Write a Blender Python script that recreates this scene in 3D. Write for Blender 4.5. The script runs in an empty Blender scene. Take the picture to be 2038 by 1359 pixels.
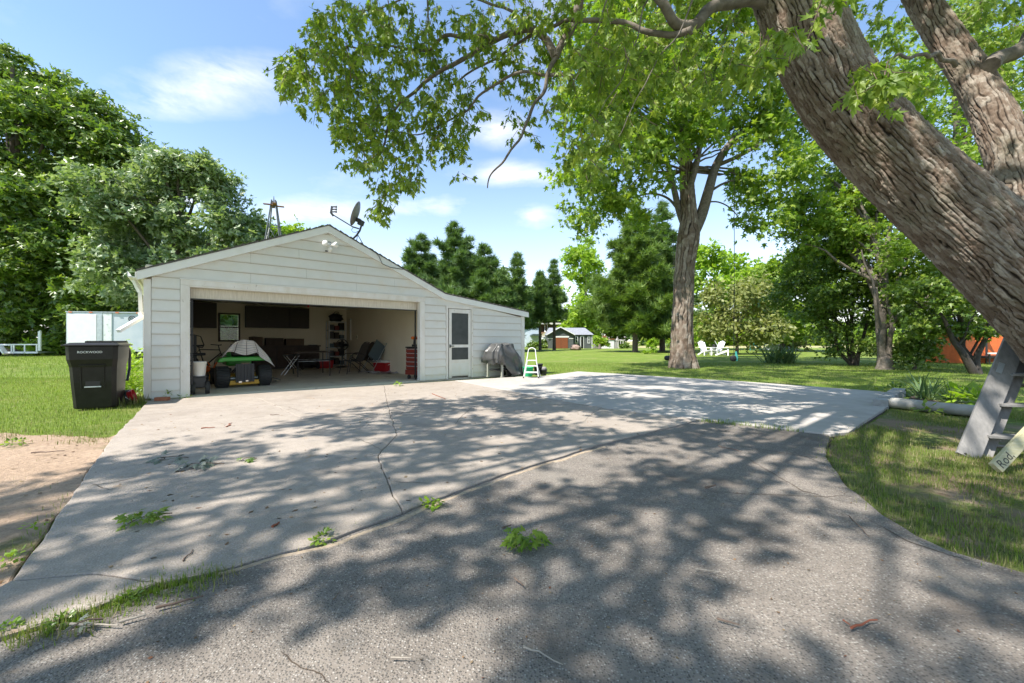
import bpy, bmesh, math, random
import numpy as np
from mathutils import Vector, Matrix, noise
random.seed(7); rng = np.random.default_rng(11)
R = math.radians
S = bpy.context.scene
COL = S.collection.objects

# ------------------------------------------------------------------ camera, sky, sun, exposure
FPX, CX, CY, EYE = 800.0, 1019.0, 678.0, 1.07
cam_d = bpy.data.cameras.new('camera'); cam = bpy.data.objects.new('camera', cam_d); COL.link(cam)
cam.location = (0, 0, EYE); cam.rotation_euler = (R(90), 0, 0)
cam_d.sensor_width = 36; cam_d.lens = 36 * FPX / 2038; cam_d.shift_y = -0.0007
cam_d.clip_start = 0.05; cam_d.clip_end = 3000
S.camera = cam
SUN_EL = R(55); SUN_H = Vector((-0.79, -0.61)).normalized()
TO_SUN = Vector((SUN_H.x * math.cos(SUN_EL), SUN_H.y * math.cos(SUN_EL), math.sin(SUN_EL)))
KX = SUN_H * (1 / math.tan(SUN_EL))            # a point at height h throws its shadow at xy - h*KX
sl = bpy.data.lights.new('sun', 'SUN'); sl.energy = 5.0; sl.angle = R(0.53); sl.color = (1, .945, .86)
so = bpy.data.objects.new('sun', sl); COL.link(so); so.location = (-20, -20, 40)
so.rotation_euler = (-TO_SUN).to_track_quat('-Z', 'Y').to_euler()
S.view_settings.view_transform = 'Standard'; S.view_settings.look = 'None'
S.view_settings.gamma = 1; S.view_settings.use_curve_mapping = False
S.cycles.diffuse_bounces = 8; S.cycles.max_bounces = 14
S.view_settings.exposure = 0.95
w = bpy.data.worlds.new('World'); S.world = w; w.use_nodes = True
nt = w.node_tree; nt.nodes.clear()
def N(t, ty, **kw):
    n = t.nodes.new(ty)
    for k, v in kw.items():
        if k.startswith('i_'):
            key = k[2:]
            n.inputs[int(key) if key.isdigit() else key.replace('_', ' ')].default_value = v
        else: setattr(n, k, v)
    return n
def L(t, a, b): t.links.new(a, b)
def math_n(t, op, a, b=None, c=None, clamp=False):
    n = t.nodes.new('ShaderNodeMath'); n.operation = op; n.use_clamp = clamp
    for i, x in enumerate((a, b, c)):
        if x is None: continue
        if isinstance(x, (int, float)): n.inputs[i].default_value = x
        else: t.links.new(x, n.inputs[i])
    return n.outputs[0]
def mixc(t, fac, a, b, blend='MIX'):
    n = t.nodes.new('ShaderNodeMix'); n.data_type = 'RGBA'; n.blend_type = blend
    for i, x in ((0, fac), (6, a), (7, b)):
        if isinstance(x, (int, float)): n.inputs[i].default_value = x
        elif isinstance(x, (tuple, list)): n.inputs[i].default_value = (*x[:3], 1)
        else: t.links.new(x, n.inputs[i])
    return n.outputs[2]
def ramp(t, fac, stops):
    n = t.nodes.new('ShaderNodeValToRGB'); e = n.color_ramp.elements
    while len(e) < len(stops): e.new(0.5)
    for el, (p, c) in zip(e, stops):
        el.position = p; el.color = (*c[:3], 1) if isinstance(c, (tuple, list)) else (c, c, c, 1)
    if fac is not None: t.links.new(fac, n.inputs[0])
    return n.outputs[0]
sky = N(nt, 'ShaderNodeTexSky', sky_type='NISHITA', sun_disc=False, sun_elevation=SUN_EL,
        sun_rotation=math.atan2(SUN_H.x, SUN_H.y) % (2 * math.pi), air_density=1.0, dust_density=0.35, ozone_density=2.6)
tc = N(nt, 'ShaderNodeTexCoord'); sep = N(nt, 'ShaderNodeSeparateXYZ'); L(nt, tc.outputs['Generated'], sep.inputs[0])
zz = math_n(nt, 'MAXIMUM', sep.outputs[2], 0.0)
den = math_n(nt, 'ADD', zz, 0.16)
cmb = N(nt, 'ShaderNodeCombineXYZ')
L(nt, math_n(nt, 'DIVIDE', sep.outputs[0], den), cmb.inputs[0]); L(nt, math_n(nt, 'DIVIDE', sep.outputs[1], den), cmb.inputs[1])
n1 = N(nt, 'ShaderNodeTexNoise', i_Scale=1.35, i_Detail=9.0, i_Roughness=0.58, i_Distortion=0.25); L(nt, cmb.outputs[0], n1.inputs['Vector'])
n2 = N(nt, 'ShaderNodeTexNoise', i_Scale=7.0, i_Detail=8.0, i_Roughness=0.55); L(nt, tc.outputs['Generated'], n2.inputs['Vector'])
def puff(px, py, rx, ry):      # one cloud as a soft patch of the sky at the direction of px,py
    d = Vector(((px - CX) / FPX, 1, (CY - py) / FPX))
    ux = math_n(nt, 'SUBTRACT', math_n(nt, 'DIVIDE', sep.outputs[0], math_n(nt, 'MAXIMUM', sep.outputs[1], .05)), d.x)
    uz = math_n(nt, 'SUBTRACT', math_n(nt, 'DIVIDE', sep.outputs[2], math_n(nt, 'MAXIMUM', sep.outputs[1], .05)), d.z)
    a = math_n(nt, 'POWER', math_n(nt, 'ABSOLUTE', math_n(nt, 'DIVIDE', ux, rx / FPX)), 2.0)
    b = math_n(nt, 'POWER', math_n(nt, 'ABSOLUTE', math_n(nt, 'DIVIDE', uz, ry / FPX)), 2.0)
    return math_n(nt, 'SUBTRACT', 1.0, math_n(nt, 'SQRT', math_n(nt, 'ADD', a, b)), clamp=True)
acc = None
for q in ((450, 155, 230, 75), (345, 200, 230, 55), (400, 180, 270, 75), (1060, 432, 75, 42), (985, 258, 95, 55), (1010, 345, 170, 40), (640, 425, 220, 55), (860, 410, 150, 35), (330, 395, 180, 40)):
    p_ = puff(*q); acc = p_ if acc is None else math_n(nt, 'MAXIMUM', acc, p_)
n3 = N(nt, 'ShaderNodeTexNoise', i_Scale=15.0, i_Detail=8.0, i_Roughness=0.62, i_Distortion=0.3)
mp_ = N(nt, 'ShaderNodeMapping'); mp_.inputs['Scale'].default_value = (.45, .45, 1.5); L(nt, tc.outputs['Generated'], mp_.inputs[0]); L(nt, mp_.outputs[0], n3.inputs['Vector'])
fb = math_n(nt, 'ADD', math_n(nt, 'MULTIPLY', n2.outputs[0], .6), math_n(nt, 'MULTIPLY', n3.outputs[0], .6))      # about .6 on average
loc_c = math_n(nt, 'MULTIPLY', math_n(nt, 'POWER', acc, 1.15), math_n(nt, 'MULTIPLY', math_n(nt, 'SUBTRACT', fb, .40), 3.6), clamp=True)
loc_c = math_n(nt, 'SMOOTH_MIN', loc_c, 1.0, .2)
glob = math_n(nt, 'MULTIPLY', math_n(nt, 'SUBTRACT', n1.outputs[0], .50), 2.6, clamp=True)
glob = math_n(nt, 'ADD', math_n(nt, 'MULTIPLY', glob, .55), .04)
haze_f = math_n(nt, 'POWER', math_n(nt, 'SUBTRACT', 1.0, zz, clamp=True), 5.2)
cl = math_n(nt, 'MULTIPLY', math_n(nt, 'MAXIMUM', loc_c, glob), .80, clamp=True)
cl = math_n(nt, 'MAXIMUM', cl, math_n(nt, 'MULTIPLY', haze_f, .9))
skyc = mixc(nt, cl, mixc(nt, 1.0, sky.outputs[0], (.95, 1.02, 1.03), 'MULTIPLY'), (5.6, 5.4, 5.2))
bg = N(nt, 'ShaderNodeBackground', i_Strength=0.15); L(nt, skyc, bg.inputs[0])
wo = N(nt, 'ShaderNodeOutputWorld'); L(nt, bg.outputs[0], wo.inputs[0])

# ------------------------------------------------------------------ helpers
TH = math.atan2(0.636, 0.772)                       # the garage front runs away to the right at this angle
GO = Vector((-6.18, 7.68, 0)); E1 = Vector((math.cos(TH), math.sin(TH), 0)); E2 = Vector((-math.sin(TH), math.cos(TH), 0))
def G(px, py, z=0.0):                               # survey helper: a ground spot sighted in the photograph
    d = (EYE - z) * FPX / (py - CY); return Vector(((px - CX) / FPX * d, d, z))
def P3(px, py, d): return Vector(((px - CX) / FPX * d, d, EYE + (CY - py) / FPX * d))
def GA(s, d, h=0.0): return GO + E1 * s + E2 * d + Vector((0, 0, h))
def setp(o, **k):
    for a, b in k.items():
        if b is not None: o[a] = b
    return o
def thing(name, label, cat, loc=(0, 0, 0), rz=0.0, group=None):
    o = bpy.data.objects.new(name, None); COL.link(o); o.location = loc; o.rotation_euler = (0, 0, rz); o.empty_display_size = .1
    return setp(o, label=label, category=cat, group=group)
def tag(o, label, cat=None, group=None, kind=None): return setp(o, label=label, category=cat, group=group, kind=kind)
class MB:
    def __init__(s): s.v = []; s.f = []; s.sm = []; s.M = None
    def add(s, vs, fs, smooth=False):
        b = len(s.v)
        s.v += [tuple(s.M @ Vector(x)) if s.M is not None else tuple(x) for x in vs]
        for f in fs: s.f.append([b + i for i in f]); s.sm.append(smooth)
        return s
    def box(s, c, d, rot=None):
        x, y, z = d[0] / 2, d[1] / 2, d[2] / 2
        vs = [Vector(p) for p in ((-x,-y,-z),(x,-y,-z),(x,y,-z),(-x,y,-z),(-x,-y,z),(x,-y,z),(x,y,z),(-x,y,z))]
        if rot is not None:
            m = rot if isinstance(rot, Matrix) else Matrix.Rotation(rot[0], 3, 'X') if False else (Matrix.Rotation(rot[2], 3, 'Z') @ Matrix.Rotation(rot[1], 3, 'Y') @ Matrix.Rotation(rot[0], 3, 'X'))
            vs = [m @ p for p in vs]
        return s.add([p + Vector(c) for p in vs], [(3,2,1,0),(4,5,6,7),(0,1,5,4),(1,2,6,5),(2,3,7,6),(3,0,4,7)])
    def b2(s, a, b):     # box from corner to corner
        return s.box([(a[i] + b[i]) / 2 for i in range(3)], [abs(b[i] - a[i]) for i in range(3)])
    def bar(s, p, q, wd, ht, up=(0, 0, 1)):
        p, q = Vector(p), Vector(q); d = q - p; l = d.length; d = d / l
        x = d.cross(Vector(up))
        if x.length < 1e-4: x = d.cross(Vector((0, 1, 0)))
        x.normalize(); z = x.cross(d)
        m = Matrix((x, d, z)).transposed()
        return s.box((p + q) / 2, (wd, l, ht), m)
    def tube(s, pts, r, n=8, caps=True, flat=1.0):
        pts = [Vector(p) for p in pts]; k = len(pts)
        rs = [r] * k if isinstance(r, (int, float)) else list(r)
        ref = None; vs = []
        for i in range(k):
            t = (pts[min(i + 1, k - 1)] - pts[max(i - 1, 0)]).normalized()
            if ref is None:
                ref = t.cross(Vector((0, 0, 1)))
                if ref.length < 1e-3: ref = Vector((1, 0, 0))
            ref = (ref - t * ref.dot(t)).normalized(); bn = t.cross(ref)
            for j in range(n):
                a = 2 * math.pi * j / n
                vs.append(pts[i] + (ref * math.cos(a) + bn * math.sin(a) * flat) * rs[i])
        fs = [(i * n + j, i * n + (j + 1) % n, (i + 1) * n + (j + 1) % n, (i + 1) * n + j) for i in range(k - 1) for j in range(n)]
        s.add(vs, fs, True)
        if caps: s.add(vs[:n], [tuple(range(n - 1, -1, -1))]); s.add(vs[-n:], [tuple(range(n))])
        return s
    def lathe(s, prof, n=16, c=(0, 0, 0), axis='Z', smooth=True):
        vs = []
        for (r_, z) in prof:
            for j in range(n):
                a = 2 * math.pi * j / n; x, y = r_ * math.cos(a), r_ * math.sin(a)
                p = (x, y, z) if axis == 'Z' else (z, x, y) if axis == 'X' else (y, z, x)
                vs.append(Vector(p) + Vector(c))
        k = len(prof)
        fs = [(i * n + j, i * n + (j + 1) % n, (i + 1) * n + (j + 1) % n, (i + 1) * n + j) for i in range(k - 1) for j in range(n)]
        s.add(vs, fs, smooth)
        s.add(vs[:n], [tuple(range(n - 1, -1, -1))]); return s.add(vs[-n:], [tuple(range(n))])
    def torus(s, c, R_, r_, axis='Y', n=24, m=8):
        vs = []; fs = []
        for i in range(n):
            a = 2 * math.pi * i / n
            for j in range(m):
                b = 2 * math.pi * j / m; q = R_ + r_ * math.cos(b); x, y, z = q * math.cos(a), q * math.sin(a), r_ * math.sin(b)
                p = (x, y, z) if axis == 'Z' else (z, x, y) if axis == 'X' else (x, z, y)
                vs.append(Vector(p) + Vector(c))
                fs.append((i * m + j, ((i + 1) % n) * m + j, ((i + 1) % n) * m + (j + 1) % m, i * m + (j + 1) % m))
        return s.add(vs, fs, True)
    def prism(s, poly, a, b, plane='xz'):
        n = len(poly)
        f = (lambda p, t: (p[0], t, p[1])) if plane == 'xz' else (lambda p, t: (t, p[0], p[1])) if plane == 'yz' else (lambda p, t: (p[0], p[1], t))
        vs = [f(p, a) for p in poly] + [f(p, b) for p in poly]
        return s.add(vs, [tuple(range(n)), tuple(range(2 * n - 1, n - 1, -1))] + [(i, (i + 1) % n, n + (i + 1) % n, n + i) for i in range(n)])
    def ball(s, c, r, n=12, m=8, jit=0, seed=0):
        r = (r, r, r) if isinstance(r, (int, float)) else r; vs = []; fs = []
        for i in range(m + 1):
            t = math.pi * i / m
            for j in range(n):
                a = 2 * math.pi * j / n
                d = Vector((math.sin(t) * math.cos(a), math.sin(t) * math.sin(a), math.cos(t)))
                q = 1 + (jit * noise.noise(d * 2.1 + Vector((seed, 0, 0))) if jit else 0)
                vs.append(Vector((d.x * r[0] * q, d.y * r[1] * q, d.z * r[2] * q)) + Vector(c))
        for i in range(m):
            for j in range(n): fs.append((i * n + j, (i + 1) * n + j, (i + 1) * n + (j + 1) % n, i * n + (j + 1) % n))
        return s.add(vs, fs, True)
    def mesh(s, name, mat):
        me = bpy.data.meshes.new(name); me.from_pydata(s.v, [], s.f)
        me.polygons.foreach_set('use_smooth', s.sm)
        if mat: me.materials.append(mat)
        bm = bmesh.new(); bm.from_mesh(me); bmesh.ops.recalc_face_normals(bm, faces=bm.faces); bm.to_mesh(me); bm.free()
        me.update(); return me
    def build(s, name, mat, parent=None, bevel=0, label=None, kind=None, loc=None):
        o = bpy.data.objects.new(name, s.mesh(name, mat)); COL.link(o)
        if parent: o.parent = parent
        if loc is not None: o.location = loc
        if bevel:
            b = o.modifiers.new('bevel', 'BEVEL'); b.width = bevel; b.segments = 2; b.limit_method = 'ANGLE'; b.angle_limit = R(50)
        return setp(o, label=label, kind=kind)
def dup(root, loc=None, rz=None, label=None, scale=None):
    r_ = root.copy(); COL.link(r_)
    if loc is not None: r_.location = loc
    if rz is not None: r_.rotation_euler = (0, 0, rz)
    if scale: r_.scale = (scale,) * 3
    if label: r_['label'] = label
    for ch in root.children:
        c = ch.copy(); COL.link(c); c.parent = r_
        for g in ch.children: d = g.copy(); COL.link(d); d.parent = c
    return r_
def npmesh(name, V, faces_k, mat, parent=None, attrs=None, smooth=False, label=None, kind=None):
    """V (n,3) array; faces_k (m,k) int array of same-size faces."""
    me = bpy.data.meshes.new(name); m, k = faces_k.shape
    me.vertices.add(len(V)); me.vertices.foreach_set('co', np.ascontiguousarray(V, dtype=np.float32).ravel())
    me.loops.add(m * k); me.loops.foreach_set('vertex_index', faces_k.astype(np.int32).ravel())
    me.polygons.add(m); me.polygons.foreach_set('loop_start', np.arange(0, m * k, k, dtype=np.int32))
    me.polygons.foreach_set('use_smooth', np.full(m, smooth))
    me.update(calc_edges=True)
    for an, av in (attrs or {}).items():
        at = me.attributes.new(an, 'FLOAT', 'POINT'); at.data.foreach_set('value', av.astype(np.float32).ravel())
    if mat: me.materials.append(mat)
    o = bpy.data.objects.new(name, me); COL.link(o)
    if parent: o.parent = parent
    return setp(o, label=label, kind=kind)
def text(name, body, size, mat, loc, rot, parent=None, ext=.002, align='CENTER', sx=1.0):
    c = bpy.data.curves.new(name, 'FONT'); c.body = body; c.size = size; c.extrude = ext; c.align_x = align; c.align_y = 'CENTER'; c.resolution_u = 3
    o = bpy.data.objects.new(name, c)
    COL.link(o); dg = bpy.context.evaluated_depsgraph_get(); me = bpy.data.meshes.new_from_object(o.evaluated_get(dg)); COL.unlink(o)
    bpy.data.objects.remove(o); o = bpy.data.objects.new(name, me); COL.link(o)
    me.materials.clear(); me.materials.append(mat); o.location = loc; o.rotation_euler = rot; o.scale = (sx, 1, 1)
    if parent: o.parent = parent
    return o

# ------------------------------------------------------------------ materials
def mat(name, col, rough=.6, metal=0.0, col2=None, scale=6.0, lo=.35, hi=.65, detail=6, bump=None, coord='Object', spec=.5, col3=None, s3=1.0, f3=(.55, .7), stretch=None, coat=0):
    m = bpy.data.materials.new(name); m.use_nodes = True; t = m.node_tree
    b = t.nodes['Principled BSDF']; b.inputs['Roughness'].default_value = rough; b.inputs['Metallic'].default_value = metal
    b.inputs['Specular IOR Level'].default_value = spec; b.inputs['Base Color'].default_value = (*col, 1)
    if coat: b.inputs['Coat Weight'].default_value = coat
    tcn = N(t, 'ShaderNodeTexCoord'); src = tcn.outputs[coord]
    if stretch:
        mp = N(t, 'ShaderNodeMapping'); mp.inputs['Scale'].default_value = stretch; L(t, src, mp.inputs[0]); src = mp.outputs[0]
    if col2:
        nz = N(t, 'ShaderNodeTexNoise', i_Scale=scale, i_Detail=float(detail), i_Roughness=.6); L(t, src, nz.inputs['Vector'])
        c = ramp(t, nz.outputs[0], [(lo, col), (hi, col2)])
        if col3:
            n3 = N(t, 'ShaderNodeTexNoise', i_Scale=s3, i_Detail=8.0, i_Roughness=.65); L(t, src, n3.inputs['Vector'])
            c = mixc(t, ramp(t, n3.outputs[0], [(f3[0], 0), (f3[1], 1)]), c, col3)
        L(t, c, b.inputs['Base Color'])
    if bump:
        nb = N(t, 'ShaderNodeTexNoise', i_Scale=bump[0], i_Detail=6.0, i_Roughness=.65); L(t, src, nb.inputs['Vector'])
        bn = N(t, 'ShaderNodeBump', i_Strength=bump[1], i_Distance=bump[2]); L(t, nb.outputs[0], bn.inputs['Height']); L(t, bn.outputs[0], b.inputs['Normal'])
    return m
def leafmat(name, cols, trans=.35, rough=.45, spec=.4, tcol=None):
    m = bpy.data.materials.new(name); m.use_nodes = True; t = m.node_tree; b = t.nodes['Principled BSDF']; out = t.nodes['Material Output']
    g = N(t, 'ShaderNodeNewGeometry')
    k = len(cols); c = ramp(t, g.outputs['Random Per Island'], [(i / max(1, k - 1) * .96 + .02, q) for i, q in enumerate(cols)])
    L(t, c, b.inputs['Base Color']); b.inputs['Roughness'].default_value = rough; b.inputs['Specular IOR Level'].default_value = spec
    tr = N(t, 'ShaderNodeBsdfTranslucent'); L(t, mixc(t, 1.0, c, tcol or (1.6, 1.7, .7), 'MULTIPLY'), tr.inputs[0])
    mx = N(t, 'ShaderNodeMixShader', i_0=trans); L(t, b.outputs[0], mx.inputs[1]); L(t, tr.outputs[0], mx.inputs[2]); L(t, mx.outputs[0], out.inputs[0])
    return m
M = {}
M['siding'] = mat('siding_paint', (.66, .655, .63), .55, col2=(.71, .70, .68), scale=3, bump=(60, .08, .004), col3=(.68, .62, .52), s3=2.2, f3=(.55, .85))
def lip_dirt_shade(m, col):  # brown lower-edge tone: dirt, plus lap-line shade put into the colour
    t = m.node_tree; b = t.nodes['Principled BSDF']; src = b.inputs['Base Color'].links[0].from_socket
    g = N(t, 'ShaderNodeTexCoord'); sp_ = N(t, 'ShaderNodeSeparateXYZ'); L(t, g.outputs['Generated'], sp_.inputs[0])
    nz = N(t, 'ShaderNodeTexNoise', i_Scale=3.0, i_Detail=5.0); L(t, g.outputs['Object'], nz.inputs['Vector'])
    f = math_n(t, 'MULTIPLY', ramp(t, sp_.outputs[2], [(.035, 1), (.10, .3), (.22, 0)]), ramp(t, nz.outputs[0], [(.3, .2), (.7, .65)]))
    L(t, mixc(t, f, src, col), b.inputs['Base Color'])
lip_dirt_shade(M['siding'], (.46, .38, .29))
M['trim'] = mat('trim_paint', (.72, .72, .71), .5, col2=(.78, .78, .77), scale=4, col3=(.42, .38, .33), s3=14, f3=(.68, .8), bump=(30, .1, .004))
M['trim_worn'] = mat('worn_trim_paint', (.74, .72, .70), .55, col2=(.66, .62, .57), scale=5, col3=(.30, .26, .22), s3=16, f3=(.64, .74), bump=(40, .15, .004), stretch=(1, 1, .4))
M['doorpanel'] = mat('door_panel_paint', (.62, .58, .50), .5, col2=(.50, .46, .39), scale=7, stretch=(6, 1, .6), bump=(30, .1, .004))
M['inwall'] = mat('inner_wall_paint', (.88, .79, .63), .7, col2=(.84, .74, .58), scale=1.5, bump=(5, .1, .01))
M['sheath'] = mat('wall_sheathing', (.30, .25, .20), .9)
M['ceil'] = mat('ceiling_board', (.82, .77, .68), .8, col2=(.54, .5, .43), scale=1)
M['shingle'] = mat('roof_shingle', (.06, .055, .05), .9, col2=(.12, .11, .10), scale=30, bump=(80, .5, .01))
M['floor'] = mat('garage_floor_concrete', (.54, .49, .41), .75, col2=(.62, .57, .49), scale=1.6, col3=(.24, .22, .19), s3=2.5, f3=(.56, .72), bump=(40, .1, .004))
M['screen'] = mat('door_screen_mesh', (.03, .035, .035), .5, col2=(.055, .06, .06), scale=3)
M['black'] = mat('black_paint', (.012, .012, .013), .4)
M['rubber'] = mat('black_rubber', (.018, .018, .019), .7, col2=(.03, .03, .03), scale=20, bump=(60, .2, .004))
M['binplastic'] = mat('bin_plastic', (.011, .0103, .0098), .45, spec=.3, col2=(.018, .017, .016), scale=9, col3=(.16, .16, .15), s3=5, f3=(.70, .82), bump=(150, .12, .002))
M['white'] = mat('white_print', (.8, .8, .8), .5)
M['wpaint'] = mat('white_metal_paint', (.78, .79, .80), .4, col2=(.70, .71, .71), scale=3)
M['wstain'] = mat('stained_white_panel', (.72, .73, .74), .45, col2=(.55, .58, .56), scale=3, lo=.45, hi=.7, col3=(.36, .40, .36), s3=6, f3=(.58, .7))
M['galv'] = mat('grey_galvanised_metal', (.42, .46, .48), .42, .5, col2=(.52, .56, .58), scale=8)
M['chrome'] = mat('chrome', (.7, .7, .7), .18, 1.0)
M['dkmetal'] = mat('dark_metal', (.035, .036, .04), .45, .3)
M['dish'] = mat('dish_grey', (.22, .22, .22), .45, .2)
M['cover'] = mat('grey_vinyl_cover', (.068, .068, .068), .32, col2=(.09, .09, .09), scale=4, bump=(220, .1, .002))
M['legtan'] = mat('tan_grey_metal', (.34, .34, .29), .5)
M['green'] = mat('green_plastic', (.02, .42, .16), .45)
M['tgreen'] = mat('tractor_green_paint', (.015, .25, .02), .3, coat=.5)
M['tyellow'] = mat('tractor_yellow_paint', (.55, .30, .02), .4)
M['brick'] = mat('red_brick_clay', (.30, .10, .055), .85, col2=(.38, .15, .08), scale=20, bump=(60, .4, .004))
M['red'] = mat('red_plastic', (.42, .015, .02), .4)
M['redpaint'] = mat('red_tool_paint', (.19, .03, .02), .35)
M['orange'] = mat('orange_plastic', (.65, .14, .02), .45)
M['cooler_lid'] = mat('white_lid_plastic', (.75, .72, .68), .45)
M['dkwood'] = mat('dark_stained_wood', (.022, .014, .010), .5, col2=(.035, .023, .016), scale=6, stretch=(1, 1, 8))
M['bench'] = mat('brown_bench_wood', (.045, .028, .022), .7, col2=(.075, .05, .038), scale=5)
M['card'] = mat('cardboard', (.11, .075, .05), .8, col2=(.15, .10, .07), scale=3)
M['stripe'] = None
M['mesh_cloth'] = mat('sling_fabric', (.075, .06, .05), .7, bump=(200, .3, .002))
M['bluecloth'] = mat('blue_grey_fabric', (.085, .12, .14), .7)
M['plasticsheet'] = mat('clear_plastic_sheet', (.58, .56, .60), .25, col2=(.45, .44, .48), scale=5)
M['oldwood'] = mat('weathered_grey_wood', (.17, .165, .16), .75, col2=(.25, .24, .23), scale=8, stretch=(3, 3, .5), col3=(.12, .12, .12), s3=12, f3=(.62, .75), bump=(30, .3, .004))
M['rawwood'] = mat('pale_board_wood', (.40, .36, .20), .7, col2=(.48, .45, .30), scale=9, stretch=(1, 6, 6), bump=(20, .2, .004))
M['ink'] = mat('dark_ink', (.06, .055, .045), .8)
M['bluewall'] = mat('pale_blue_siding', (.50, .58, .68), .6, col2=(.56, .63, .72), scale=2)
M['whitewall'] = mat('white_siding', (.74, .75, .76), .6, col2=(.68, .69, .71), scale=2)
M['greysiding'] = mat('charcoal_siding', (.075, .085, .09), .7, col2=(.10, .11, .115), scale=3)
M['greyroof'] = mat('grey_shingle_roof', (.20, .21, .24), .9, col2=(.27, .28, .31), scale=4, bump=(12, .4, .02))
M['tanroof'] = mat('tan_shingle_roof', (.42, .27, .19), .9, col2=(.36, .22, .16), scale=3)
M['greenroof'] = mat('dark_green_roof', (.06, .09, .09), .8)
M['brownwood'] = mat('brown_door_wood', (.24, .075, .03), .6, col2=(.17, .05, .02), scale=6, stretch=(1, 1, 6))
M['deckwood'] = mat('orange_deck_wood', (.36, .15, .07), .7, col2=(.28, .11, .05), scale=4)
M['glass'] = mat('dark_window_glass', (.02, .025, .03), .08, spec=.8)
M['pane'] = None
M['stone'] = mat('grey_stone', (.30, .29, .28), .9, col2=(.20, .19, .19), scale=5, bump=(12, .5, .03))
M['boulder'] = mat('pinkish_boulder', (.34, .25, .21), .9, col2=(.25, .18, .155), scale=4, bump=(8, .6, .05))
M['orangewall'] = mat('orange_board_paint', (.78, .17, .04), .65, col2=(.66, .14, .035), scale=5, bump=(20, .2, .01))
M['pvc'] = mat('pale_rail_paint', (.36, .35, .32), .5, col2=(.29, .275, .245), scale=6, col3=(.25, .22, .18), s3=9, f3=(.6, .75))
M['cinder'] = mat('cinder_block', (.36, .36, .35), .9, col2=(.27, .27, .26), scale=10, bump=(50, .5, .005))
M['soil'] = mat('dark_soil', (.055, .04, .028), .95, col2=(.09, .065, .045), scale=12, bump=(40, .6, .02))
M['rust'] = mat('rusty_wood', (.30, .13, .06), .8, col2=(.20, .10, .05), scale=8)
M['steel'] = mat('grey_tower_steel', (.13, .14, .14), .5, .4)
M['teal'] = mat('teal_plastic', (.05, .30, .27), .45)
M['poolwall'] = mat('pale_pool_wall', (.42, .48, .54), .5, col2=(.55, .58, .62), scale=.8)
M['twig'] = mat('brown_twig_bark', (.11, .07, .05), .85, col2=(.18, .13, .10), scale=30)
M['twig_pale'] = mat('pale_weathered_twig', (.27, .235, .19), .85, col2=(.35, .31, .26), scale=30)
M['twig_red'] = mat('reddish_twig_bark', (.24, .07, .035), .8)
M['deadleaf'] = mat('dry_grey_leaf', (.22, .23, .20), .8, col2=(.12, .15, .10), scale=30)
M['rope'] = mat('old_rope', (.16, .15, .12), .9)
M['bulb'] = mat('white_lamp_glass', (.80, .78, .76), .25)
def glassmat():
    m = bpy.data.materials.new('clear_pane'); m.use_nodes = True; t = m.node_tree; out = t.nodes['Material Output']; t.nodes.remove(t.nodes['Principled BSDF'])
    a = N(t, 'ShaderNodeBsdfTransparent'); a.inputs[0].default_value = (.9, .95, .93, 1); b = N(t, 'ShaderNodeBsdfGlossy', i_Roughness=.02)
    fr = N(t, 'ShaderNodeFresnel', i_IOR=1.45); mx = N(t, 'ShaderNodeMixShader'); L(t, fr.outputs[0], mx.inputs[0]); L(t, a.outputs[0], mx.inputs[1]); L(t, b.outputs[0], mx.inputs[2]); L(t, mx.outputs[0], out.inputs[0])
    return m
M['pane'] = glassmat()
def stripemat():
    m = bpy.data.materials.new('striped_blanket_cloth'); m.use_nodes = True; t = m.node_tree; b = t.nodes['Principled BSDF']; b.inputs['Roughness'].default_value = .9
    u = N(t, 'ShaderNodeUVMap'); sp = N(t, 'ShaderNodeSeparateXYZ'); L(t, u.outputs[0], sp.inputs[0])
    a = math_n(t, 'FRACT', math_n(t, 'MULTIPLY', sp.outputs[1], 11.0)); c = math_n(t, 'FRACT', math_n(t, 'MULTIPLY', sp.outputs[0], 4.0))
    c1 = ramp(t, a, [(0, (.10, .09, .12)), (.1, (.10, .09, .12)), (.16, (.56, .53, .50)), (.5, (.60, .57, .53)), (.6, (.42, .30, .28)), (.66, (.58, .55, .51))])
    L(t, mixc(t, ramp(t, c, [(.04, 1), (.09, 0)]), c1, (.10, .06, .07)), b.inputs['Base Color']); return m
M['stripe'] = stripemat()
# foliage
M['maple'] = leafmat('maple_leaf', [(0.107, 0.174, 0.030), (0.164, 0.252, 0.034), (0.230, 0.315, 0.041), (0.181, 0.260, 0.049), (0.313, 0.371, 0.059)], .42)
M['maple2'] = leafmat('maple_leaf_bright', [(0.092, 0.169, 0.027), (0.142, 0.240, 0.031), (0.212, 0.309, 0.037), (0.170, 0.253, 0.042), (0.284, 0.351, 0.048)], .45)
M['dark'] = leafmat('dark_tree_leaf', spec=.6, rough=.36, trans=.33, cols=[(0.066, 0.122, 0.023), (0.106, 0.187, 0.030), (0.154, 0.235, 0.034), (0.086, 0.146, 0.028), (0.230, 0.292, 0.049)])
M['silver'] = leafmat('silvery_tree_leaf', [(0.102, 0.168, 0.058), (0.168, 0.240, 0.085), (0.300, 0.372, 0.208), (0.120, 0.192, 0.065), (0.408, 0.456, 0.312)], .28, rough=.40, spec=.5)
M['pine'] = leafmat('pine_needle', [(0.070, 0.129, 0.046), (0.104, 0.179, 0.056), (0.157, 0.241, 0.066), (0.075, 0.140, 0.051)], .25, rough=.55)
M['pine2'] = leafmat('yellowish_pine_needle', [(.08, .145, .035), (.13, .21, .045), (.19, .27, .05), (.085, .15, .04)], .28, rough=.5)
M['bright'] = leafmat('bright_shrub_leaf', [(0.149, 0.261, 0.027), (0.231, 0.362, 0.031), (0.314, 0.435, 0.042), (0.165, 0.247, 0.031)], .4)
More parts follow.
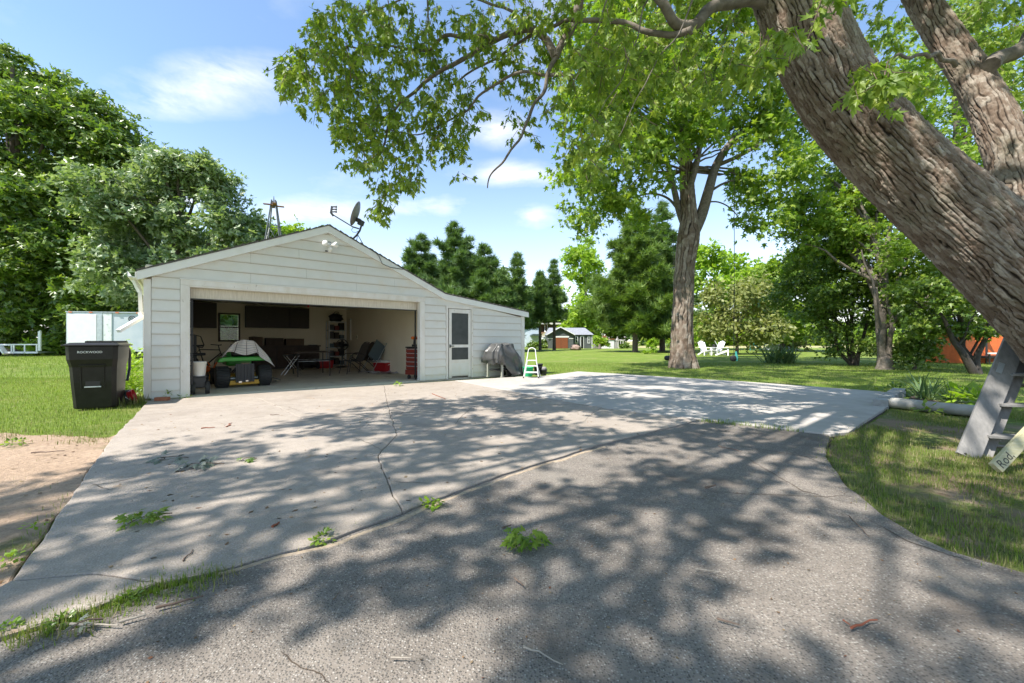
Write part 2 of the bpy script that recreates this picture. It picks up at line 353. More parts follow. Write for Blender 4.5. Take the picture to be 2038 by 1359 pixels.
M['olive'] = leafmat('olive_willow_leaf', [(0.158, 0.188, 0.055), (0.224, 0.250, 0.083), (0.290, 0.300, 0.110), (0.132, 0.175, 0.050)], .35)
M['yucca'] = leafmat('yucca_blade', [(0.066, 0.125, 0.050), (0.106, 0.175, 0.066), (0.158, 0.213, 0.088)], .2)
M['crumb'] = leafmat('leaf_crumbs', [(.10, .06, .035), (.20, .12, .06), (.05, .035, .025), (.30, .22, .13), (.16, .06, .03)], .1, rough=.8)
M['grass'] = leafmat('grass_blade', [(.12, .19, .022), (.17, .25, .03), (.22, .29, .045), (.15, .22, .028), (.30, .29, .12)], .4, rough=.55, tcol=(1.3, 1.4, .7))
M['grass_dry'] = leafmat('dry_grass_blade', [(.12, .17, .03), (.20, .22, .06), (.30, .26, .13), (.16, .20, .04), (.36, .30, .17)], .3, rough=.6, tcol=(1.2, 1.2, .8))

# ------------------------------------------------------------------ ground materials
def groundmat(name, base, fine, patches, bumps, rough=.9, speck=None):
    """base colours (a,b) by large noise; fine (scale, lo colour mult); patches [(scale, f0, f1, colour)]; speck (scale, colours, amount)"""
    m = bpy.data.materials.new(name); m.use_nodes = True; t = m.node_tree; b = t.nodes['Principled BSDF']; b.inputs['Roughness'].default_value = rough
    b.inputs['Specular IOR Level'].default_value = .25
    src = N(t, 'ShaderNodeNewGeometry').outputs['Position']
    def nz(s, d=6, r=.6): n = N(t, 'ShaderNodeTexNoise', i_Scale=s, i_Detail=float(d), i_Roughness=r); L(t, src, n.inputs['Vector']); return n.outputs[0]
    c = ramp(t, nz(base[2]), [(.35, base[0]), (.65, base[1])])
    if fine: c = mixc(t, 1.0, c, ramp(t, nz(fine[0], 3, .7), [(.3, fine[1]), (.7, fine[2])]), 'MULTIPLY')
    h = None
    if speck:
        v = N(t, 'ShaderNodeTexVoronoi', i_Scale=speck[0]); L(t, src, v.inputs['Vector'])
        sv = N(t, 'ShaderNodeSeparateXYZ'); L(t, v.outputs['Color'], sv.inputs[0])
        sc = ramp(t, sv.outputs[0], speck[1]); inside = ramp(t, v.outputs['Distance'], [(.30, 1), (.52, 0)])
        amt = math_n(t, 'MULTIPLY', inside, speck[2]); c = mixc(t, amt, c, sc)
        h = math_n(t, 'MULTIPLY', inside, .8)
    for (s, f0, f1, col) in patches: c = mixc(t, ramp(t, nz(s, 8, .65), [(f0, 0), (f1, 1)]), c, col)
    L(t, c, b.inputs['Base Color'])
    hh = nz(bumps[0], 6, .7)
    if h is not None: hh = math_n(t, 'ADD', hh, h)
    bn = N(t, 'ShaderNodeBump', i_Strength=bumps[1], i_Distance=bumps[2]); L(t, hh, bn.inputs['Height']); L(t, bn.outputs[0], b.inputs['Normal'])
    return m
M['lawn'] = groundmat('lawn_turf', ((.13, .20, .026), (.19, .26, .04), .35), (14, .6, 1.3), [(.9, .52, .68, (.26, .26, .09)), (5, .6, .75, (.29, .26, .12)), (30, .6, .8, (.075, .12, .02))], (40, .9, .05))
M['field'] = groundmat('dry_field_grass', ((.38, .33, .17), (.30, .30, .13), .08), (8, .8, 1.2), [], (20, .6, .05))
M['dirt'] = groundmat('bare_dirt', ((.33, .235, .165), (.39, .285, .205), 1.2), (25, .75, 1.25), [(2.2, .55, .7, (.40, .30, .22)), (1.6, .56, .66, (.12, .12, .045)), (60, .66, .74, (.09, .06, .04))], (50, .8, .02))
M['slab'] = groundmat('old_concrete', ((.305, .26, .22), (.365, .315, .27), .7), (6, .86, 1.1), [(1.1, .54, .72, (.26, .22, .185)), (3.5, .60, .76, (.22, .19, .16)), (.5, .6, .75, (.42, .37, .32)), (9, .66, .74, (.20, .165, .13)), (2.3, .64, .7, (.36, .26, .18))], (120, .5, .004), .85,
                      (95, [(0, (.15, .14, .13)), (.25, (.38, .34, .30)), (.75, (.45, .40, .36)), (1, (.21, .19, .17))], .6))
M['asph'] = groundmat('worn_aggregate_paving', ((.195, .168, .145), (.25, .217, .188), .8), (3, .75, 1.15), [(1.0, .54, .70, (.13, .107, .09)), (4.5, .62, .76, (.28, .25, .22)), (.45, .55, .72, (.25, .225, .195)), (7, .70, .76, (.05, .045, .04)), (2.6, .66, .72, (.24, .18, .125))], (90, .6, .006), .85,
                      (112, [(0, (.04, .04, .04)), (.40, (.12, .11, .10)), (.62, (.23, .21, .19)), (.84, (.46, .43, .39)), (1, (.08, .075, .07))], .75))
M['verge'] = groundmat('patchy_turf_and_soil', ((.115, .16, .035), (.16, .19, .055), 1.1), (22, .6, 1.3), [(1.05, .47, .60, (.26, .185, .13)), (2.3, .56, .66, (.33, .25, .175)), (6, .60, .72, (.17, .12, .08)), (40, .62, .74, (.10, .075, .045))], (45, .9, .03))
M['sand'] = groundmat('washed_sand', ((.36, .28, .20), (.43, .34, .25), 3), (40, .7, 1.2), [(12, .55, .7, (.22, .19, .16))], (120, .5, .004))
M['pad'] = groundmat('pale_new_concrete', ((.385, .355, .325), (.435, .405, .375), .5), (4, .9, 1.07), [(1.4, .6, .75, (.43, .41, .39)), (12, .68, .75, (.40, .37, .34))], (90, .3, .003), .8)

# ------------------------------------------------------------------ ground sheets
def jitter(p, amp):
    q = Vector((p[0] * 3.1, p[1] * 3.1, 4.2)); q2 = q * 4
    return Vector((p[0] + amp * (noise.noise(q) + .5 * noise.noise(q2)), p[1] + amp * (noise.noise(q + Vector((9, 3, 1))) + .5 * noise.noise(q2 + Vector((9, 3, 1)))), 0))
def outline(pts, step=.12, amp=.0):
    out = []
    for i in range(len(pts)):
        a, b = Vector(pts[i]), Vector(pts[(i + 1) % len(pts)]); a.z = b.z = 0; n = max(1, int((b - a).length / step))
        for k in range(n): p = a.lerp(b, k / n); out.append(jitter(p, amp) if amp else p)
    return out
def area2(ps): return sum(ps[i].x * ps[(i + 1) % len(ps)].y - ps[(i + 1) % len(ps)].x * ps[i].y for i in range(len(ps))) / 2
def sheet(name, pts, top, mat_, thick=.02, gap=0.0, amp=.0, step=.12, parent=None, kind='structure', rough_edge=0):
    ps = outline(pts, step, amp)
    if area2(ps) < 0: ps.reverse()
    n = len(ps); q = []
    for i in range(n):
        d = (ps[(i + 1) % n] - ps[i - 1]).normalized(); nrm = Vector((-d.y, d.x, 0)); q.append(ps[i] + nrm * gap)
    q2 = []
    for i in range(n):
        d = (q[(i + 1) % n] - q[i - 1]).normalized(); q2.append(q[i] + Vector((-d.y, d.x, 0)) * .008)
    vs = [(p.x, p.y, top) for p in q2] + [(p.x, p.y, top - .006) for p in q] + [(p.x, p.y, top - thick) for p in q]
    fs = [tuple(range(n))] + [(i + o, n + i + o, n + (i + 1) % n + o, (i + 1) % n + o) for o in (0, n) for i in range(n)]
    me = bpy.data.meshes.new(name); me.from_pydata(vs, [], fs); me.materials.append(mat_); me.update()
    o = bpy.data.objects.new(name, me); COL.link(o)
    if parent: o.parent = parent
    if kind: o['kind'] = kind
    return o
def pxs(*ps): return [G(*p) for p in ps]
# lawn: one sheet to the horizon, with a slight roll far away
def grid_sheet(name, x0, x1, y0, y1, nx, ny, z, mat_, powr=1.0):
    xs = np.linspace(x0, x1, nx); ys = y0 + (y1 - y0) * np.linspace(0, 1, ny) ** powr
    X, Y = np.meshgrid(xs, ys); Z = np.full_like(X, z)
    V = np.stack([X, Y, Z], -1).reshape(-1, 3); i = np.arange(ny - 1)[:, None] * nx + np.arange(nx - 1)[None]
    F = np.stack([i, i + 1, i + nx + 1, i + nx], -1).reshape(-1, 4); o = npmesh(name, V, F, mat_, kind='structure'); return o
grid_sheet('lawn', -400, 500, -30, 900, 60, 60, -.045, M['lawn'], 1.5)
sheet('field', [Vector((17, 62, 0)), Vector((300, 62, 0)), Vector((600, 700, 0)), Vector((60, 700, 0)), Vector((30, 90, 0))], -.02, M['field'], .02, step=8)
EL = [(296, 796), (268, 827), (222, 872), (150, 972), (92, 1062), (25, 1152), (-10, 1210)]     # left edge of the drive
dirt = pxs((0, 858), (120, 862), (215, 866), (240, 858)) + pxs(*EL[2:]) + [Vector((-2.6, .9, 0)), Vector((-2.9, -1.5, 0)), Vector((-7.5, -1.5, 0)), Vector((-7.2, 4.2, 0))]
sheet('dirt_strip', dirt, -.028, M['dirt'], .015, amp=.09, step=.15)
AR = [(1660, 866), (1645, 905), (1690, 962), (1760, 1020), (1830, 1062), (1900, 1092), (2040, 1134)]  # right edge of the paving
dpatch = pxs((1985, 905), (1900, 930), (1850, 985), (1800, 1020), (1870, 1072)) + [Vector((3.2, 2.0, 0)), Vector((3.0, .5, 0)), Vector((8.5, .5, 0)), Vector((8.5, 3.9, 0)), Vector((5.2, 3.6, 0))]
verge = pxs(*AR) + [Vector((3.0, 1.5, 0)), Vector((3.1, -2.9, 0)), Vector((9.0, -2.9, 0)), Vector((9.0, 5.0, 0))] + pxs((1985, 836), (1775, 812), (1700, 858))
sheet('verge', verge, -.030, M['verge'], .015, amp=.02, step=.10)
# the ground between and below the slabs, then each slab
base = pxs(*EL) + [Vector((-2.3, .6, 0)), Vector((-2.3, -3, 0)), Vector((3.2, -3, 0)), Vector((3.0, 1.5, 0))] + pxs(*AR[::-1]) + pxs((1700, 858), (1772, 806), (1780, 781)) + pxs((1500, 760), (1200, 742), (1100, 746), (1060, 752))
drive = sheet('driveway', base, -.034, M['soil'], .01, amp=.02, step=.2)
JT = [(0, 1265), (150, 1222), (310, 1168), (440, 1132), (640, 1078), (800, 1017), (1000, 942), (1200, 882), (1392, 834)]
front = [Vector((-1.95, 1.25, 0))] + pxs(*JT) + pxs((1500, 846), (1655, 864)) + pxs(*AR[1:]) + [Vector((2.9, 1.5, 0)), Vector((3.1, -2.9, 0)), Vector((-2.2, -2.9, 0))]
sheet('front_paving', front, -.012, M['asph'], .04, gap=.012, amp=.018, step=.07, parent=drive, kind=None)
SL = [
 [(294, 797), (494, 783.5), (540, 803), (268, 827)],
 [(494, 783.5), (764, 766.3), (775, 818), (605, 835), (540, 803)],
 [(268, 827), (540, 803), (605, 835), (222, 872)],
 [(764, 766.3), (905, 757.2), (1000, 775), (1100, 794), (990, 806), (775, 818)],
 [(222, 872), (605, 835), (775, 818), (790, 864), (752, 905), (772, 960), (800, 1017), (640, 1078), (440, 1132), (310, 1160), (200, 1140), (25, 1152), (92, 1062), (150, 972)],
 [(775, 818), (990, 806), (1100, 794), (1210, 813), (1392, 834), (1200, 882), (1000, 942), (800, 1017), (772, 960), (752, 905), (790, 864)],
]
for s_ in SL: sheet('slab', pxs(*s_), 0.0, M['slab'], .09, gap=.0028, amp=.018, step=.07, parent=drive, kind=None)
s6 = pxs((25, 1152), (200, 1140), (310, 1160), (150, 1222), (0, 1265)) + [Vector((-2.05, 1.25, 0)), Vector((-2.2, 1.3, 0))]
sheet('slab', s6, 0.0, M['slab'], .09, gap=.006, amp=.016, step=.07, parent=drive, kind=None)
pad = pxs((905, 757.2), (1042, 748.8), (1062, 751), (1100, 745.5), (1150, 739), (1210, 742.5), (1500, 760.5), (1783, 781), (1772, 806), (1690, 860), (1655, 864), (1500, 846), (1392, 834), (1210, 813), (1100, 794), (1000, 775))
sheet('concrete_pad', pad, .004, M['pad'], .09, gap=.008, amp=.008, step=.15, parent=drive, kind=None)

sandy = [(430, 1137), (560, 1104), (640, 1084), (720, 1056), (800, 1024), (900, 985), (1000, 948), (1090, 918), (1200, 887)]
inner = [G(*p) for p in sandy]; outer = [p + Vector((.012 + .05 * abs(noise.noise(p * 5)), -.012 - .10 * max(0, noise.noise(p * 2.2)), 0)) for p in inner]
sheet('sand_strip', [p + Vector((0, .008, 0)) for p in inner] + outer[::-1], -.008, M['sand'], .004, amp=.03, step=.05, parent=drive, kind=None)
# cracks filled with dirt
def crack(pts, w0, z, n=9):
    P_ = [G(*p) for p in pts]; c, _ = spline2(P_, n * (len(P_) - 1)); L_ = []; R_ = []
    for i, p in enumerate(c):
        d = (c[min(i + 1, len(c) - 1)] - c[max(i - 1, 0)]).normalized(); nn = Vector((-d.y, d.x, 0)); k = p * 9; p = p + nn * .018 * noise.noise(k) + nn * .007 * noise.noise(k * 4)
        e = w0 * (.35 + .9 * abs(noise.noise(p * 6))) * min(1, 4 * i / len(c), 4 * (len(c) - 1 - i) / len(c)) + .0006; L_.append(p + nn * e); R_.append(p - nn * e)
    m_ = len(c); vs = [(v.x, v.y, z) for v in L_ + R_]; me = bpy.data.meshes.new('crack'); me.from_pydata(vs, [], [(i, i + 1, m_ + i + 1, m_ + i) for i in range(m_ - 1)]); me.materials.append(M['soil']); o = bpy.data.objects.new('crack', me); COL.link(o); o.parent = drive
def spline2(P_, n):
    out = []; m = len(P_) - 1
    for i in range(n + 1): t = i / n * m; k = min(m - 1, int(t)); out.append(P_[k].lerp(P_[k + 1], t - k))
    return out, None
for pts, w_, z in (([(835, 862), (860, 852), (905, 846), (940, 842), (985, 850), (1040, 846)], .006, .0025), ([(905, 846), (915, 832), (940, 810)], .005, .0025), ([(774, 958), (820, 960), (862, 963)], .004, .0025), ([(700, 868), (740, 885), (766, 900)], .003, .0025), ([(600, 819), (580, 812), (545, 804)], .003, .0025), ([(1010, 812), (1060, 806), (1150, 805), (1205, 812)], .006, .0025), ([(1215, 800), (1180, 822), (1160, 840)], .003, .0025), ([(500, 1125), (470, 1140)], .002, .0025), ([(222, 976), (180, 962)], .003, .0025), ([(160, 970), (250, 955), (330, 938)], .0035, .0025),
    ([(1440, 880), (1520, 893), (1600, 905), (1650, 925)], .006, -.0095), ([(1480, 905), (1540, 940), (1600, 975), (1700, 1000)], .005, -.0095), ([(1390, 975), (1500, 980), (1640, 985), (1700, 984)], .004, -.0095), ([(560, 1290), (600, 1318), (660, 1359)], .0022, -.0095), ([(1730, 1030), (1800, 1070), (1890, 1100), (1960, 1120)], .006, -.0095), ([(40, 1300), (110, 1275)], .0015, -.0095)): crack(pts, w_, z)
# ------------------------------------------------------------------ the garage
gar = thing('garage', 'white sided double garage with its wide door rolled up and a lean-to on its right', 'garage', GO, TH)
D = 8.0
PR = [(-.72, 2.315), (2.50, 3.71), (5.55, 2.37), (8.64, 1.995)]
def roofz(s):
    for (a, b) in zip(PR, PR[1:]):
        if s <= b[0]: return a[1] + (b[1] - a[1]) * (s - a[0]) / (b[0] - a[0])
    return PR[-1][1]
def xl(z): return max(-.53, -.72 + (z - 2.315) / .4332)
def xr(z): return min(8.37, 5.55 - (z - 2.37) / .4393 if z > 2.37 else 5.55 + (2.37 - z) / .1214)
RK = .16
# roof: deck with shingle edge, rake boards, soffits
for a, b in zip(PR, PR[1:]):
    mb = MB(); mb.prism([(a[0], a[1]), (b[0], b[1]), (b[0], b[1] - .05), (a[0], a[1] - .05)], -.085, D + .12); mb.build('roof_deck', M['trim'], gar)
    n_ = 26; d = Vector((b[0] - a[0], 0, b[1] - a[1])); up = Vector((-d.z, 0, d.x)).normalized()
    sh = MB()
    for k in range(n_):                                                      # shingle courses step down the slope; their butts show along the rake
        p, q = Vector((a[0], 0, a[1])) + d * (k / n_), Vector((a[0], 0, a[1])) + d * ((k + 1) / n_)
        lo_, hi_ = (.016, .034) if k % 2 else (.022, .042)
        if a[0] > 0: lo_, hi_ = hi_, lo_
        ps = [p + up * .002, q + up * .002, q + up * hi_, p + up * lo_]
        sh.prism([(v.x, v.z) for v in ps], -.10 - .006 * random.random(), D + .14)
    sh.build('shingles', M['shingle'], gar)
    rk = MB(); rk.prism([(a[0], a[1] - .012), (b[0], b[1] - .012), (b[0], b[1] - RK), (a[0], a[1] - RK)], -.092, -.066); rk.build('rake_board', M['trim'], gar)
    sf = MB(); sf.prism([(a[0], a[1] - RK + .02), (b[0], b[1] - RK + .02), (b[0], b[1] - RK + .008), (a[0], a[1] - RK + .008)], -.0655, -.004); sf.build('soffit', M['trim'], gar)
# siding courses, board by board
C0, EXP = .135, .2115
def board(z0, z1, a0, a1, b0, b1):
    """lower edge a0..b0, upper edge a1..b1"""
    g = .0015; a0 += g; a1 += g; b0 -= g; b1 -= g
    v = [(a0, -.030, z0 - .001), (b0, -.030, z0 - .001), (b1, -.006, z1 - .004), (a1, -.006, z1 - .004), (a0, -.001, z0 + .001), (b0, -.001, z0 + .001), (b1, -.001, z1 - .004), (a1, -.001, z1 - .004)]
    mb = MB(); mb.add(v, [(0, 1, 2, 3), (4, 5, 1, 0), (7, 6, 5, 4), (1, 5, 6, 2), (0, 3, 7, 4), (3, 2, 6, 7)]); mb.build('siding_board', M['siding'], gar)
for k in range(-0, 18):
    z0, z1 = C0 + EXP * k, C0 + EXP * (k + 1)
    U = lambda z: z + RK - .01
    la, lb = xl(U(z0)), xl(U(z1)); ra, rb = xr(U(z0)), xr(U(z1))
    if z1 < 2.26: iv = [(-.53, -.125), (4.955, 5.60), (6.515, 8.37)] if z0 < 1.95 else [(-.53, -.125), (4.955, 8.37)]
    else: iv = [(-9, 99)]
    if k in (10, 12): sp_ = (1.0, 3.15); iv = [(-9, sp_[0]), (sp_[0], sp_[1]), (sp_[1], 99)]
    elif k in (11,): iv = [(-9, 2.05), (2.05, 4.1), (4.1, 99)]
    elif k == 13: iv = [(-9, 1.9), (1.9, 99)]
    for (u, v_) in iv:
        a0, a1, b0, b1 = max(u, la), max(u, lb), min(v_, ra), min(v_, rb)
        if b0 - a0 < .03: continue
        if b1 < a1:  # the course runs out under the rake
            m_ = (z0 + (z1 - z0) * (b0 - a0) / ((b0 - a0) + (a1 - b1))); board(z0, m_, a0, (a1 + b1) / 2 - .005, b0, (a1 + b1) / 2 + .005)
        else: board(z0, z1, a0, a1, b0, b1)
# skirt boards at the ground, wall core, inner walls, ceiling, floor
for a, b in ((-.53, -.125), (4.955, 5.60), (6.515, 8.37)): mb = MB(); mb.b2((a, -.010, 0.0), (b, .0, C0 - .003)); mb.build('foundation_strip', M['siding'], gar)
mb = MB()
mb.b2((-.62, .002, 0), (-.012, .12, 2.13)); mb.b2((4.842, .002, 0), (5.62, .12, 2.07)); mb.b2((6.5, .002, 0), (8.50, .12, 1.86))
mb.prism([(-.62, 2.131), (5.5, 2.131), (5.5, 2.20), (2.5, 3.54), (-.62, 2.19)], .002, .12)
mb.prism([(5.501, 2.072), (8.50, 1.862), (8.50, 1.88), (5.501, 2.25)], .002, .12)
mb.build('front_wall', M['sheath'], gar)
mb = MB(); mb.b2((-.62, .121, 0), (-.52, D, 2.45)); mb.build('left_wall', M['inwall'], gar)
mb = MB(); mb.b2((5.38, .121, 0), (5.48, D, 2.45)); mb.build('right_wall', M['inwall'], gar)
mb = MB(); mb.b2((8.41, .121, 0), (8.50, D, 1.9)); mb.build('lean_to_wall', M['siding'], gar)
WX0, WX1, WZ0, WZ1 = .98, 1.52, 1.10, 2.02
mb = MB()
mb.b2((-.62, D + .001, 0), (WX0, D + .12, 2.45)); mb.b2((WX1, D + .001, 0), (8.5, D + .12, 2.2)); mb.b2((WX0 + .001, D + .001, 0), (WX1 - .001, D + .12, WZ0)); mb.b2((WX0 + .001, D + .001, WZ1), (WX1 - .001, D + .12, 2.45))
mb.b2((WX1, D + .001, 2.2), (5.4, D + .12, 2.45)); mb.prism([(-.6, 2.451), (5.4, 2.451), (2.5, 3.6)], D + .001, D + .12)
mb.build('back_wall', M['inwall'], gar)
mb = MB(); mb.b2((-.61, .121, 2.451), (5.47, D, 2.475)); mb.build('ceiling', M['ceil'], gar)
mb = MB(); mb.b2((-.62, .03, -.05), (5.48, D, .006)); mb.b2((5.481, .03, -.05), (8.5, D, .005)); mb.build('garage_floor', M['floor'], gar)
# corner boards
mb = MB(); mb.b2((-.635, -.030, 0.02), (-.533, .09, 2.19)); mb.build('corner_board', M['trim_worn'], gar, bevel=.004)
mb = MB(); mb.b2((8.373, -.030, 0.0), (8.515, .09, 1.86)); mb.build('corner_board', M['trim_worn'], gar, bevel=.004)
# door opening trim and jambs
mb = MB(); mb.b2((-.122, -.034, 0), (-.001, -.002, 2.126)); mb.build('door_casing', M['trim_worn'], gar, bevel=.003)
mb = MB(); mb.b2((4.831, -.034, 0), (4.952, -.002, 2.126)); mb.build('door_casing', M['trim_worn'], gar, bevel=.003)
mb = MB(); mb.b2((-.122, -.036, 2.128), (4.952, -.002, 2.235)); mb.build('door_casing', M['trim_worn'], gar, bevel=.003)
mb = MB(); mb.b2((-.13, -.048, 2.236), (4.96, -.002, 2.250)); mb.build('drip_cap', M['trim'], gar)
mb = MB(); mb.b2((-.011, -.030, .004), (.022, .13, 2.10)); mb.b2((4.808, -.030, .004), (4.841, .13, 2.10)); mb.b2((-.011, -.028, 2.102), (4.841, .13, 2.127)); mb.build('door_jamb', M['trim_worn'], gar)
# the rolled-up door: lowest panel still hanging, the rest under the ceiling
gd = MB(); gd.b2((.03, .150, 1.895), (4.80, .185, 2.11)); gd = gd.build('garage_door', M['doorpanel'], gar)
mb = MB(); mb.b2((.03, .142, 1.878), (4.80, .192, 1.897)); mb.build('bottom_seal', M['black'], gd)
for j in range(4):
    mb = MB(); mb.b2((.03, .20 + j * .53, 2.10 + .03 * j), (4.80, .20 + j * .53 + .52, 2.135 + .03 * j)); mb.build('door_panel', M['doorpanel'], gd)
mb = MB(); mb.b2((.03, .186, 1.93), (4.80, .205, 1.95)); mb.b2((.03, .20, 1.99), (4.80, .25, 2.02)); mb.build('door_strut', M['galv'], gd)
for s_ in (.04, 4.775):
    mb = MB(); mb.b2((s_, .20, .02), (s_ + .03, .235, 2.02)); mb.tube([(s_ + .015, .22, 2.0), (s_ + .015, .30, 2.2), (s_ + .015, .5, 2.28), (s_ + .015, 3.0, 2.30)], .022, 6); mb.build('door_track', M['dkmetal'], gar)
# back window with outside light behind it
wf = MB(); e = .06
wf.b2((WX0 - e, D - .02, WZ0 - e), (WX0, D, WZ1 + e)); wf.b2((WX1, D - .02, WZ0 - e), (WX1 + e, D, WZ1 + e)); wf.b2((WX0, D - .02, WZ1), (WX1, D, WZ1 + e)); wf.b2((WX0, D - .02, WZ0 - e), (WX1, D, WZ0))
wf.b2((WX0, D + .03, (WZ0 + WZ1) / 2 - .015), (WX1, D + .06, (WZ0 + WZ1) / 2 + .015))
wf = wf.build('back_window', M['bench'], gar)
for a, b in ((WZ0, (WZ0 + WZ1) / 2 - .016), ((WZ0 + WZ1) / 2 + .016, WZ1)):
    mb = MB(); mb.b2((WX0, D + .04, a), (WX1, D + .044, b)); mb.build('pane', M['pane'], wf)
# walk door (storm door)
WD0, WD1 = 5.605, 6.510
mb = MB(); mb.b2((WD0, -.030, 0), (WD0 + .065, .0, 2.06)); mb.b2((WD1 - .065, -.030, 0), (WD1, .0, 2.06)); mb.b2((WD0 + .066, -.030, 1.985), (WD1 - .066, .0, 2.06)); mb.build('walk_door_frame', M['trim_worn'], gar, bevel=.003)
a, b = WD0 + .095, WD1 - .080
wd = MB(); wd.b2((a, -.022, .02), (a + .085, .018, 1.972)); wd.b2((b - .085, -.022, .02), (b, .018, 1.972)); wd.b2((a + .0851, -.022, 1.86), (b - .0851, .018, 1.972)); wd.b2((a + .0851, -.022, .88), (b - .0851, .018, .96)); wd.b2((a + .0851, -.022, .44), (b - .0851, .018, .53))
wd = wd.build('screen_door', M['trim_worn'], gar)
mb = MB(); mb.b2((a + .086, -.010, .961), (b - .086, -.004, 1.859)); mb.build('screen', M['screen'], wd)
mb = MB(); mb.b2((a + .086, -.010, .531), (b - .086, -.004, .879)); mb.build('screen', M['screen'], wd)
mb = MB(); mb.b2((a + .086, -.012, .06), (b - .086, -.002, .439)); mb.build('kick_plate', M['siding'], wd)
mb = MB(); mb.tube([(a + .03, -.022, .92), (a + .03, -.06, .92), (a + .14, -.06, .92)], .011, 8); mb.box((a + .03, -.027, .92), (.03, .01, .09)); mb.build('door_handle', M['dkmetal'], wd)
for z in (.25, .6, .95, 1.3, 1.65): mb = MB(); mb.lathe([(.009, -.030), (.011, -.034), (.007, -.037)], 8, (WD1 - .03, 0, z), 'Y'); mb.build('frame_screw', M['rust'], gar)
mb = MB(); mb.b2((WD0 + .066, .12, .0), (WD1 - .066, .14, .02)); mb.build('sill', M['floor'], gar)
# gutter and broken downspout on the left eave
mb = MB(); mb.prism([(-.84, 2.20), (-.725, 2.19), (-.725, 2.30), (-.745, 2.30), (-.745, 2.21), (-.83, 2.22), (-.835, 2.30), (-.85, 2.30)], -.08, D + .1); mb.build('gutter', M['trim'], gar)
mb = MB(); mb.bar((-.78, .25, 2.20), (-.70, .32, 1.98), .07, .05); mb.bar((-.70, .32, 1.985), (-.69, .32, 1.58), .075, .055); mb.bar((-.69, .32, 1.60), (-.66, .30, 1.50), .075, .055); mb.bar((-.66, .30, 1.52), (-.96, .0, 1.24), .075, .055); mb.build('downspout', M['trim'], gar)
mb = MB(); mb.b2((-.66, 1.2, .9), (-.622, 1.5, 1.1)); mb.build('wall_box', M['galv'], gar)

# floodlight on the gable
fl = thing('floodlight', 'white twin-bulb floodlight with a sensor on the gable above the open door', 'floodlight', GA(2.52, -.022, 3.27), TH)
mb = MB(); mb.lathe([(.055, 0), (.055, -.03), (.03, -.045)], 14, (0, 0, 0), 'Y'); mb.build('base', M['white'], fl)
for sx in (-1, 1):
    mb = MB(); d = Vector((sx * .62, -.72, .02)).normalized(); c = Vector((sx * .03, -.05, 0)); m_ = d.to_track_quat('Z', 'Y').to_matrix().to_4x4(); m_.translation = c
    mb.M = m_; mb.lathe([(.022, 0), (.026, .05), (.034, .06), (.062, .12), (.066, .145), (.045, .165), (.01, .172)], 16); mb.build('bulb', M['bulb'], fl)
mb = MB(); mb.ball((.0, -.10, -.11), (.05, .05, .055), 12, 8); mb.tube([(0, -.03, 0), (0, -.07, -.09)], .014, 8); mb.build('sensor', M['bulb'], fl)
mb = MB(); mb.box((-.06, -.03, -.145), (.05, .03, .022)); mb.build('cable_clip', M['dkmetal'], fl); mb = MB(); mb.box((0, -.012, .075), (.09, .012, .012)); mb.build('bracket', M['dkmetal'], fl)

# satellite dish on the roof
dz = GA(3.06, .14, roofz(3.06) + .02)
sd = thing('satellite_dish', 'grey satellite dish on a bent mast on the right roof slope, seen edge-on', 'satellite dish', dz)
mb = MB(); mb.tube([(0, 0, 0), (.15, 0, .15), (.22, 0, .25), (.255, .0, .36), (.26, 0, .42)], .024, 8); mb.build('mast', M['dkmetal'], sd)
mb = MB(); mb.box((0, 0, .0), (.14, .12, .02), (0, .4, 0)); mb.build('foot_plate', M['dkmetal'], sd)
mb = MB(); mb.tube([(.165, 0, .165), (.10, .10, -.04)], .008, 6); mb.tube([(.165, 0, .165), (.32, .06, -.13)], .010, 6); mb.build('strut', M['dkmetal'], sd)
ax = Vector((-.915, -.19, .35)).normalized(); m_ = ax.to_track_quat('Z', 'Y').to_matrix().to_4x4(); m_.translation = Vector((.165, 0, .65))
mb = MB(); mb.M = m_
pr = [(.30, .055), (.305, .045)] + [(.30 * (1 - i / 7), .045 - .045 * (1 - (1 - i / 7) ** 2)) for i in range(7)] + [(.004, -.002)]
mb.lathe([(.004, .012), (.12, .018), (.22, .032), (.295, .058)][::1] + [(.305, .05), (.22, .018), (.12, .004), (.004, -.004)], 28); mb.build('reflector', M['dish'], sd)
mb = MB(); mb.box((.25, 0, .44), (.12, .10, .12), (0, .35, 0)); mb.box((.19, 0, .50), (.10, .12, .09), (0, .35, 0)); mb.build('bracket', M['dkmetal'], sd)
mb = MB(); mb.bar((.20, 0, .30), (.05, 0, .345), .02, .03); mb.bar((.05, 0, .345), (-.42, -.04, .63), .022, .026); mb.build('arm', M['dkmetal'], sd)
mb = MB(); mb.bar((-.40, -.04, .60), (-.46, -.05, .68), .04, .05); mb.bar((-.455, -.05, .66), (-.43, -.05, .83), .03, .04)
for z in (.69, .75, .81): mb.bar((-.44, -.05, z), (-.34, -.05, z + .005), .032, .022); mb.lathe([(.024, 0), (.026, .03)], 10, (-.345, -.05, z + .005), 'X')
mb.build('receiver', M['dkmetal'], sd)
mb = MB(); mb.tube([(.05, .01, .33), (.02, 0, .27), (.05, 0, .22), (.12, 0, .21), (.19, 0, .24), (.24, 0, .30)], .006, 6)
ce = [Vector((.0, -.03, .0))]
for q in ((3.5, -.11, .0), (3.66, -.12, -.08), (3.74, -.115, -.22), (3.95, -.11, -.19), (4.3, -.112, -.05)): ce.append(GA(q[0], q[1], roofz(q[0]) + .035 + q[2]) - dz)
mb.tube(ce, .008, 6); mb.build('cable', M['black'], sd)

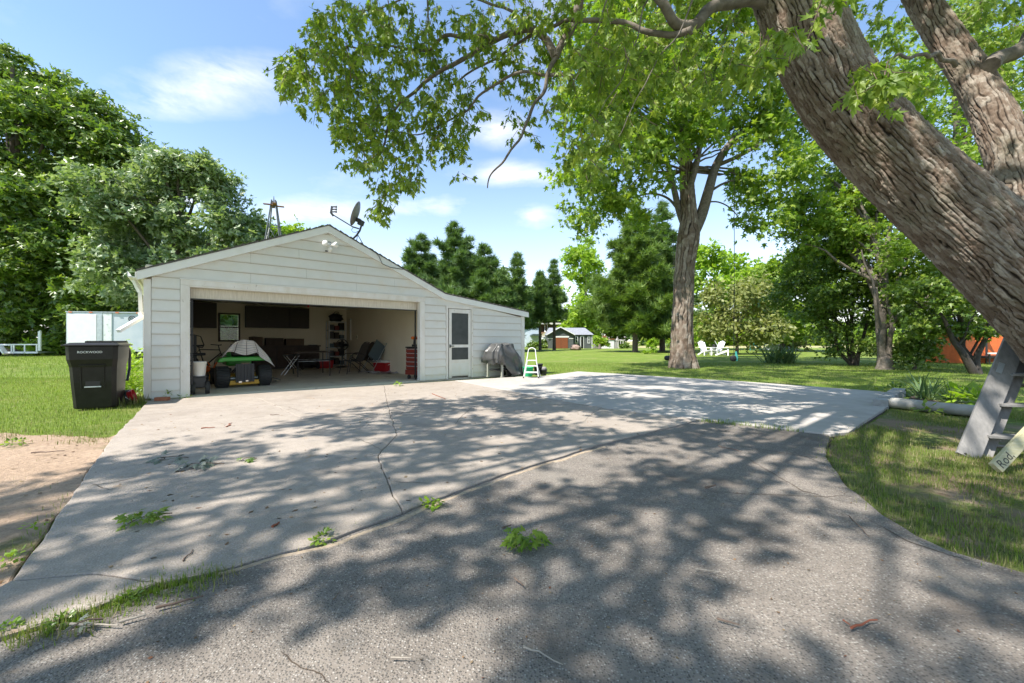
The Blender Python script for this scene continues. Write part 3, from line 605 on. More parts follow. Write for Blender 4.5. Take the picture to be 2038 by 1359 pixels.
# trash cart
tb = thing('trash_cart', 'black wheeled trash cart with ROCKWOOD printed in white beside the garage corner', 'trash bin', G(198, 807) + Vector((0, 0, -.045)), R(31))
def ring(wb, db, z, y0=0, ch=.05): # front at -y, chamfered rectangle
    x, y = wb / 2, db / 2
    return [(-x + ch, -y + y0, z), (x - ch, -y + y0, z), (x, -y + ch + y0, z), (x, y - ch + y0, z), (x - ch, y + y0, z), (-x + ch, y + y0, z), (-x, y - ch + y0, z), (-x, -y + ch + y0, z)]
prof = [(.48, .50, .03, .03), (.50, .52, .06, .03), (.53, .58, .46, .0), (.55, .60, .70, -.01), (.59, .68, .82, -.01), (.605, .70, 1.03, -.01)]
vs = []; fs = []
for p in prof: vs += ring(*p)
for i in range(len(prof) - 1):
    for j in range(8): fs.append((i * 8 + j, i * 8 + (j + 1) % 8, (i + 1) * 8 + (j + 1) % 8, (i + 1) * 8 + j))
fs.append(tuple(range(7, -1, -1))); fs.append(tuple(range(40, 48)))
mb = MB(); mb.add(vs, fs); bod = mb.build('body', M['binplastic'], tb, bevel=.008)
def front_y(z):
    for a, b in zip(prof, prof[1:]):
        if a[2] <= z <= b[2]:
            f = (z - a[2]) / (b[2] - a[2]); ya = -a[1] / 2 + a[3]; yb = -b[1] / 2 + b[3]; return ya + (yb - ya) * f
    return -.3
mb = MB()
for (x0, x1, z0, z1, d) in ((-.15, .15, .70, .735, .02), (-.14, -.125, .36, .70, .014), (.125, .14, .36, .70, .014)):
    mb.add([(x0, front_y(z0) - d, z0), (x1, front_y(z0) - d, z0), (x1, front_y(z1) - d, z1), (x0, front_y(z1) - d, z1), (x0, front_y(z0) + .02, z0), (x1, front_y(z0) + .02, z0), (x1, front_y(z1) + .02, z1), (x0, front_y(z1) + .02, z1)],
           [(0, 1, 2, 3), (4, 7, 6, 5), (0, 4, 5, 1), (3, 2, 6, 7), (0, 3, 7, 4), (1, 5, 6, 2)])
mb.build('moulded_rib', M['binplastic'], tb, bevel=.004)
mb = MB(); mb.box((0, front_y(.42) - .001, .43), (.17, .012, .085)); mb.build('grip_recess', M['black'], tb)
mb = MB(); mb.box((0, front_y(.385) - .010, .384), (.19, .02, .018)); mb.build('grip_bar', M['galv'], tb)
mb = MB(); mb.b2((-.33, -.385, 1.03), (.33, .36, 1.055)); mb.add(ring(.64, .72, 1.055, -.01, .04) + ring(.54, .60, 1.085, -.01, .06), [(j, (j + 1) % 8, 8 + (j + 1) % 8, 8 + j) for j in range(8)] + [tuple(range(8, 16))])
lid = mb.build('lid', M['binplastic'], tb, bevel=.008)
mb = MB(); mb.tube([(-.25, .36, 1.10), (.25, .36, 1.10)], .016, 8)
for x in (-.25, -.08, .08, .25): mb.box((x, .345, 1.085), (.022, .06, .05))
mb.build('lid_hinge', M['binplastic'], lid)
for x in (-.27, .27):
    mb = MB(); mb.tube([(x, .32, 1.00), (x, .42, .97), (x, .455, .88), (x, .43, .60), (x, .30, .42)], .021, 8); mb.build('handle', M['black'], tb)
    mb = MB(); mb.lathe([(.05, -.03), (.125, -.03), (.13, -.02), (.13, .02), (.125, .03), (.05, .03)], 20, (x * 1.05, .30, .13), 'X'); mb.build('wheel', M['rubber'], tb)
text('lettering', 'ROCKWOOD', .050, M['white'], (-.015, front_y(.935) - .004, .935), (R(93), 0, 0), tb, .001, sx=.92)
# things about the corner
bk = tag(MB().b2((-.10, -.048, 0), (.10, .048, .062)).build('brick', M['brick'], bevel=.004), 'loose red brick on the concrete at the garage corner', 'brick'); bk.location = G(323, 797); bk.rotation_euler.z = R(14)
bu = thing('red_bucket', 'red plastic bucket lying half hidden in weeds behind the trash cart', 'bucket', G(256, 800), R(30))
mb = MB(); mb.M = Matrix.Rotation(R(75), 4, 'Y') @ Matrix.Translation((-.10, 0, 0)); mb.lathe([(.075, -.10), (.10, .09), (.107, .10), (.10, .105), (.095, .09), (.07, -.09)], 20); mb.build('shell', M['red'], bu)
mb = MB(); mb.tube([(-.02, -.10, .10), (.06, -.08, .03), (.10, 0, .015), (.06, .08, .03), (-.02, .10, .10)], .004, 6); mb.build('bail', M['chrome'], bu)

# ------------------------------------------------------------------ grill under its cover, step ladder, bucket, tools by the lean-to
gq = thing('covered_grill', 'barbecue grill under a crumpled grey vinyl cover against the lean-to wall', 'grill', GA(7.42, -.36), TH)
nu, nv = 150, 60; V = np.zeros((nv, nu, 3))
for i in range(nv):
    t = i / (nv - 1)
    for j in range(nu):
        a = 2 * math.pi * j / nu; c, s_ = math.cos(a), math.sin(a)
        ex = 2 / 5.0; bx = math.copysign(abs(c) ** ex, c); by = math.copysign(abs(s_) ** ex, s_)
        if t < .16: rr = t / .16; zt = .98 + .03 * (1 - rr ** 2); x = bx * .30 * rr - .10; y = by * .24 * rr
        else:
            q = (t - .16) / .84
            hem = .12 if bx > .1 else .40                              # short at the left, low over the cart on the right
            hem = .40 + (.05 - .40) * min(1, max(0, (bx + .35) / .5))
            hem += .035 * math.sin(a * 5 + 1)
            zt = .98 - (.98 - hem) * q
            wx = .30 + (.20 if bx > 0 else .16) * min(1, q * 2.2) ** 1.5; wy = .24 + .10 * q
            x = bx * wx - .10 + .10 * q * (bx > 0) + .06 * max(0, bx) * q; y = by * wy
            if bx < -.5: zt += .05 * math.sin(q * 3)
            def crease(w_): w_ = math.sin(w_); return math.copysign(abs(w_) ** .55, w_)
            fold = crease(a * 7 + 2.6 * math.sin(a * 2) + q * 2.8) * .058 * q ** .6 + crease(a * 15 + q * 6 + 2 * math.sin(a * 3)) * .014 * q
            fold += .10 * noise.noise(Vector((x * 3, y * 3, zt * 2.6 + bx * 2)))
            sweep = .035 * crease(zt * 9 + bx * 6.0 - 1.5 * a)
            x += c * (fold + sweep * q); y += s_ * (fold + sweep * q)
        z = zt + .02 * noise.noise(Vector((x * 6, y * 6, 0)))
        if zt > .93 and -.15 < x + .1 < .1: z -= .03
        V[i, j] = (x, y, z)
idx = np.arange(nv - 1)[:, None] * nu + np.arange(nu)[None]; idn = np.arange(nv - 1)[:, None] * nu + ((np.arange(nu) + 1) % nu)[None]
Fq = np.stack([idx, idn, idn + nu, idx + nu], -1).reshape(-1, 4)
cv = npmesh('cover', V.reshape(-1, 3), Fq, M['cover'], gq, smooth=True)
for (x, y) in ((-.50, .16), (-.30, -.26), (.42, .20)):
    mb = MB(); mb.bar((x, y, 0.02), (x, y, .55), .055, .045, (0, 1, 0)); mb.box((x, y, .012), (.085, .07, .024)); mb.build('leg', M['legtan'], gq)
for y in (-.12, .18):
    mb = MB(); mb.lathe([(.03, -.02), (.085, -.02), (.09, 0), (.085, .02), (.03, .02)], 18, (.10, y, .09), 'Y'); mb.build('wheel', M['rubber'], gq)
mb = MB(); mb.b2((-.48, -.2, .20), (.40, .22, .225)); mb.build('lower_shelf', M['dkmetal'], gq)
mb = MB(); mb.b2((-.36, -.2, .52), (.18, .2, .90)); mb.build('firebox', M['dkmetal'], gq)

sl_ = thing('step_ladder', 'small white tubular step ladder beside the lean-to corner', 'step ladder', G(1058, 751.5), R(-8))
hw = .19
def lt(mb, pts, r=.0115): mb.tube(pts, r, 8)
mb = MB(); ps = [(-.17, -.17, .0)]
arch = [(-.215, -.20, .01), (-.125, .05, .62), (-.105, .10, .78)] + [(-.105 * math.cos(R(a)), .10 + .02 * math.sin(R(a)), .78 + .085 * math.sin(R(a))) for a in range(20, 180, 20)] + [(.105, .10, .78), (.125, .05, .62), (.215, -.20, .01)]
lt(mb, [(x, y, z * 1.0) for (x, y, z) in arch]); mb.build('front_frame', M['wpaint'], sl_)
mb = MB(); lt(mb, [(-.235, .30, .01), (-.12, .06, .50)]); lt(mb, [(.235, .30, .01), (.12, .06, .50)]); lt(mb, [(-.21, .24, .12), (.21, .24, .12)], .008); mb.build('rear_frame', M['wpaint'], sl_)
for (z, y, wd) in ((.17, -.13, .37), (.345, -.06, .32), (.50, .02, .26)):
    mb = MB(); mb.box((0, y + .03, z), (wd, .11, .022)); mb.build('step', M['wpaint'], sl_, bevel=.004)
for x in (-.215, .215): mb = MB(); mb.lathe([(.016, 0), (.016, .05)], 8, (x, -.20, 0)); mb.build('foot_cap', M['rubber'], sl_)
gb = thing('green_bucket', 'bright green plastic bucket standing behind the white step ladder', 'bucket', G(1051, 748.5), 0)
mb = MB(); mb.lathe([(.125, 0), (.16, .26), (.168, .265), (.168, .28), (.155, .28), (.15, .262), (.115, .012)], 24); mb.build('shell', M['green'], gb)
mb = MB(); mb.tube([(.165 * math.cos(R(a)), -.165 * math.sin(R(a)) * .75, .26 - .06 * math.sin(R(a))) for a in range(0, 181, 20)], .004, 6); mb.build('bail', M['chrome'], gb)
ck = thing('cinder_planter', 'dark pots and stones heaped behind the white step ladder', 'pots', G(1070, 746.5), R(12))
for (x, y, z, r, h) in ((0.02, .06, 0, .12, .24), (.20, .0, 0, .10, .15), (.10, .16, .0, .11, .32)):
    mb = MB(); mb.lathe([(r * .72, z), (r, z + h), (r * 1.08, z + h), (r * 1.08, z + h + .03), (r * .92, z + h + .03), (r * .9, z + h - .02), (.01, z + h - .03)], 16, (x, y, 0)); mb.build('pot', M['dkmetal'] if x else M['stone'], ck)
mb = MB(); mb.ball((.20, -.0, .20), (.09, .08, .06), 12, 8, .5, 3); mb.build('stone', M['stone'], ck)

# ------------------------------------------------------------------ inside the garage
def gloc(px, py, z=.006): q = G(px, py); q.z = z; return q
# riding mower, its back to the camera
tr = thing('riding_mower', 'green and yellow riding mower parked inside the garage with its back to the door', 'riding mower', gloc(488, 771), TH + R(2))
def tyre(mb, c, r, w_, hub):
    mb.lathe([(hub, -w_ / 2), (r * .86, -w_ / 2), (r * .97, -w_ * .40), (r, -w_ * .2), (r, w_ * .2), (r * .97, w_ * .40), (r * .86, w_ / 2), (hub, w_ / 2)], 24, c, 'X')
    for k in range(24):
        a = 2 * math.pi * k / 24
        for sgn in (-1, 1): mb.box((c[0] + sgn * w_ * .2, c[1] + r * math.cos(a + sgn * .06), c[2] + r * math.sin(a + sgn * .06)), (w_ * .4, .035, .022), (a - math.pi / 2, 0, 0))
for x in (-.41, .41):
    mb = MB(); tyre(mb, (x, .22, .24), .235, .27, .12); wl = mb.build('rear_tyre', M['rubber'], tr)
    mb = MB(); mb.lathe([(.02, -.10), (.12, -.11), (.12, .11), (.02, .10)], 16, (x, .22, .24), 'X'); mb.build('rim', M['tyellow'], wl)
for x in (-.46, .52):
    mb = MB(); tyre(mb, (x, 1.42, .17), .17, .16, .09); wl = mb.build('front_tyre', M['rubber'], tr)
    mb = MB(); mb.lathe([(.02, -.09), (.09, -.085), (.09, .085), (.02, .09)], 16, (x, 1.42, .17), 'X'); mb.build('rim', M['tyellow'], wl)
mb = MB(); pf = [(-.50, .60), (-.47, .70), (.47, .70), (.50, .60)]
mb.prism([(-.52, .585), (-.50, .645), (-.44, .70), (.44, .70), (.50, .645), (.52, .585), (.44, .585), (.40, .60), (-.40, .60), (-.44, .585)], -.06, .62); mb.build('fender', M['tgreen'], tr, bevel=.02)
mb = MB(); mb.box((0, 1.32, .62), (.52, .9, .34)); mb.build('hood', M['tgreen'], tr, bevel=.05)
mb = MB(); mb.box((0, .02, .33), (.36, .05, .42)); bp = mb.build('back_plate', M['dkmetal'], tr, bevel=.006)
mb = MB()
for x in (-.13, -.065, 0, .065, .13): mb.box((x, -.012, .34), (.026, .022, .40))
mb.build('cooling_rib', M['dkmetal'], bp)
mb = MB(); mb.box((.0, -.014, .545), (.16, .012, .035)); mb.build('rating_plate', M['card'], bp)
mb = MB(); mb.box((-.10, -.03, .13), (.06, .05, .04)); mb.box((.03, -.03, .15), (.05, .05, .03)); mb.build('hitch', M['chrome'], bp)
mb = MB(); mb.box((0, .10, .11), (.58, .10, .10)); mb.build('rear_frame', M['tyellow'], tr, bevel=.01)
mb = MB(); mb.tube([(-.30, .2, .2), (.30, .2, .2)], .035, 8); mb.build('axle', M['galv'], tr)
mb = MB(); mb.box((0, .95, .19), (.95, .55, .12)); mb.build('mower_deck', M['tyellow'], tr, bevel=.03)
mb = MB(); mb.add([(.46, .72, .20), (.46, 1.18, .20), (.86, 1.22, .05), (.86, .70, .05), (.46, .72, .235), (.46, 1.18, .235), (.86, 1.22, .075), (.86, .70, .075)], [(0, 1, 2, 3), (7, 6, 5, 4), (0, 4, 5, 1), (1, 5, 6, 2), (2, 6, 7, 3), (3, 7, 4, 0)]); mb.build('discharge_chute', M['black'], tr)
mb = MB(); mb.box((0, .36, .76), (.42, .40, .11)); mb.box((0, .20, .91), (.38, .10, .26), (-.15, 0, 0)); mb.build('seat', M['black'], tr, bevel=.03)
mb = MB(); mb.tube([(0, 1.05, .6), (0, .85, .95)], .03, 8); mb.torus((0, .83, .97), .17, .015, 'Z'); mb.build('steering_wheel', M['black'], tr)
# striped blanket over its seat
bl = thing('striped_blanket', 'white and grey striped blanket draped over the seat of the riding mower', 'blanket', tr.location, tr.rotation_euler.z)
na, nb = 46, 40; V = np.zeros((na, nb, 3)); UV = np.zeros((na, nb, 2))
for i in range(na):
    u = i / (na - 1)
    for j in range(nb):
        v = j / (nb - 1); s_ = u * 1.24 - .5
        e = max(0, (u - .74) / .26); xt = -.22 + .50 * u; xb = -.46 + .92 * u + .10 * e; ze = .78 + .04 * math.sin(u * 9) - .10 * (u < .12) * (1 - u / .12) - .34 * e ** .6
        top = 1.09 - .10 * abs(2 * u - 1) ** 2.5 - .10 * e
        if v < .34: q = v / .34; x = xt; y = .36 - .34 * q; zz_ = top - .02 * (1 - q)
        else: q = (v - .34) / .66; x = xt + (xb - xt) * q ** .8; y = .02 - .13 * q - .10 * e * q; zz_ = top + (ze - top) * q ** 1.15
        cr = math.sin(u * 22 + 2 * math.sin(u * 7) + v * 2); y += .03 * cr * (.3 + v) + .04 * noise.noise(Vector((u * 5, v * 4, 7))); zz_ += .03 * noise.noise(Vector((u * 4, v * 3, 1)))
        V[i, j] = (x, y, max(zz_, .34)); UV[i, j] = (u, v)
i = np.arange(na - 1)[:, None] * nb + np.arange(nb - 1)[None]; Fq = np.stack([i, i + 1, i + nb + 1, i + nb], -1).reshape(-1, 4)
cl_ = npmesh('cloth', V.reshape(-1, 3), Fq, M['stripe'], bl, smooth=True)
uv = cl_.data.uv_layers.new(name='UVMap'); uvf = UV.reshape(-1, 2)[Fq.ravel()]; uv.data.foreach_set('uv', uvf.astype(np.float32).ravel())
so_ = cl_.modifiers.new('thick', 'SOLIDIFY'); so_.thickness = .012

# bicycle and the clutter by the left jamb
def wheelset(mb, c, r): mb.torus(c, r, .020, 'Y', 28, 8)
bi = thing('bicycle', 'dark bicycle leaning by the left inner wall behind the riding mower', 'bicycle', gloc(412, 748), TH + R(22))
for x in (-.52, .52):
    mb = MB(); wheelset(mb, (x, 0, .335), .315); wl = mb.build('tyre', M['rubber'], bi)
    mb = MB(); mb.torus((x, 0, .335), .292, .008, 'Y', 28, 6)
    for k in range(14): a = math.pi * 2 * k / 14; mb.tube([(x, .02 * (-1) ** k, .335), (x + .29 * math.cos(a), 0, .335 + .29 * math.sin(a))], .0022, 4, False)
    mb.lathe([(.02, -.04), (.02, .04)], 8, (x, 0, .335), 'Y'); mb.build('rim', M['chrome'], wl)
mb = MB(); A, B_, C_, D_, E_ = (-.52, 0, .335), (-.06, 0, .30), (-.20, 0, .80), (.34, 0, .78), (.37, 0, .68)
for a, b, r in ((A, B_, .012), (A, C_, .011), (B_, C_, .017), (C_, D_, .016), (B_, E_, .019), (D_, (.52, 0, .335), .015)): mb.tube([a, b], r, 8)
mb.build('frame', M['dkmetal'], bi)
mb = MB(); mb.tube([D_, (.31, 0, .92)], .014, 8); mb.tube([(.24, -.30, .95), (.33, -.12, .93), (.33, .12, .93), (.24, .30, .95)], .013, 8); mb.build('handlebar', M['dkmetal'], bi)
mb = MB(); mb.box((-.23, 0, .92), (.26, .13, .05)); mb.tube([C_, (-.22, 0, .90)], .013, 8); mb.build('saddle', M['black'], bi, bevel=.015)
mb = MB(); mb.lathe([(.02, -.01), (.09, -.005), (.09, .005), (.02, .01)], 16, (-.06, -.05, .30), 'Y'); mb.bar((-.06, -.07, .30), (.04, -.07, .17), .012, .02); mb.box((.04, -.12, .17), (.09, .09, .02)); mb.build('crank', M['dkmetal'], bi)
ex = thing('exercise_machine', 'black exercise machine with an upright post and padded handles just inside the left jamb', 'exercise machine', gloc(388, 757), TH)
mb = MB(); mb.bar((0, 0, .02), (0, 0, 1.22), .07, .07, (0, 1, 0)); mb.build('post', M['black'], ex)
mb = MB(); mb.tube([(0, 0, 1.22), (-.25, 0, 1.22), (-.28, .1, 1.1)], .018, 8); mb.tube([(0, 0, 1.22), (.12, -.05, 1.18), (.19, -.07, .95), (.16, -.05, .88), (.05, 0, .90)], .014, 8); mb.build('handle', M['black'], ex)
mb = MB(); mb.box((.03, 0, .70), (.40, .20, .07)); mb.build('seat', M['black'], ex, bevel=.02)
mb = MB(); mb.bar((-.2, -.2, .04), (.75, .25, .04), .08, .06); mb.bar((.0, .3, .04), (.0, -.3, .04), .06, .05); mb.bar((.0, .0, .55), (.5, .25, .08), .04, .04); mb.build('base', M['dkmetal'], ex)
cart = thing('flat_cart', 'low dark flat cart of pale planks between the left jamb and the riding mower', 'cart', gloc(412, 762), TH)
for k in range(3): mb = MB(); mb.b2((-.42, -.26 + k * .18, .22), (.55, -.10 + k * .18, .245)); mb.build('plank', M['card'], cart)
mb = MB(); mb.b2((-.42, -.25, .17), (.55, -.21, .219)); mb.b2((-.42, .21, .17), (.55, .25, .219)); mb.bar((.55, .0, .2), (.72, .0, .62), .025, .025); mb.build('frame', M['dkmetal'], cart)
for x in (-.3, .42):
    for y in (-.2, .2): mb = MB(); mb.lathe([(.02, -.02), (.085, -.02), (.085, .02), (.02, .02)], 14, (x, y, .085), 'Y'); mb.build('wheel', M['rubber'], cart)
trm = thing('leaf_blower', 'orange and black leaf blower lying on the flat cart', 'leaf blower', cart.location + Vector((-.10, .02, .247)), TH + R(15))
mb = MB(); mb.ball((0, 0, .10), (.15, .11, .10), 14, 9); mb.build('motor_housing', M['orange'], trm)
mb = MB(); mb.tube([(.1, 0, .08), (.35, .02, .07), (.62, .05, .05)], [.05, .045, .04], 10); mb.build('nozzle', M['black'], trm)
mb = MB(); mb.tube([(-.1, 0, .15), (-.06, 0, .26), (.08, 0, .27), (.14, 0, .18)], .018, 8); mb.tube([(.2, 0, .1), (.3, -.02, .3)], .02, 8); mb.build('handle', M['orange'], trm)
hb = thing('white_bucket', 'white bucket standing on the small wheeled machine beside the left door jamb', 'bucket', GA(.17, .42, .36), TH)
mb = MB(); mb.lathe([(.10, 0), (.125, .27), (.132, .275), (.132, .29), (.12, .29), (.115, .27), (.095, .012)], 20); mb.build('shell', M['cooler_lid'], hb)
mb = MB(); mb.tube([(.128 * math.cos(R(a)), -.128 * math.sin(R(a)) * .6, .27 - .09 * math.sin(R(a))) for a in range(0, 181, 20)], .004, 6); mb.build('bail', M['chrome'], hb)
pw = thing('pressure_washer', 'small black wheeled machine with chrome hub just inside the left door jamb', 'machine', GA(.17, .42, .006), TH)
for x in (-.10, .13): mb = MB(); mb.lathe([(.03, -.035), (.12, -.035), (.125, -.02), (.125, .02), (.12, .035), (.03, .035)], 18, (x, -.13, .125), 'X'); wl = mb.build('wheel', M['rubber'], pw); mb = MB(); mb.lathe([(.005, -.04), (.07, -.037), (.07, .037), (.005, .04)], 12, (x, -.13, .125), 'X'); mb.build('hub', M['chrome'], wl)
mb = MB(); mb.box((0, .02, .23), (.22, .26, .22)); mb.build('engine', M['dkmetal'], pw, bevel=.02)
mb = MB(); mb.tube([(-.14, .15, .02), (-.14, .15, .34), (.14, .15, .34), (.14, .15, .02)], .012, 8); mb.box((0, .02, .346), (.24, .28, .02)); mb.build('frame', M['dkmetal'], pw)

# wall cabinets
wc = thing('wall_cabinet', 'dark brown wall cabinet left of the small back window inside the garage', 'cabinet', GA(-.50, D - .36, 1.52), TH, 'wall cabinets')
mb = MB(); mb.b2((0, .02, 0), (1.36, .34, .88)); mb.build('carcass', M['dkwood'], wc)
for k in range(2): mb = MB(); mb.b2((.01 + k * .68, 0, .01), (.67 + k * .68, .019, .87)); mb.build('cabinet_door', M['dkwood'], wc, bevel=.004)
wc = thing('wall_cabinet', 'long dark wall cabinet right of the small back window inside the garage', 'cabinet', GA(1.72, D - .36, 1.56), TH, 'wall cabinets')
mb = MB(); mb.b2((0, .02, 0), (2.12, .34, .80)); mb.build('carcass', M['dkwood'], wc)
for k in range(3): mb = MB(); mb.b2((.01 + k * .705, 0, .01), (.70 + k * .705, .019, .79)); mb.build('cabinet_door', M['dkwood'], wc, bevel=.004)
# workbench and what stands on it
wb = thing('workbench', 'dark brown workbench with cupboards along the back wall of the garage', 'workbench', GA(1.9, D - .62, .006), TH)
mb = MB(); mb.b2((0, 0, .84), (2.3, .6, .885)); mb.build('worktop', M['bench'], wb)
for k in range(3): mb = MB(); mb.b2((.05 + k * .74, .03, .08), (.76 + k * .74, .05, .82)); mb.build('cupboard_door', M['bench'], wb, bevel=.004)
mb = MB(); mb.b2((.04, .051, .0), (2.26, .6, .838)); mb.build('carcass', M['dkwood'], wb)
def carton(lbl, s, d, z, w_, dp, h, m_='card', rz=0):
    t = thing('cardboard_box', lbl, 'box', GA(s, d, z), TH + rz)
    mb = MB(); mb.b2((-w_ / 2, -dp / 2, 0), (w_ / 2, dp / 2, h)); mb.build('carton', M[m_], t, bevel=.003)
    mb = MB(); mb.add([(-w_ / 2, -dp / 2, h), (0, -dp / 2, h + .02), (0, dp / 2, h + .02), (-w_ / 2, dp / 2, h), (-w_ / 2, -dp / 2, h + .004), (0, -dp / 2, h + .024), (0, dp / 2, h + .024), (-w_ / 2, dp / 2, h + .004)], [(0, 1, 2, 3), (4, 5, 6, 7), (0, 1, 5, 4), (1, 2, 6, 5), (2, 3, 7, 6), (3, 0, 4, 7)]); mb.build('flap', M[m_], t)
carton('wide brown cardboard box at the right end on the dark workbench', 3.30, D - .35, .892, .62, .38, .26)
carton('long brown box in the middle of the dark workbench', 2.62, D - .33, .892, .58, .36, .28, 'bench')
carton('pale open carton on the bench above the striped blanket', 2.02, D - .40, .892, .34, .30, .32, 'card', R(20))
t = thing('paper_stack', 'white papers on a dark tray at the right end of the workbench', 'papers', GA(3.95, D - .4, .888), TH); mb = MB(); mb.box((0, 0, .012), (.30, .22, .02)); mb.build('tray', M['black'], t); mb = MB(); mb.box((.01, 0, .028), (.24, .18, .01)); mb.build('sheets', M['white'], t)
# folding table with folded stools under it
ta = G(593, 751); tb_ = G(645, 749); rzt = math.atan2(tb_.y - ta.y, tb_.x - ta.x)
ft = thing('folding_table', 'dark folding table with thin black legs in the middle of the garage', 'table', Vector((ta.x, ta.y, .006)), TH - R(6))
mb = MB(); mb.b2((-.06, -.05, .70), (.92, 1.42, .73)); mb.build('tabletop', M['bench'], ft, bevel=.006)
for (x, y) in ((0, 0), (.86, .02), (0, 1.35), (.86, 1.35)):
    mb = MB(); mb.tube([(x, y, 0), (x, y, .70)], .016, 8); mb.build('leg', M['black'], ft)
mb = MB(); mb.tube([(0, 0, .46), (.86, .02, .46)], .008, 6); mb.tube([(0, 1.35, .46), (.86, 1.35, .46)], .008, 6); mb.build('brace', M['galv'], ft)
fs_ = thing('folding_stool', 'folded stool with crossed chrome legs beside the dark folding table', 'stool', gloc(580, 746), TH + R(5))
mb = MB()
for y in (-.16, .16): mb.tube([(-.25, y, .0), (.18, y, .60)], .009, 6); mb.tube([(.25, y, .0), (-.18, y, .60)], .009, 6)
mb.build('crossed_legs', M['chrome'], fs_); mb = MB(); mb.box((0, 0, .615), (.42, .36, .03)); mb.build('seat', M['black'], fs_, bevel=.01)
mo = thing('push_mower', 'dark push mower with thin wheels behind the folding table', 'mower', GA(3.55, D - 1.35, .006), TH + R(10))
for (x, y) in ((-.28, -.25), (.28, -.25), (-.28, .3), (.28, .3)):
    mb = MB(); mb.torus((x, y, .15), .125, .022, 'X', 20, 8); mb.lathe([(.01, -.02), (.11, -.01), (.11, .01), (.01, .02)], 12, (x, y, .15), 'X'); mb.build('wheel', M['rubber'], mo)
mb = MB(); mb.box((0, .02, .22), (.5, .6, .14)); mb.build('deck', M['dkmetal'], mo, bevel=.04); mb = MB(); mb.lathe([(.13, .29), (.13, .40), (.09, .44), (.0, .45)], 16); mb.build('engine', M['black'], mo)
rc = thing('red_tub', 'dark red storage tub on the floor behind the folding table', 'tub', GA(4.25, D - 1.0, .006), TH)
mb = MB(); mb.add([(-.24, -.17, 0), (.24, -.17, 0), (.24, .17, 0), (-.24, .17, 0), (-.28, -.2, .30), (.28, -.2, .30), (.28, .2, .30), (-.28, .2, .30)], [(3, 2, 1, 0), (0, 1, 5, 4), (1, 2, 6, 5), (2, 3, 7, 6), (3, 0, 4, 7), (4, 5, 6, 7)]); mb.build('shell', M['red'], rc, bevel=.01); mb = MB(); mb.b2((-.30, -.22, .30), (.30, .22, .33)); mb.build('lid', M['dkmetal'], rc, bevel=.006)
# shelf rack
sr = thing('shelf_rack', 'tall white metal shelf rack full of dark goods in the back corner of the garage', 'shelving', GA(4.55, D - .46, .006), TH)
for x in (0, .66):
    for y in (0, .38):
        mb = MB(); mb.b2((x - .02, y - .02, 0), (x + .02, y + .02, 1.85)); mb.build('post', M['wpaint'], sr)
gd_ = [('black', .30), ('redpaint', .18), ('dkmetal', .22), ('card', .20), ('bluecloth', .16), ('dkwood', .26)]
for k in range(6):
    z = .06 + k * .355
    mb = MB(); mb.b2((-.01, -.01, z), (.67, .39, z + .025)); mb.build('shelf_board', M['wpaint'] if k % 2 else M['galv'], sr)
sk = 0
for k in range(5):
    z = .06 + k * .355 + .026
    for q in range(3):
        mm, hh = gd_[(k * 2 + q * 5) % 6]; lblx = ('lower left', 'lower middle', 'lower right')[q]
        nm = {'black': 'black case', 'redpaint': 'red tin', 'dkmetal': 'dark canister', 'card': 'brown carton', 'bluecloth': 'folded blue cloth', 'dkwood': 'dark wooden box'}[mm]
        lev = ('bottom', 'second', 'third', 'fourth', 'top')[k]; pos = ('left', 'middle', 'right')[q]
        o = tag(MB().box((0, 0, hh / 2), (.17, .28, hh)).build('stored_item', M[mm], bevel=.012), f'{nm} at the {pos} of the {lev} shelf of the white rack', 'box', 'goods on the shelf rack')
        o.location = GA(4.55 + .13 + q * .20, D - .46 + .19, .006 + z); o.rotation_euler.z = TH + R((q - 1) * 4)
bg_ = thing('black_bag', 'black bag slumped on top of the shelf rack in the back corner', 'bag', GA(4.88, D - .27, 1.868), TH)
mb = MB(); mb.ball((0, 0, .16), (.27, .18, .17), 14, 10, .5, 4); mb.build('body', M['black'], bg_); mb = MB(); mb.tube([(-.12, 0, .29), (-.05, 0, .40), (.08, 0, .40), (.14, 0, .28)], .012, 6); mb.build('strap', M['dkmetal'], bg_)
# fan
fa = thing('pedestal_fan', 'black round pedestal fan standing near the right inner wall', 'fan', gloc(681, 731), R(34))
mb = MB(); mb.lathe([(.02, 0), (.20, .0), (.20, .02), (.03, .05)], 20); mb.bar((-.26, -.06, .012), (.26, .06, .012), .05, .02); mb.build('base', M['black'], fa)
mb = MB(); mb.tube([(0, 0, .03), (0, 0, .45)], .022, 8); mb.tube([(0, 0, .45), (0, 0, .74)], .014, 8); mb.build('pole', M['black'], fa)
mb = MB(); mb.torus((0, -.02, .90), .225, .012, 'Y', 28, 6); mb.torus((0, .06, .90), .215, .010, 'Y', 28, 6)
for k in range(26): a = 2 * math.pi * k / 26; mb.tube([(.05 * math.cos(a), -.07, .90 + .05 * math.sin(a)), (.16 * math.cos(a), -.06, .90 + .16 * math.sin(a)), (.225 * math.cos(a), -.02, .90 + .225 * math.sin(a))], .003, 4, False)
mb.torus((0, -.06, .90), .13, .003, 'Y', 24, 4); mb.build('cage', M['black'], fa)
mb = MB(); mb.lathe([(.05, -.0), (.06, .10), (.04, .16)], 14, (0, .04, .90), 'Y'); mb.build('motor', M['black'], fa)
for k in range(4):
    a = k * math.pi / 2; mb = MB(); mb.M = Matrix.Translation((0, 0, .90)) @ Matrix.Rotation(a, 4, 'Y') @ Matrix.Translation((.11, 0, 0)) @ Matrix.Rotation(.5, 4, 'X'); mb.box((0, 0, 0), (.17, .004, .12)); mb.build('blade', M['dkmetal'], fa, bevel=.001)
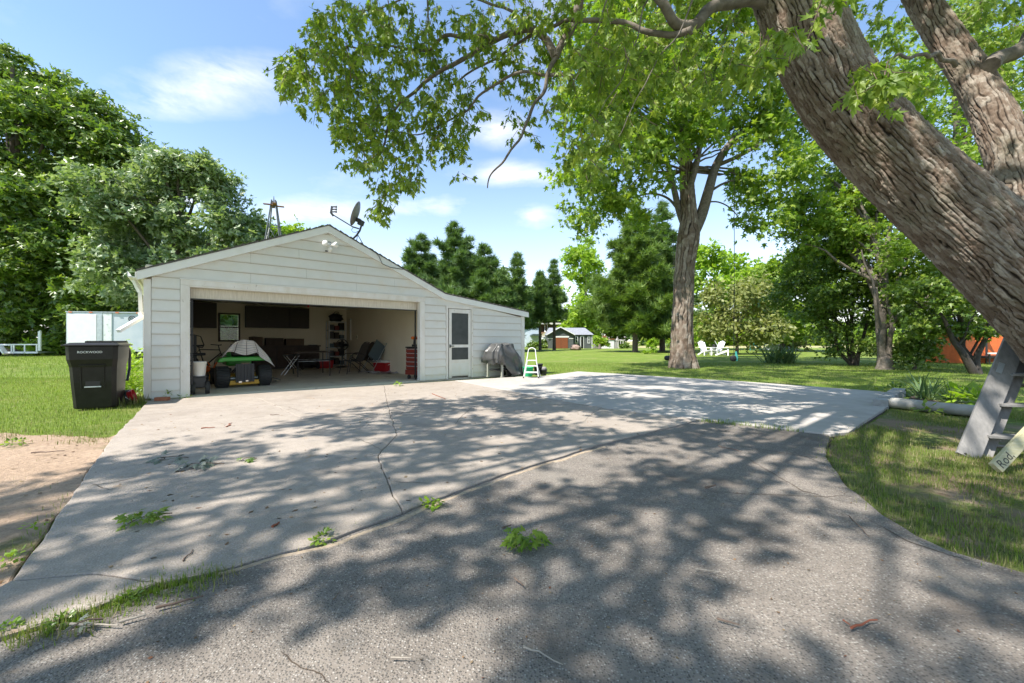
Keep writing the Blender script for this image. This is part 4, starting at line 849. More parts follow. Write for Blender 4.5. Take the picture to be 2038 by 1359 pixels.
# patio chairs
def patio(lbl, loc, rz):
    c = thing('patio_chair', lbl, 'chair', loc, rz, 'sling patio chairs')
    mb = MB()
    bk_ = [(-.25, .20, .40), (-.25, .30, .62), (-.245, .43, .92), (-.16, .48, 1.01), (0, .485, 1.025), (.16, .48, 1.01), (.245, .43, .92), (.25, .30, .62), (.25, .20, .40)]
    mb.tube(bk_, .014, 8); mb.tube([(-.25, -.25, .42), (.25, -.25, .42)], .013, 8); mb.tube([(-.25, -.25, .42), (-.25, .20, .40)], .013, 8); mb.tube([(.25, -.25, .42), (.25, .20, .40)], .013, 8); mb.build('frame', M['black'], c)
    for x in (-.27, .27):
        mb = MB(); mb.tube([(x, -.34, 0), (x, -.26, .42), (x, -.22, .58), (x, -.12, .65), (x, .12, .65), (x, .27, .60)], .013, 8); mb.build('arm', M['black'], c)
        mb = MB(); mb.tube([(x, -.22, .50), (x * .97, .10, .30), (x, .42, 0)], .013, 8); mb.build('leg', M['black'], c)
    mb = MB(); mb.add([(-.24, .21, .41), (.24, .21, .41), (.24, .31, .62), (.235, .435, .92), (.15, .475, 1.0), (-.15, .475, 1.0), (-.235, .435, .92), (-.24, .31, .62)], [(0, 1, 2, 7), (7, 2, 3, 6), (6, 3, 4, 5)]); o = mb.build('back_sling', M['mesh_cloth'], c); s_ = o.modifiers.new('thick', 'SOLIDIFY'); s_.thickness = .006
    mb = MB(); mb.box((0, -.02, .415), (.47, .46, .012)); mb.build('seat_sling', M['mesh_cloth'], c)
    return c
patio('black sling patio chair in front, its back to the right inner wall', gloc(703, 743), TH - R(82))
patio('black sling patio chair tucked behind its twin by the right inner wall', gloc(722, 740), TH - R(74))
lo_ = thing('folded_lounger', 'blue grey folding lounge chair with pale tubes leaning by the red cooler', 'chair', gloc(741, 741), TH - R(70))
mb = MB(); mb.tube([(-.26, -.25, 0), (-.26, .40, .98), (.26, .40, .98), (.26, -.25, 0)], .011, 8); mb.tube([(-.26, -.02, .36), (-.26, .45, .36)], .010, 6); mb.tube([(.26, -.02, .36), (.26, .45, .36)], .010, 6); mb.tube([(-.26, .45, 0), (-.26, .1, .55)], .010, 6); mb.tube([(.26, .45, 0), (.26, .1, .55)], .010, 6); mb.build('frame', M['galv'], lo_)
mb = MB(); mb.bar((0, .03, .44), (0, .395, .97), .50, .014, (1, 0, 0)); mb.M = None; mb.build('back_cloth', M['bluecloth'], lo_)
mb = MB(); mb.box((0, .20, .37), (.50, .44, .012)); mb.build('seat_cloth', M['bluecloth'], lo_)
# cooler on a crumpled plastic sheet
co = thing('red_cooler', 'red cooler with a white lid on a plastic sheet by the right inner wall', 'cooler', gloc(763, 740, .03), TH - R(66))
mb = MB(); mb.add([(-.27, -.16, 0), (.27, -.16, 0), (.27, .16, 0), (-.27, .16, 0), (-.30, -.19, .29), (.30, -.19, .29), (.30, .19, .29), (-.30, .19, .29)], [(3, 2, 1, 0), (0, 1, 5, 4), (1, 2, 6, 5), (2, 3, 7, 6), (3, 0, 4, 7), (4, 5, 6, 7)]); mb.build('tub', M['red'], co, bevel=.02)
mb = MB(); mb.b2((-.31, -.20, .291), (.31, .20, .37)); mb.build('lid', M['cooler_lid'], co, bevel=.025)
mb = MB(); mb.tube([(-.31, -.1, .22), (-.36, -.1, .24), (-.36, .1, .24), (-.31, .1, .22)], .012, 6); mb.tube([(.31, -.1, .22), (.36, -.1, .24), (.36, .1, .24), (.31, .1, .22)], .012, 6); mb.build('handle', M['cooler_lid'], co)
n_ = 26; V = np.zeros((n_, n_, 3))
for i in range(n_):
    for j in range(n_):
        x, y = (i / (n_ - 1) - .5) * 1.35, (j / (n_ - 1) - .5) * .85
        V[i, j] = (x * (1 + .12 * noise.noise(Vector((x * 2, y * 2, 0)))), y * (1 + .12 * noise.noise(Vector((x * 2, y * 2, 5)))), .018 + .075 * max(0, noise.noise(Vector((x * 4.2, y * 4.2, 2))) + .12) * (1 if abs(x) > .32 or abs(y) > .2 else .05))
i = np.arange(n_ - 1)[:, None] * n_ + np.arange(n_ - 1)[None]; Fq = np.stack([i, i + 1, i + n_ + 1, i + n_], -1).reshape(-1, 4)
ps_ = npmesh('plastic_sheet', V.reshape(-1, 3), Fq, M['plasticsheet'], smooth=False); tag(ps_, 'crumpled clear plastic sheet on the floor under the red cooler', 'plastic sheet'); ps_.location = gloc(768, 742, .004); ps_.rotation_euler.z = TH - R(66)
# red tool chest at the right jamb
tcx = thing('tool_chest', 'tall red tool chest on casters half hidden by the right door jamb', 'tool chest', gloc(832, 754), TH - R(90) + R(20))
mb = MB(); mb.b2((-.30, -.20, .12), (.30, .20, .26)); mb.build('lower_bin', M['redpaint'], tcx, bevel=.01)
mb = MB(); mb.b2((-.26, -.17, .262), (.26, .18, .86)); mb.build('carcass', M['dkmetal'], tcx)
for k in range(5):
    z = .27 + k * .118; dr_ = MB(); dr_.b2((-.27, -.195, z), (.27, -.171, z + .106)); dr_ = dr_.build('drawer', M['redpaint'], tcx, bevel=.004)
    mb = MB(); mb.box((0, -.205, z + .09), (.46, .02, .014)); mb.build('pull', M['galv'], dr_)
mb = MB(); mb.b2((-.29, -.20, .862), (.29, .20, .90)); mb.build('top', M['black'], tcx, bevel=.008)
for x in (-.22, .22):
    for y in (-.13, .13): mb = MB(); mb.lathe([(.01, -.018), (.055, -.018), (.055, .018), (.01, .018)], 12, (x, y, .055), 'Y'); mb.bar((x, y, .06), (x, y, .12), .05, .03, (0, 1, 0)); mb.build('caster', M['rubber'], tcx)
dr_ = thing('cordless_drill', 'orange cordless drill standing on the red tool chest', 'drill', tcx.location + Vector((-.08, -.10, .905)), R(60))
mb = MB(); mb.b2((-.06, -.04, 0), (.06, .04, .06)); mb.build('battery', M['black'], dr_, bevel=.006); mb = MB(); mb.bar((0, 0, .06), (.02, 0, .20), .04, .05, (0, 1, 0)); mb.build('grip', M['black'], dr_); mb = MB(); mb.tube([(-.08, 0, .24), (.10, 0, .24)], .045, 10); mb.build('motor_body', M['orange'], dr_); mb = MB(); mb.tube([(.10, 0, .24), (.17, 0, .24)], [.03, .018], 10); mb.build('chuck', M['dkmetal'], dr_)
# small fittings
cd = thing('light_switch', 'black switch on the right inner wall above the fan', 'switch', GA(5.378, 6.6, 1.22), TH + R(90)); mb = MB(); mb.box((0, .010, 0), (.09, .012, .14)); mb.build('plate', M['inwall'], cd); mb = MB(); mb.box((0, .02, 0), (.05, .016, .09)); mb.build('toggle', M['black'], cd)
cd = thing('conduit', 'pale vertical conduit on the right inner wall above the fan', 'conduit', GA(5.36, 7.4, 1.1), TH); mb = MB(); mb.b2((-.02, -.045, 0), (.018, .045, .85)); mb.build('pipe_cover', M['cooler_lid'], cd); mb = MB(); mb.b2((-.025, -.05, .85), (.018, .05, .89)); mb.build('cap', M['galv'], cd)
pc = thing('pull_cord', 'long pull cord with a pale knob hanging from the garage ceiling', 'cord', GA(2.36, 1.2, 2.45), TH, 'cords hanging from the ceiling'); mb = MB(); mb.tube([(0, 0, 0), (0, 0, -.50)], .004, 6); mb.build('cord', M['cooler_lid'], pc); mb = MB(); mb.lathe([(.004, .02), (.018, 0), (.018, -.03), (.004, -.04)], 10, (0, 0, -.50)); mb.build('knob', M['red'], pc)
pc = thing('pull_cord', 'short slanting cord hanging left of the long pull cord', 'cord', GA(2.10, 1.2, 2.45), TH, 'cords hanging from the ceiling'); mb = MB(); mb.tube([(0, 0, 0), (.0, 0, -.20), (.07, 0, -.36)], .006, 6); mb.tube([(-.2, 0, 0), (-.21, 0, -.24)], .005, 6); mb.tube([(-.2, 0, 0), (-.05, 0, -.12), (.1, 0, -.0)], .004, 6); mb.build('cord', M['redpaint'], pc); mb = MB(); mb.lathe([(.004, .02), (.014, 0), (.004, -.03)], 8, (-.21, 0, -.25)); mb.build('knob', M['cooler_lid'], pc)

# ------------------------------------------------------------------ trees
def unit(a): return a / np.maximum(np.linalg.norm(a, axis=-1, keepdims=True), 1e-9)
def leaftemplate(kind):
    if kind == 'maple':
        half = [(.0, 0), (.09, .10), (.36, .05), (.17, .22), (.30, .34), (.50, .56), (.15, .42), (.20, .64), (.10, .72)]
        pts = half + [(0, 1.0)] + [(-x, y) for x, y in half[:0:-1]]
        T = [(x, y, -.30 * abs(x) - .18 * y * y) for x, y in pts] + [(0, .36, .02)]
        n = len(pts); F = [(i, (i + 1) % n, n) for i in range(n)]
    elif kind == 'maple_lite':
        pts = [(0, 0), (.38, .05), (.19, .26), (.50, .56), (.14, .48), (0, 1), (-.14, .48), (-.50, .56), (-.19, .26), (-.38, .05)]
        T = [(x, y, -.3 * abs(x) - .15 * y * y) for x, y in pts]; F = [(0, 1, 2), (0, 2, 4), (2, 3, 4), (0, 4, 5), (0, 5, 6), (0, 6, 8), (6, 7, 8), (0, 8, 9)]
    elif kind == 'leaf':
        T = [(0, 0, 0), (.30, .5, -.1), (0, 1, -.12), (-.30, .5, -.1)]; F = [(0, 1, 2), (0, 2, 3)]
    elif kind == 'clump':     # three leaves on one stem
        T = []; F = []
        for k, (an, ti) in enumerate(((0, .0), (1.15, .25), (-1.05, -.2))):
            c, s_ = math.cos(an), math.sin(an); b = len(T)
            for (x, y) in ((0, 0), (.24, .42), (0, .9), (-.24, .42)): T.append((x * c + y * s_, y * c - x * s_, ti * y - .25 * abs(x)))
            F += [(b, b + 1, b + 2), (b, b + 2, b + 3)]
    elif kind == 'tuft':      # a fan of pine needles
        T = []; F = []
        for k in range(7):
            a = (k - 3) * .42; e = .5 * math.sin(k * 2.4); b = len(T)
            d = (math.sin(a), math.cos(a) * .8 + .2, e); q = (-d[1] * .085, d[0] * .085)
            T += [(q[0], q[1], 0), (-q[0], -q[1], 0), d]; F.append((b, b + 1, b + 2))
    elif kind == 'blade':
        T = [(-.035, 0, 0), (.035, 0, 0), (.028, .5, .10), (-.028, .5, .10), (0, 1, .34)]; F = [(0, 1, 2), (0, 2, 3), (3, 2, 4)]
    return np.array(T, float), np.array(F, int)
TPL = {k: leaftemplate(k) for k in ('maple', 'maple_lite', 'leaf', 'clump', 'tuft', 'blade')}
def leaves(name, kind, pts, ydir, nrm, size, mat_, parent=None, **kw):
    T, F = TPL[kind]; pts = np.asarray(pts, float); n = len(pts)
    y = unit(ydir); z = unit(nrm - (nrm * y).sum(1, keepdims=True) * y); x = np.cross(y, z)
    sz = np.broadcast_to(np.asarray(size, float), (n,))[:, None, None]
    V = pts[:, None, :] + sz * (T[None, :, 0:1] * x[:, None] + T[None, :, 1:2] * y[:, None] + T[None, :, 2:3] * z[:, None])
    FF = F[None] + (np.arange(n) * len(T))[:, None, None]
    return npmesh(name, V.reshape(-1, 3), FF.reshape(-1, 3), mat_, parent, **kw)
def rdir(n): return unit(rng.normal(size=(n, 3)))
def crown_points(ells, nclump, nleaf, rc, flat=.6, hollow=.45, lobes=9):
    """clump centres spread through the crown volume (denser towards its skin); leaves gathered round each"""
    big = [tuple(e) + (0,) for e in ells]; sub_ = []
    for e in ells:
        for _ in range(lobes):
            d = rdir(1)[0]; d[2] = d[2] * .8 + .12; d /= np.linalg.norm(d); f = .24 + .22 * random.random(); g = .74 + .22 * random.random()
            sub_.append((e[0] + d[0] * e[3] * g, e[1] + d[1] * e[4] * g, e[2] + d[2] * e[5] * g, e[3] * f, e[4] * f, e[5] * f, 1))
    al = big + sub_; wt = np.array([(e[3] * e[4] * e[5]) ** .7 * (3.2 if e[6] else .8) for e in al]); pick = rng.choice(len(al), nclump, p=wt / wt.sum())
    E = np.array(al, float)[pick]; d = rdir(nclump); d[:, 2] = np.where(E[:, 6] > 0, d[:, 2] * .8 + .25, d[:, 2]); r_ = (hollow + (1 - hollow) * rng.random(nclump)) ** .6
    q = 1 + .18 * rng.normal(size=nclump) * (rng.random(nclump) < .35)
    C = E[:, :3] + d * E[:, 3:6] * (r_ * q)[:, None]
    cs = rc * (.4 + .8 * rng.random(nclump))
    nl = np.maximum(3, (nleaf * (.5 + rng.random(nclump))).astype(int)); k = np.repeat(np.arange(nclump), nl)
    off = rng.normal(size=(len(k), 3)) * .48; off[:, 2] *= flat; off[:, 2] -= .25 * (off[:, 0] ** 2 + off[:, 1] ** 2)
    out = unit(d + np.array([0, 0, .25]))
    return C[k] + off * cs[k][:, None], out[k], C
def foliage(name, ells, nclump, nleaf, rc, kind, size, mat_, parent, flat=.6, up=.6, hollow=.45, zmin=.15):
    P_, O_, C = crown_points(ells, nclump, nleaf, rc, flat, hollow); ok = P_[:, 2] > zmin; P_, O_ = P_[ok], O_[ok]; n = len(P_)
    nrm = unit(O_ * .7 + np.array([0, 0, up]) + rng.normal(size=(n, 3)) * .55); yd = unit(O_ * .5 + rng.normal(size=(n, 3)) * .7 + np.array([0, 0, -.35]))
    leaves(name, kind, P_, yd, nrm, size * (.65 + .7 * rng.random(n)), mat_, parent); return C
def wig(a, b, n, amp, sag=0):
    a, b = Vector(a), Vector(b); out = []
    ph = random.random() * 50
    for i in range(n + 1):
        t = i / n; p = a.lerp(b, t); e = math.sin(math.pi * t)
        out.append(p + Vector((noise.noise(Vector((ph, t * 2.5, 0))), noise.noise(Vector((ph, t * 2.5, 9))), noise.noise(Vector((ph, t * 2.5, 19))))) * amp * e + Vector((0, 0, sag * e)))
    return out
def crown_limbs(mb, root, C, k, r0, amp):
    idx = rng.choice(len(C), min(k, len(C)), replace=False)
    for i in idx:
        c = Vector(C[i]); a = root[min(len(root) - 1, max(0, int(len(root) * (.35 + .6 * random.random()))))]
        if c.z < a.z - 1: a = root[max(1, int(len(root) * .3))]
        ps = wig(a, c, 6, amp, .1 * (c - a).length); n = len(ps); mb.tube(ps, [r0 * (1 - .85 * j / (n - 1)) for j in range(n)], 6, False)
# bark: plates and furrows as real relief
def worley(u, v, per, seed=0):
    iu, iv = np.floor(u).astype(int), np.floor(v).astype(int); f1 = np.full(u.shape, 9.); f2 = np.full(u.shape, 9.); idv = np.zeros(u.shape)
    def h(a, b, s): x = np.sin(a * 127.1 + b * 311.7 + s * 74.7) * 43758.5453; return x - np.floor(x)
    for du in (-1, 0, 1):
        for dv in (-1, 0, 1):
            cu, cvv = iu + du, iv + dv; cm = np.mod(cu, per)
            px_ = cu + .15 + .7 * h(cm, cvv, seed + 1); py_ = cvv + .1 + .8 * h(cm, cvv, seed + 2)
            d = np.sqrt((u - px_) ** 2 + (v - py_) ** 2); new = d < f1
            f2 = np.where(new, f1, np.minimum(f2, d)); idv = np.where(new, h(cm, cvv, seed + 3), idv); f1 = np.minimum(f1, d)
    return f1, f2, idv
def spline(pts, rad, n):
    P_ = [Vector(p) for p in pts]; out = []; rr = []; m = len(P_) - 1
    for i in range(n):
        t = i / (n - 1) * m; k = min(m - 1, int(t)); f = t - k; p0, p1, p2, p3 = P_[max(0, k - 1)], P_[k], P_[k + 1], P_[min(m, k + 2)]
        out.append(.5 * ((2 * p1) + (-p0 + p2) * f + (2 * p0 - 5 * p1 + 4 * p2 - p3) * f * f + (-p0 + 3 * p1 - 3 * p2 + p3) * f ** 3)); rr.append(rad[k] + (rad[k + 1] - rad[k]) * f)
    return out, rr
def bark_mesh(name, pts, rad, nl, na, cw, cl, amp, mat_, parent=None, twist=.3, lump=.05, seed=0, flare=0):
    c, r_ = spline(pts, rad, nl); c = np.array(c); r_ = np.array(r_)
    t = unit(np.gradient(c, axis=0)); ref = np.cross(t[0], [0, 0, 1.0]);
    if np.linalg.norm(ref) < .05: ref = np.array([1., 0, 0])
    A = np.zeros_like(c); B = np.zeros_like(c)
    for i in range(nl): ref = ref - t[i] * ref.dot(t[i]); ref /= np.linalg.norm(ref); A[i] = ref; B[i] = np.cross(t[i], ref)
    ln = np.concatenate([[0], np.cumsum(np.linalg.norm(np.diff(c, axis=0), axis=1))])
    th = np.linspace(0, 2 * np.pi, na, endpoint=False); per = max(6, int(round(2 * np.pi * r_.mean() / cw)))
    LN, THT = np.meshgrid(ln, th, indexing='ij')
    wob = .55 * np.sin(LN * 5 + 2 * np.sin(THT * 3)) + .35 * np.sin(LN * 13 + THT * 4 + seed) + .2 * np.sin(LN * 31 + THT * 9)
    u = THT / (2 * np.pi) * per + wob * .55 + twist * LN * 2; v = LN / cl + .5 * np.sin(THT * per * .5 + LN * 3) + .3 * np.sin(THT * 7)
    f1, f2, idv = worley(u * 1.15, v * 1.7, int(round(per * 1.15)), seed)
    def vn(x, y, p_, sd):
        iu, iv = np.floor(x).astype(int), np.floor(y).astype(int); fu, fv = x - iu, y - iv; fu = fu * fu * (3 - 2 * fu); fv = fv * fv * (3 - 2 * fv)
        def h(a_, b_): q = np.sin(np.mod(a_, p_) * 127.1 + b_ * 311.7 + sd * 74.7) * 43758.5453; return (q - np.floor(q)) * 2 - 1
        return (h(iu, iv) * (1 - fu) + h(iu + 1, iv) * fu) * (1 - fv) + (h(iu, iv + 1) * (1 - fu) + h(iu + 1, iv + 1) * fu) * fv
    sm = lambda q, w_: (lambda z: z * z * (3 - 2 * z))(np.clip(q / w_, 0, 1))
    fold = THT / (2 * np.pi); hp = max(3, per // 2)
    hsh = lambda a_, b_: (lambda q: q - np.floor(q))(np.sin(a_ * 12.9898 + b_ * 78.233 + seed) * 43758.5453)
    n3 = vn(fold * per * 3, LN / (cl * .14), per * 3, seed + 3); n4 = vn(fold * per * 8, LN / (cl * .05), per * 8, seed + 4)
    w1 = fold * per + .70 * vn(fold * hp, LN / cl, hp, seed + 1) + .30 * vn(fold * per, LN / (cl * .35), per, seed + 2) + .10 * n3
    k1 = np.floor(w1); e1 = np.minimum(w1 - k1, 1 - w1 + k1) * 2; k1 = np.mod(k1, per); dm = .35 + .65 * sm(vn(fold * per, LN / (cl * .5), per, seed + 6) + .75, 1.1)
    w2 = w1 * 2 + .5 + .35 * vn(fold * per * 2, LN / (cl * .3), per * 2, seed + 7); k2 = np.floor(w2); e2 = np.minimum(w2 - k2, 1 - w2 + k2) * 2
    s1 = 1 - dm * (1 - sm(e1, .42)); vv = LN / (cl * .42) + 7 * hsh(k1, 3.0) + .45 * vn(fold * per, LN / (cl * .3), per, seed + 8); k3 = np.floor(vv); saw = vv - k3
    idv = hsh(k1, k3); v2 = LN / (cl * .2) + 5 * hsh(np.mod(k2, 2 * per), 5.0); id2 = hsh(np.mod(k2, 2 * per), np.floor(v2)); sw2 = v2 - np.floor(v2)
    s2 = 1 - .8 * (1 - sm(e2, .30)) * (hsh(k1, k3 + 9) > .35); brk = sm(saw, .09) * .6 + .4
    hgt = amp * (.75 * (s1 - 1) + .26 * (s2 - 1) * s1 + .20 * (saw - .5) * s1 + .12 * (sw2 - .5) * s1 - .22 * (1 - brk) * s1 + .24 * (idv - .5) + .14 * (id2 - .5) + .20 * n3 + .14 * n4)
    s2 = np.minimum(s2, .25 + .75 * brk)
    big = lump * (np.sin(LN * 1.9 + 2 * np.cos(THT)) * np.sin(THT * 2 + LN * .7) * .6 + .4 * np.sin(THT * 3 + LN * 2.3 + 1))
    Rr = r_[:, None] * (1 + big) + hgt
    if flare: Rr = Rr * (1 + flare * np.exp(-LN / .55) * (1 + .5 * np.sin(THT * 5 + 1) + .25 * np.sin(THT * 3)))
    V = c[:, None, :] + Rr[..., None] * (np.cos(THT)[..., None] * A[:, None] + np.sin(THT)[..., None] * B[:, None])
    i = np.arange(nl - 1)[:, None] * na; j = np.arange(na)[None]; j2 = (j + 1) % na
    F = np.stack([i + j, i + j2, i + na + j2, i + na + j], -1).reshape(-1, 4)
    return npmesh(name, V.reshape(-1, 3), F, mat_, parent, attrs={'plate': .6 * idv + .4 * id2, 'crev': np.minimum(s1, .35 + .65 * s2)}, smooth=True)
def barkmat(name, plates, furrow, lich):
    m = bpy.data.materials.new(name); m.use_nodes = True; t = m.node_tree; b = t.nodes['Principled BSDF']; b.inputs['Roughness'].default_value = .85; b.inputs['Specular IOR Level'].default_value = .25
    a = N(t, 'ShaderNodeAttribute', attribute_name='plate'); k = N(t, 'ShaderNodeAttribute', attribute_name='crev'); g = N(t, 'ShaderNodeTexCoord')
    nz = N(t, 'ShaderNodeTexNoise', i_Scale=9.0, i_Detail=8.0, i_Roughness=.7); L(t, g.outputs['Object'], nz.inputs['Vector'])
    n2_ = N(t, 'ShaderNodeTexNoise', i_Scale=1.6, i_Detail=6.0, i_Roughness=.7); L(t, g.outputs['Object'], n2_.inputs['Vector'])
    c = ramp(t, math_n(t, 'ADD', math_n(t, 'MULTIPLY', a.outputs['Fac'], .6), math_n(t, 'MULTIPLY', nz.outputs[0], .45)), [(.2 + .6 * i / (len(plates) - 1), q) for i, q in enumerate(plates)])
    c = mixc(t, ramp(t, n2_.outputs[0], [(.52, 0), (.68, .55)]), c, lich)
    c = mixc(t, ramp(t, k.outputs['Fac'], [(.1, 1), (.75, 0)]), c, furrow); L(t, c, b.inputs['Base Color'])
    nb = N(t, 'ShaderNodeTexNoise', i_Scale=70.0, i_Detail=6.0, i_Roughness=.75); L(t, g.outputs['Object'], nb.inputs['Vector'])
    bn = N(t, 'ShaderNodeBump', i_Strength=.55, i_Distance=.006); L(t, nb.outputs[0], bn.inputs['Height']); L(t, bn.outputs[0], b.inputs['Normal']); return m
M['bark'] = barkmat('silver_maple_bark', [(.10, .066, .046), (.155, .113, .085), (.22, .175, .14), (.33, .285, .24)], (.022, .015, .010), (.20, .19, .135))
M['bark_far'] = mat('tree_bark', (.085, .065, .05), .9, col2=(.15, .125, .10), scale=5, stretch=(4, 4, .8), bump=(14, .6, .03))
M['bark_dark'] = mat('shade_darkened_bark', (.035, .028, .022), .9, col2=(.06, .05, .042), scale=8, bump=(20, .6, .02))  # bark darkened so the colour carries the shade on the trunks
M['limb'] = mat('limb_bark', (.10, .082, .065), .9, col2=(.19, .16, .135), scale=14, bump=(40, .6, .008))

# --- the leaning silver maple in front
fm = thing('silver_maple', 'big leaning silver maple with rough bark whose limbs overhang the drive', 'tree', (5.75, 3.55, -.04))
def rel(p, o): return Vector(p) - Vector(o.location)
TRK = [((6.05, 3.30, -.25), .60), ((5.62, 3.50, .47), .50), ((5.00, 3.62, 1.26), .39), ((4.38, 3.80, 2.07), .355), ((3.81, 4.0, 2.86), .345), ((3.39, 4.15, 3.6), .35), ((3.08, 4.25, 4.4), .345), ((2.75, 4.3, 5.4), .30), ((2.5, 4.3, 7.0), .28), ((2.2, 4.4, 9.0), .18), ((1.8, 4.6, 11.0), .08)]
tk = bark_mesh('trunk', [rel(p, fm) for p, _ in TRK[:8]], [r for _, r in TRK[:8]], 820, 440, .044, .30, .027, M['bark'], fm, .10, .035, 3)
LB2 = [((5.15, 4.05, 1.75), .24), (P3(2040, 400, 4.55), .215), (P3(1998, 270, 4.75), .195), (P3(1935, 160, 5.0), .175), (P3(1877, 70, 5.2), .165), (P3(1815, -40, 5.5), .155), (P3(1740, -220, 6.0), .14), (P3(1640, -420, 6.6), .10)]
bark_mesh('limb', [rel(p, fm) for p, _ in LB2], [r for _, r in LB2], 480, 240, .042, .28, .021, M['bark'], fm, .1, .09, 8)
br = MB()
br.tube([rel(p, fm) for p, _ in TRK[7:]], [r for _, r in TRK[7:]], 14, False)
def pxlimb(pts, r0, r1, mb=br, n=None):
    ps = [rel(P3(*p), fm) for p in pts]; c, _ = spline(ps, [1] * len(ps), (len(ps) - 1) * 5 + 1); m_ = len(c)
    c = [p + Vector((noise.noise(p * 3.1), noise.noise(p * 3.1 + Vector((7, 0, 0))), noise.noise(p * 3.1 + Vector((0, 7, 0))))) * .055 for p in c]
    mb.tube(c, [r0 + (r1 - r0) * (i / (m_ - 1)) ** .8 for i in range(m_)], 8)
pxlimb([(1560, 10, 4.3), (1480, -2, 4.2), (1420, 12, 4.1), (1375, 45, 4.0), (1330, 30, 3.9), (1270, -60, 3.8)], .075, .04)
pxlimb([(1200, -160, 4.6), (1160, -20, 4.6), (1135, 50, 4.6), (1110, 108, 4.6)], .065, .04)
pxlimb([(1110, 108, 4.6), (1085, 70, 4.65), (1045, 58, 4.7), (985, 78, 4.8), (930, 115, 4.9), (870, 150, 5.0), (815, 190, 5.1), (775, 245, 5.2), (745, 330, 5.3)], .05, .010)
pxlimb([(985, 78, 4.8), (930, 70, 4.85), (890, 76, 4.9), (840, 98, 5.0), (760, 90, 5.1), (690, 100, 5.2), (620, 120, 5.3)], .030, .006)
pxlimb([(1380, 62, 3.9), (1300, 60, 4.1), (1200, 42, 4.3), (1130, 38, 4.5), (1080, 60, 4.7), (1020, 90, 4.8), (960, 130, 5.0), (900, 165, 5.1)], .034, .010)
pxlimb([(1112, 105, 4.6), (1100, 125, 4.6), (1090, 150, 4.58), (1082, 185, 4.55), (1060, 225, 4.5), (1040, 262, 4.5), (1012, 310, 4.45), (992, 335, 4.45), (980, 355, 4.45), (974, 378, 4.45)], .030, .006)
pxlimb([(1150, 160, 4.5), (1100, 150, 4.6), (1060, 138, 4.7), (1010, 155, 4.8), (950, 190, 4.9), (920, 225, 5.0), (860, 255, 5.1), (810, 265, 5.2), (770, 255, 5.2)], .024, .006)
pxlimb([(1080, 60, 4.7), (1000, 20, 4.8), (900, -20, 4.9), (800, 0, 5.0), (700, 30, 5.1)], .022, .006)
pxlimb([(850, 60, 5.0), (853, 30, 5.0), (850, -40, 5.0)], .010, .010)
pxlimb([(2080, 30, 5.0), (2030, 95, 4.9), (1990, 112, 4.9), (1965, 130, 4.8)], .08, .09)
pxlimb([(1900, 130, 4.9), (1870, 112, 4.6), (1830, 108, 4.2), (1785, 112, 3.9), (1740, 135, 3.6)], .030, .008)
for q in (((1560, 150, 4.2), (1500, 155, 4.6), (1470, 160, 5.0)), ((1480, 0, 4.2), (1440, 60, 4.6), (1400, 130, 5.0), (1370, 200, 5.2)), ((1300, -40, 3.2), (1270, 60, 3.1), (1240, 140, 3.0), (1190, 230, 3.0)), ((1400, -40, 3.0), (1350, 60, 2.9), (1290, 150, 2.8), (1230, 270, 2.8)), ((1220, -30, 3.4), (1180, 80, 3.3), (1140, 170, 3.2))): pxlimb([(x_, y_, d_ + .8) for x_, y_, d_ in q], .010, .003)
br.build('branches', M['limb'], fm)
# hanging sprays of leaves: each is a twig with its own leaves
def sprays(regs):
    pts = []; yd = []; nr = []; sz = []; tw = []
    for (px, py, rx, ry, d0, d1, n, ls) in regs:
        for _ in range(n):
            a = random.random() * 2 * math.pi; q = math.sqrt(random.random()); d = random.uniform(d0, d1)
            c = P3(px + math.cos(a) * q * rx, py + math.sin(a) * q * ry, d); out = Vector((random.gauss(0, .6), random.gauss(0, .6), -.75)).normalized(); l = random.uniform(.18, .34) * ls / .11
            tw.append((c, c + out * l * .5 + Vector((0, 0, -.01)), c + out * l))
            for k in range(random.randint(6, 10)):
                t = random.uniform(.1, 1.0); pos = c + out * l * t; side = Vector((random.gauss(0, 1), random.gauss(0, 1), random.gauss(-.35, .5))).normalized()
                pts.append(pos + side * .03); yd.append(side * .8 + Vector((0, 0, -.55)) + out * .3); nr.append(Vector((random.gauss(0, .7), random.gauss(0, .7), random.gauss(.7, .5)))); sz.append(ls * random.uniform(.65, 1.3))
    return np.array(pts), np.array(yd), np.array(nr), np.array(sz), tw
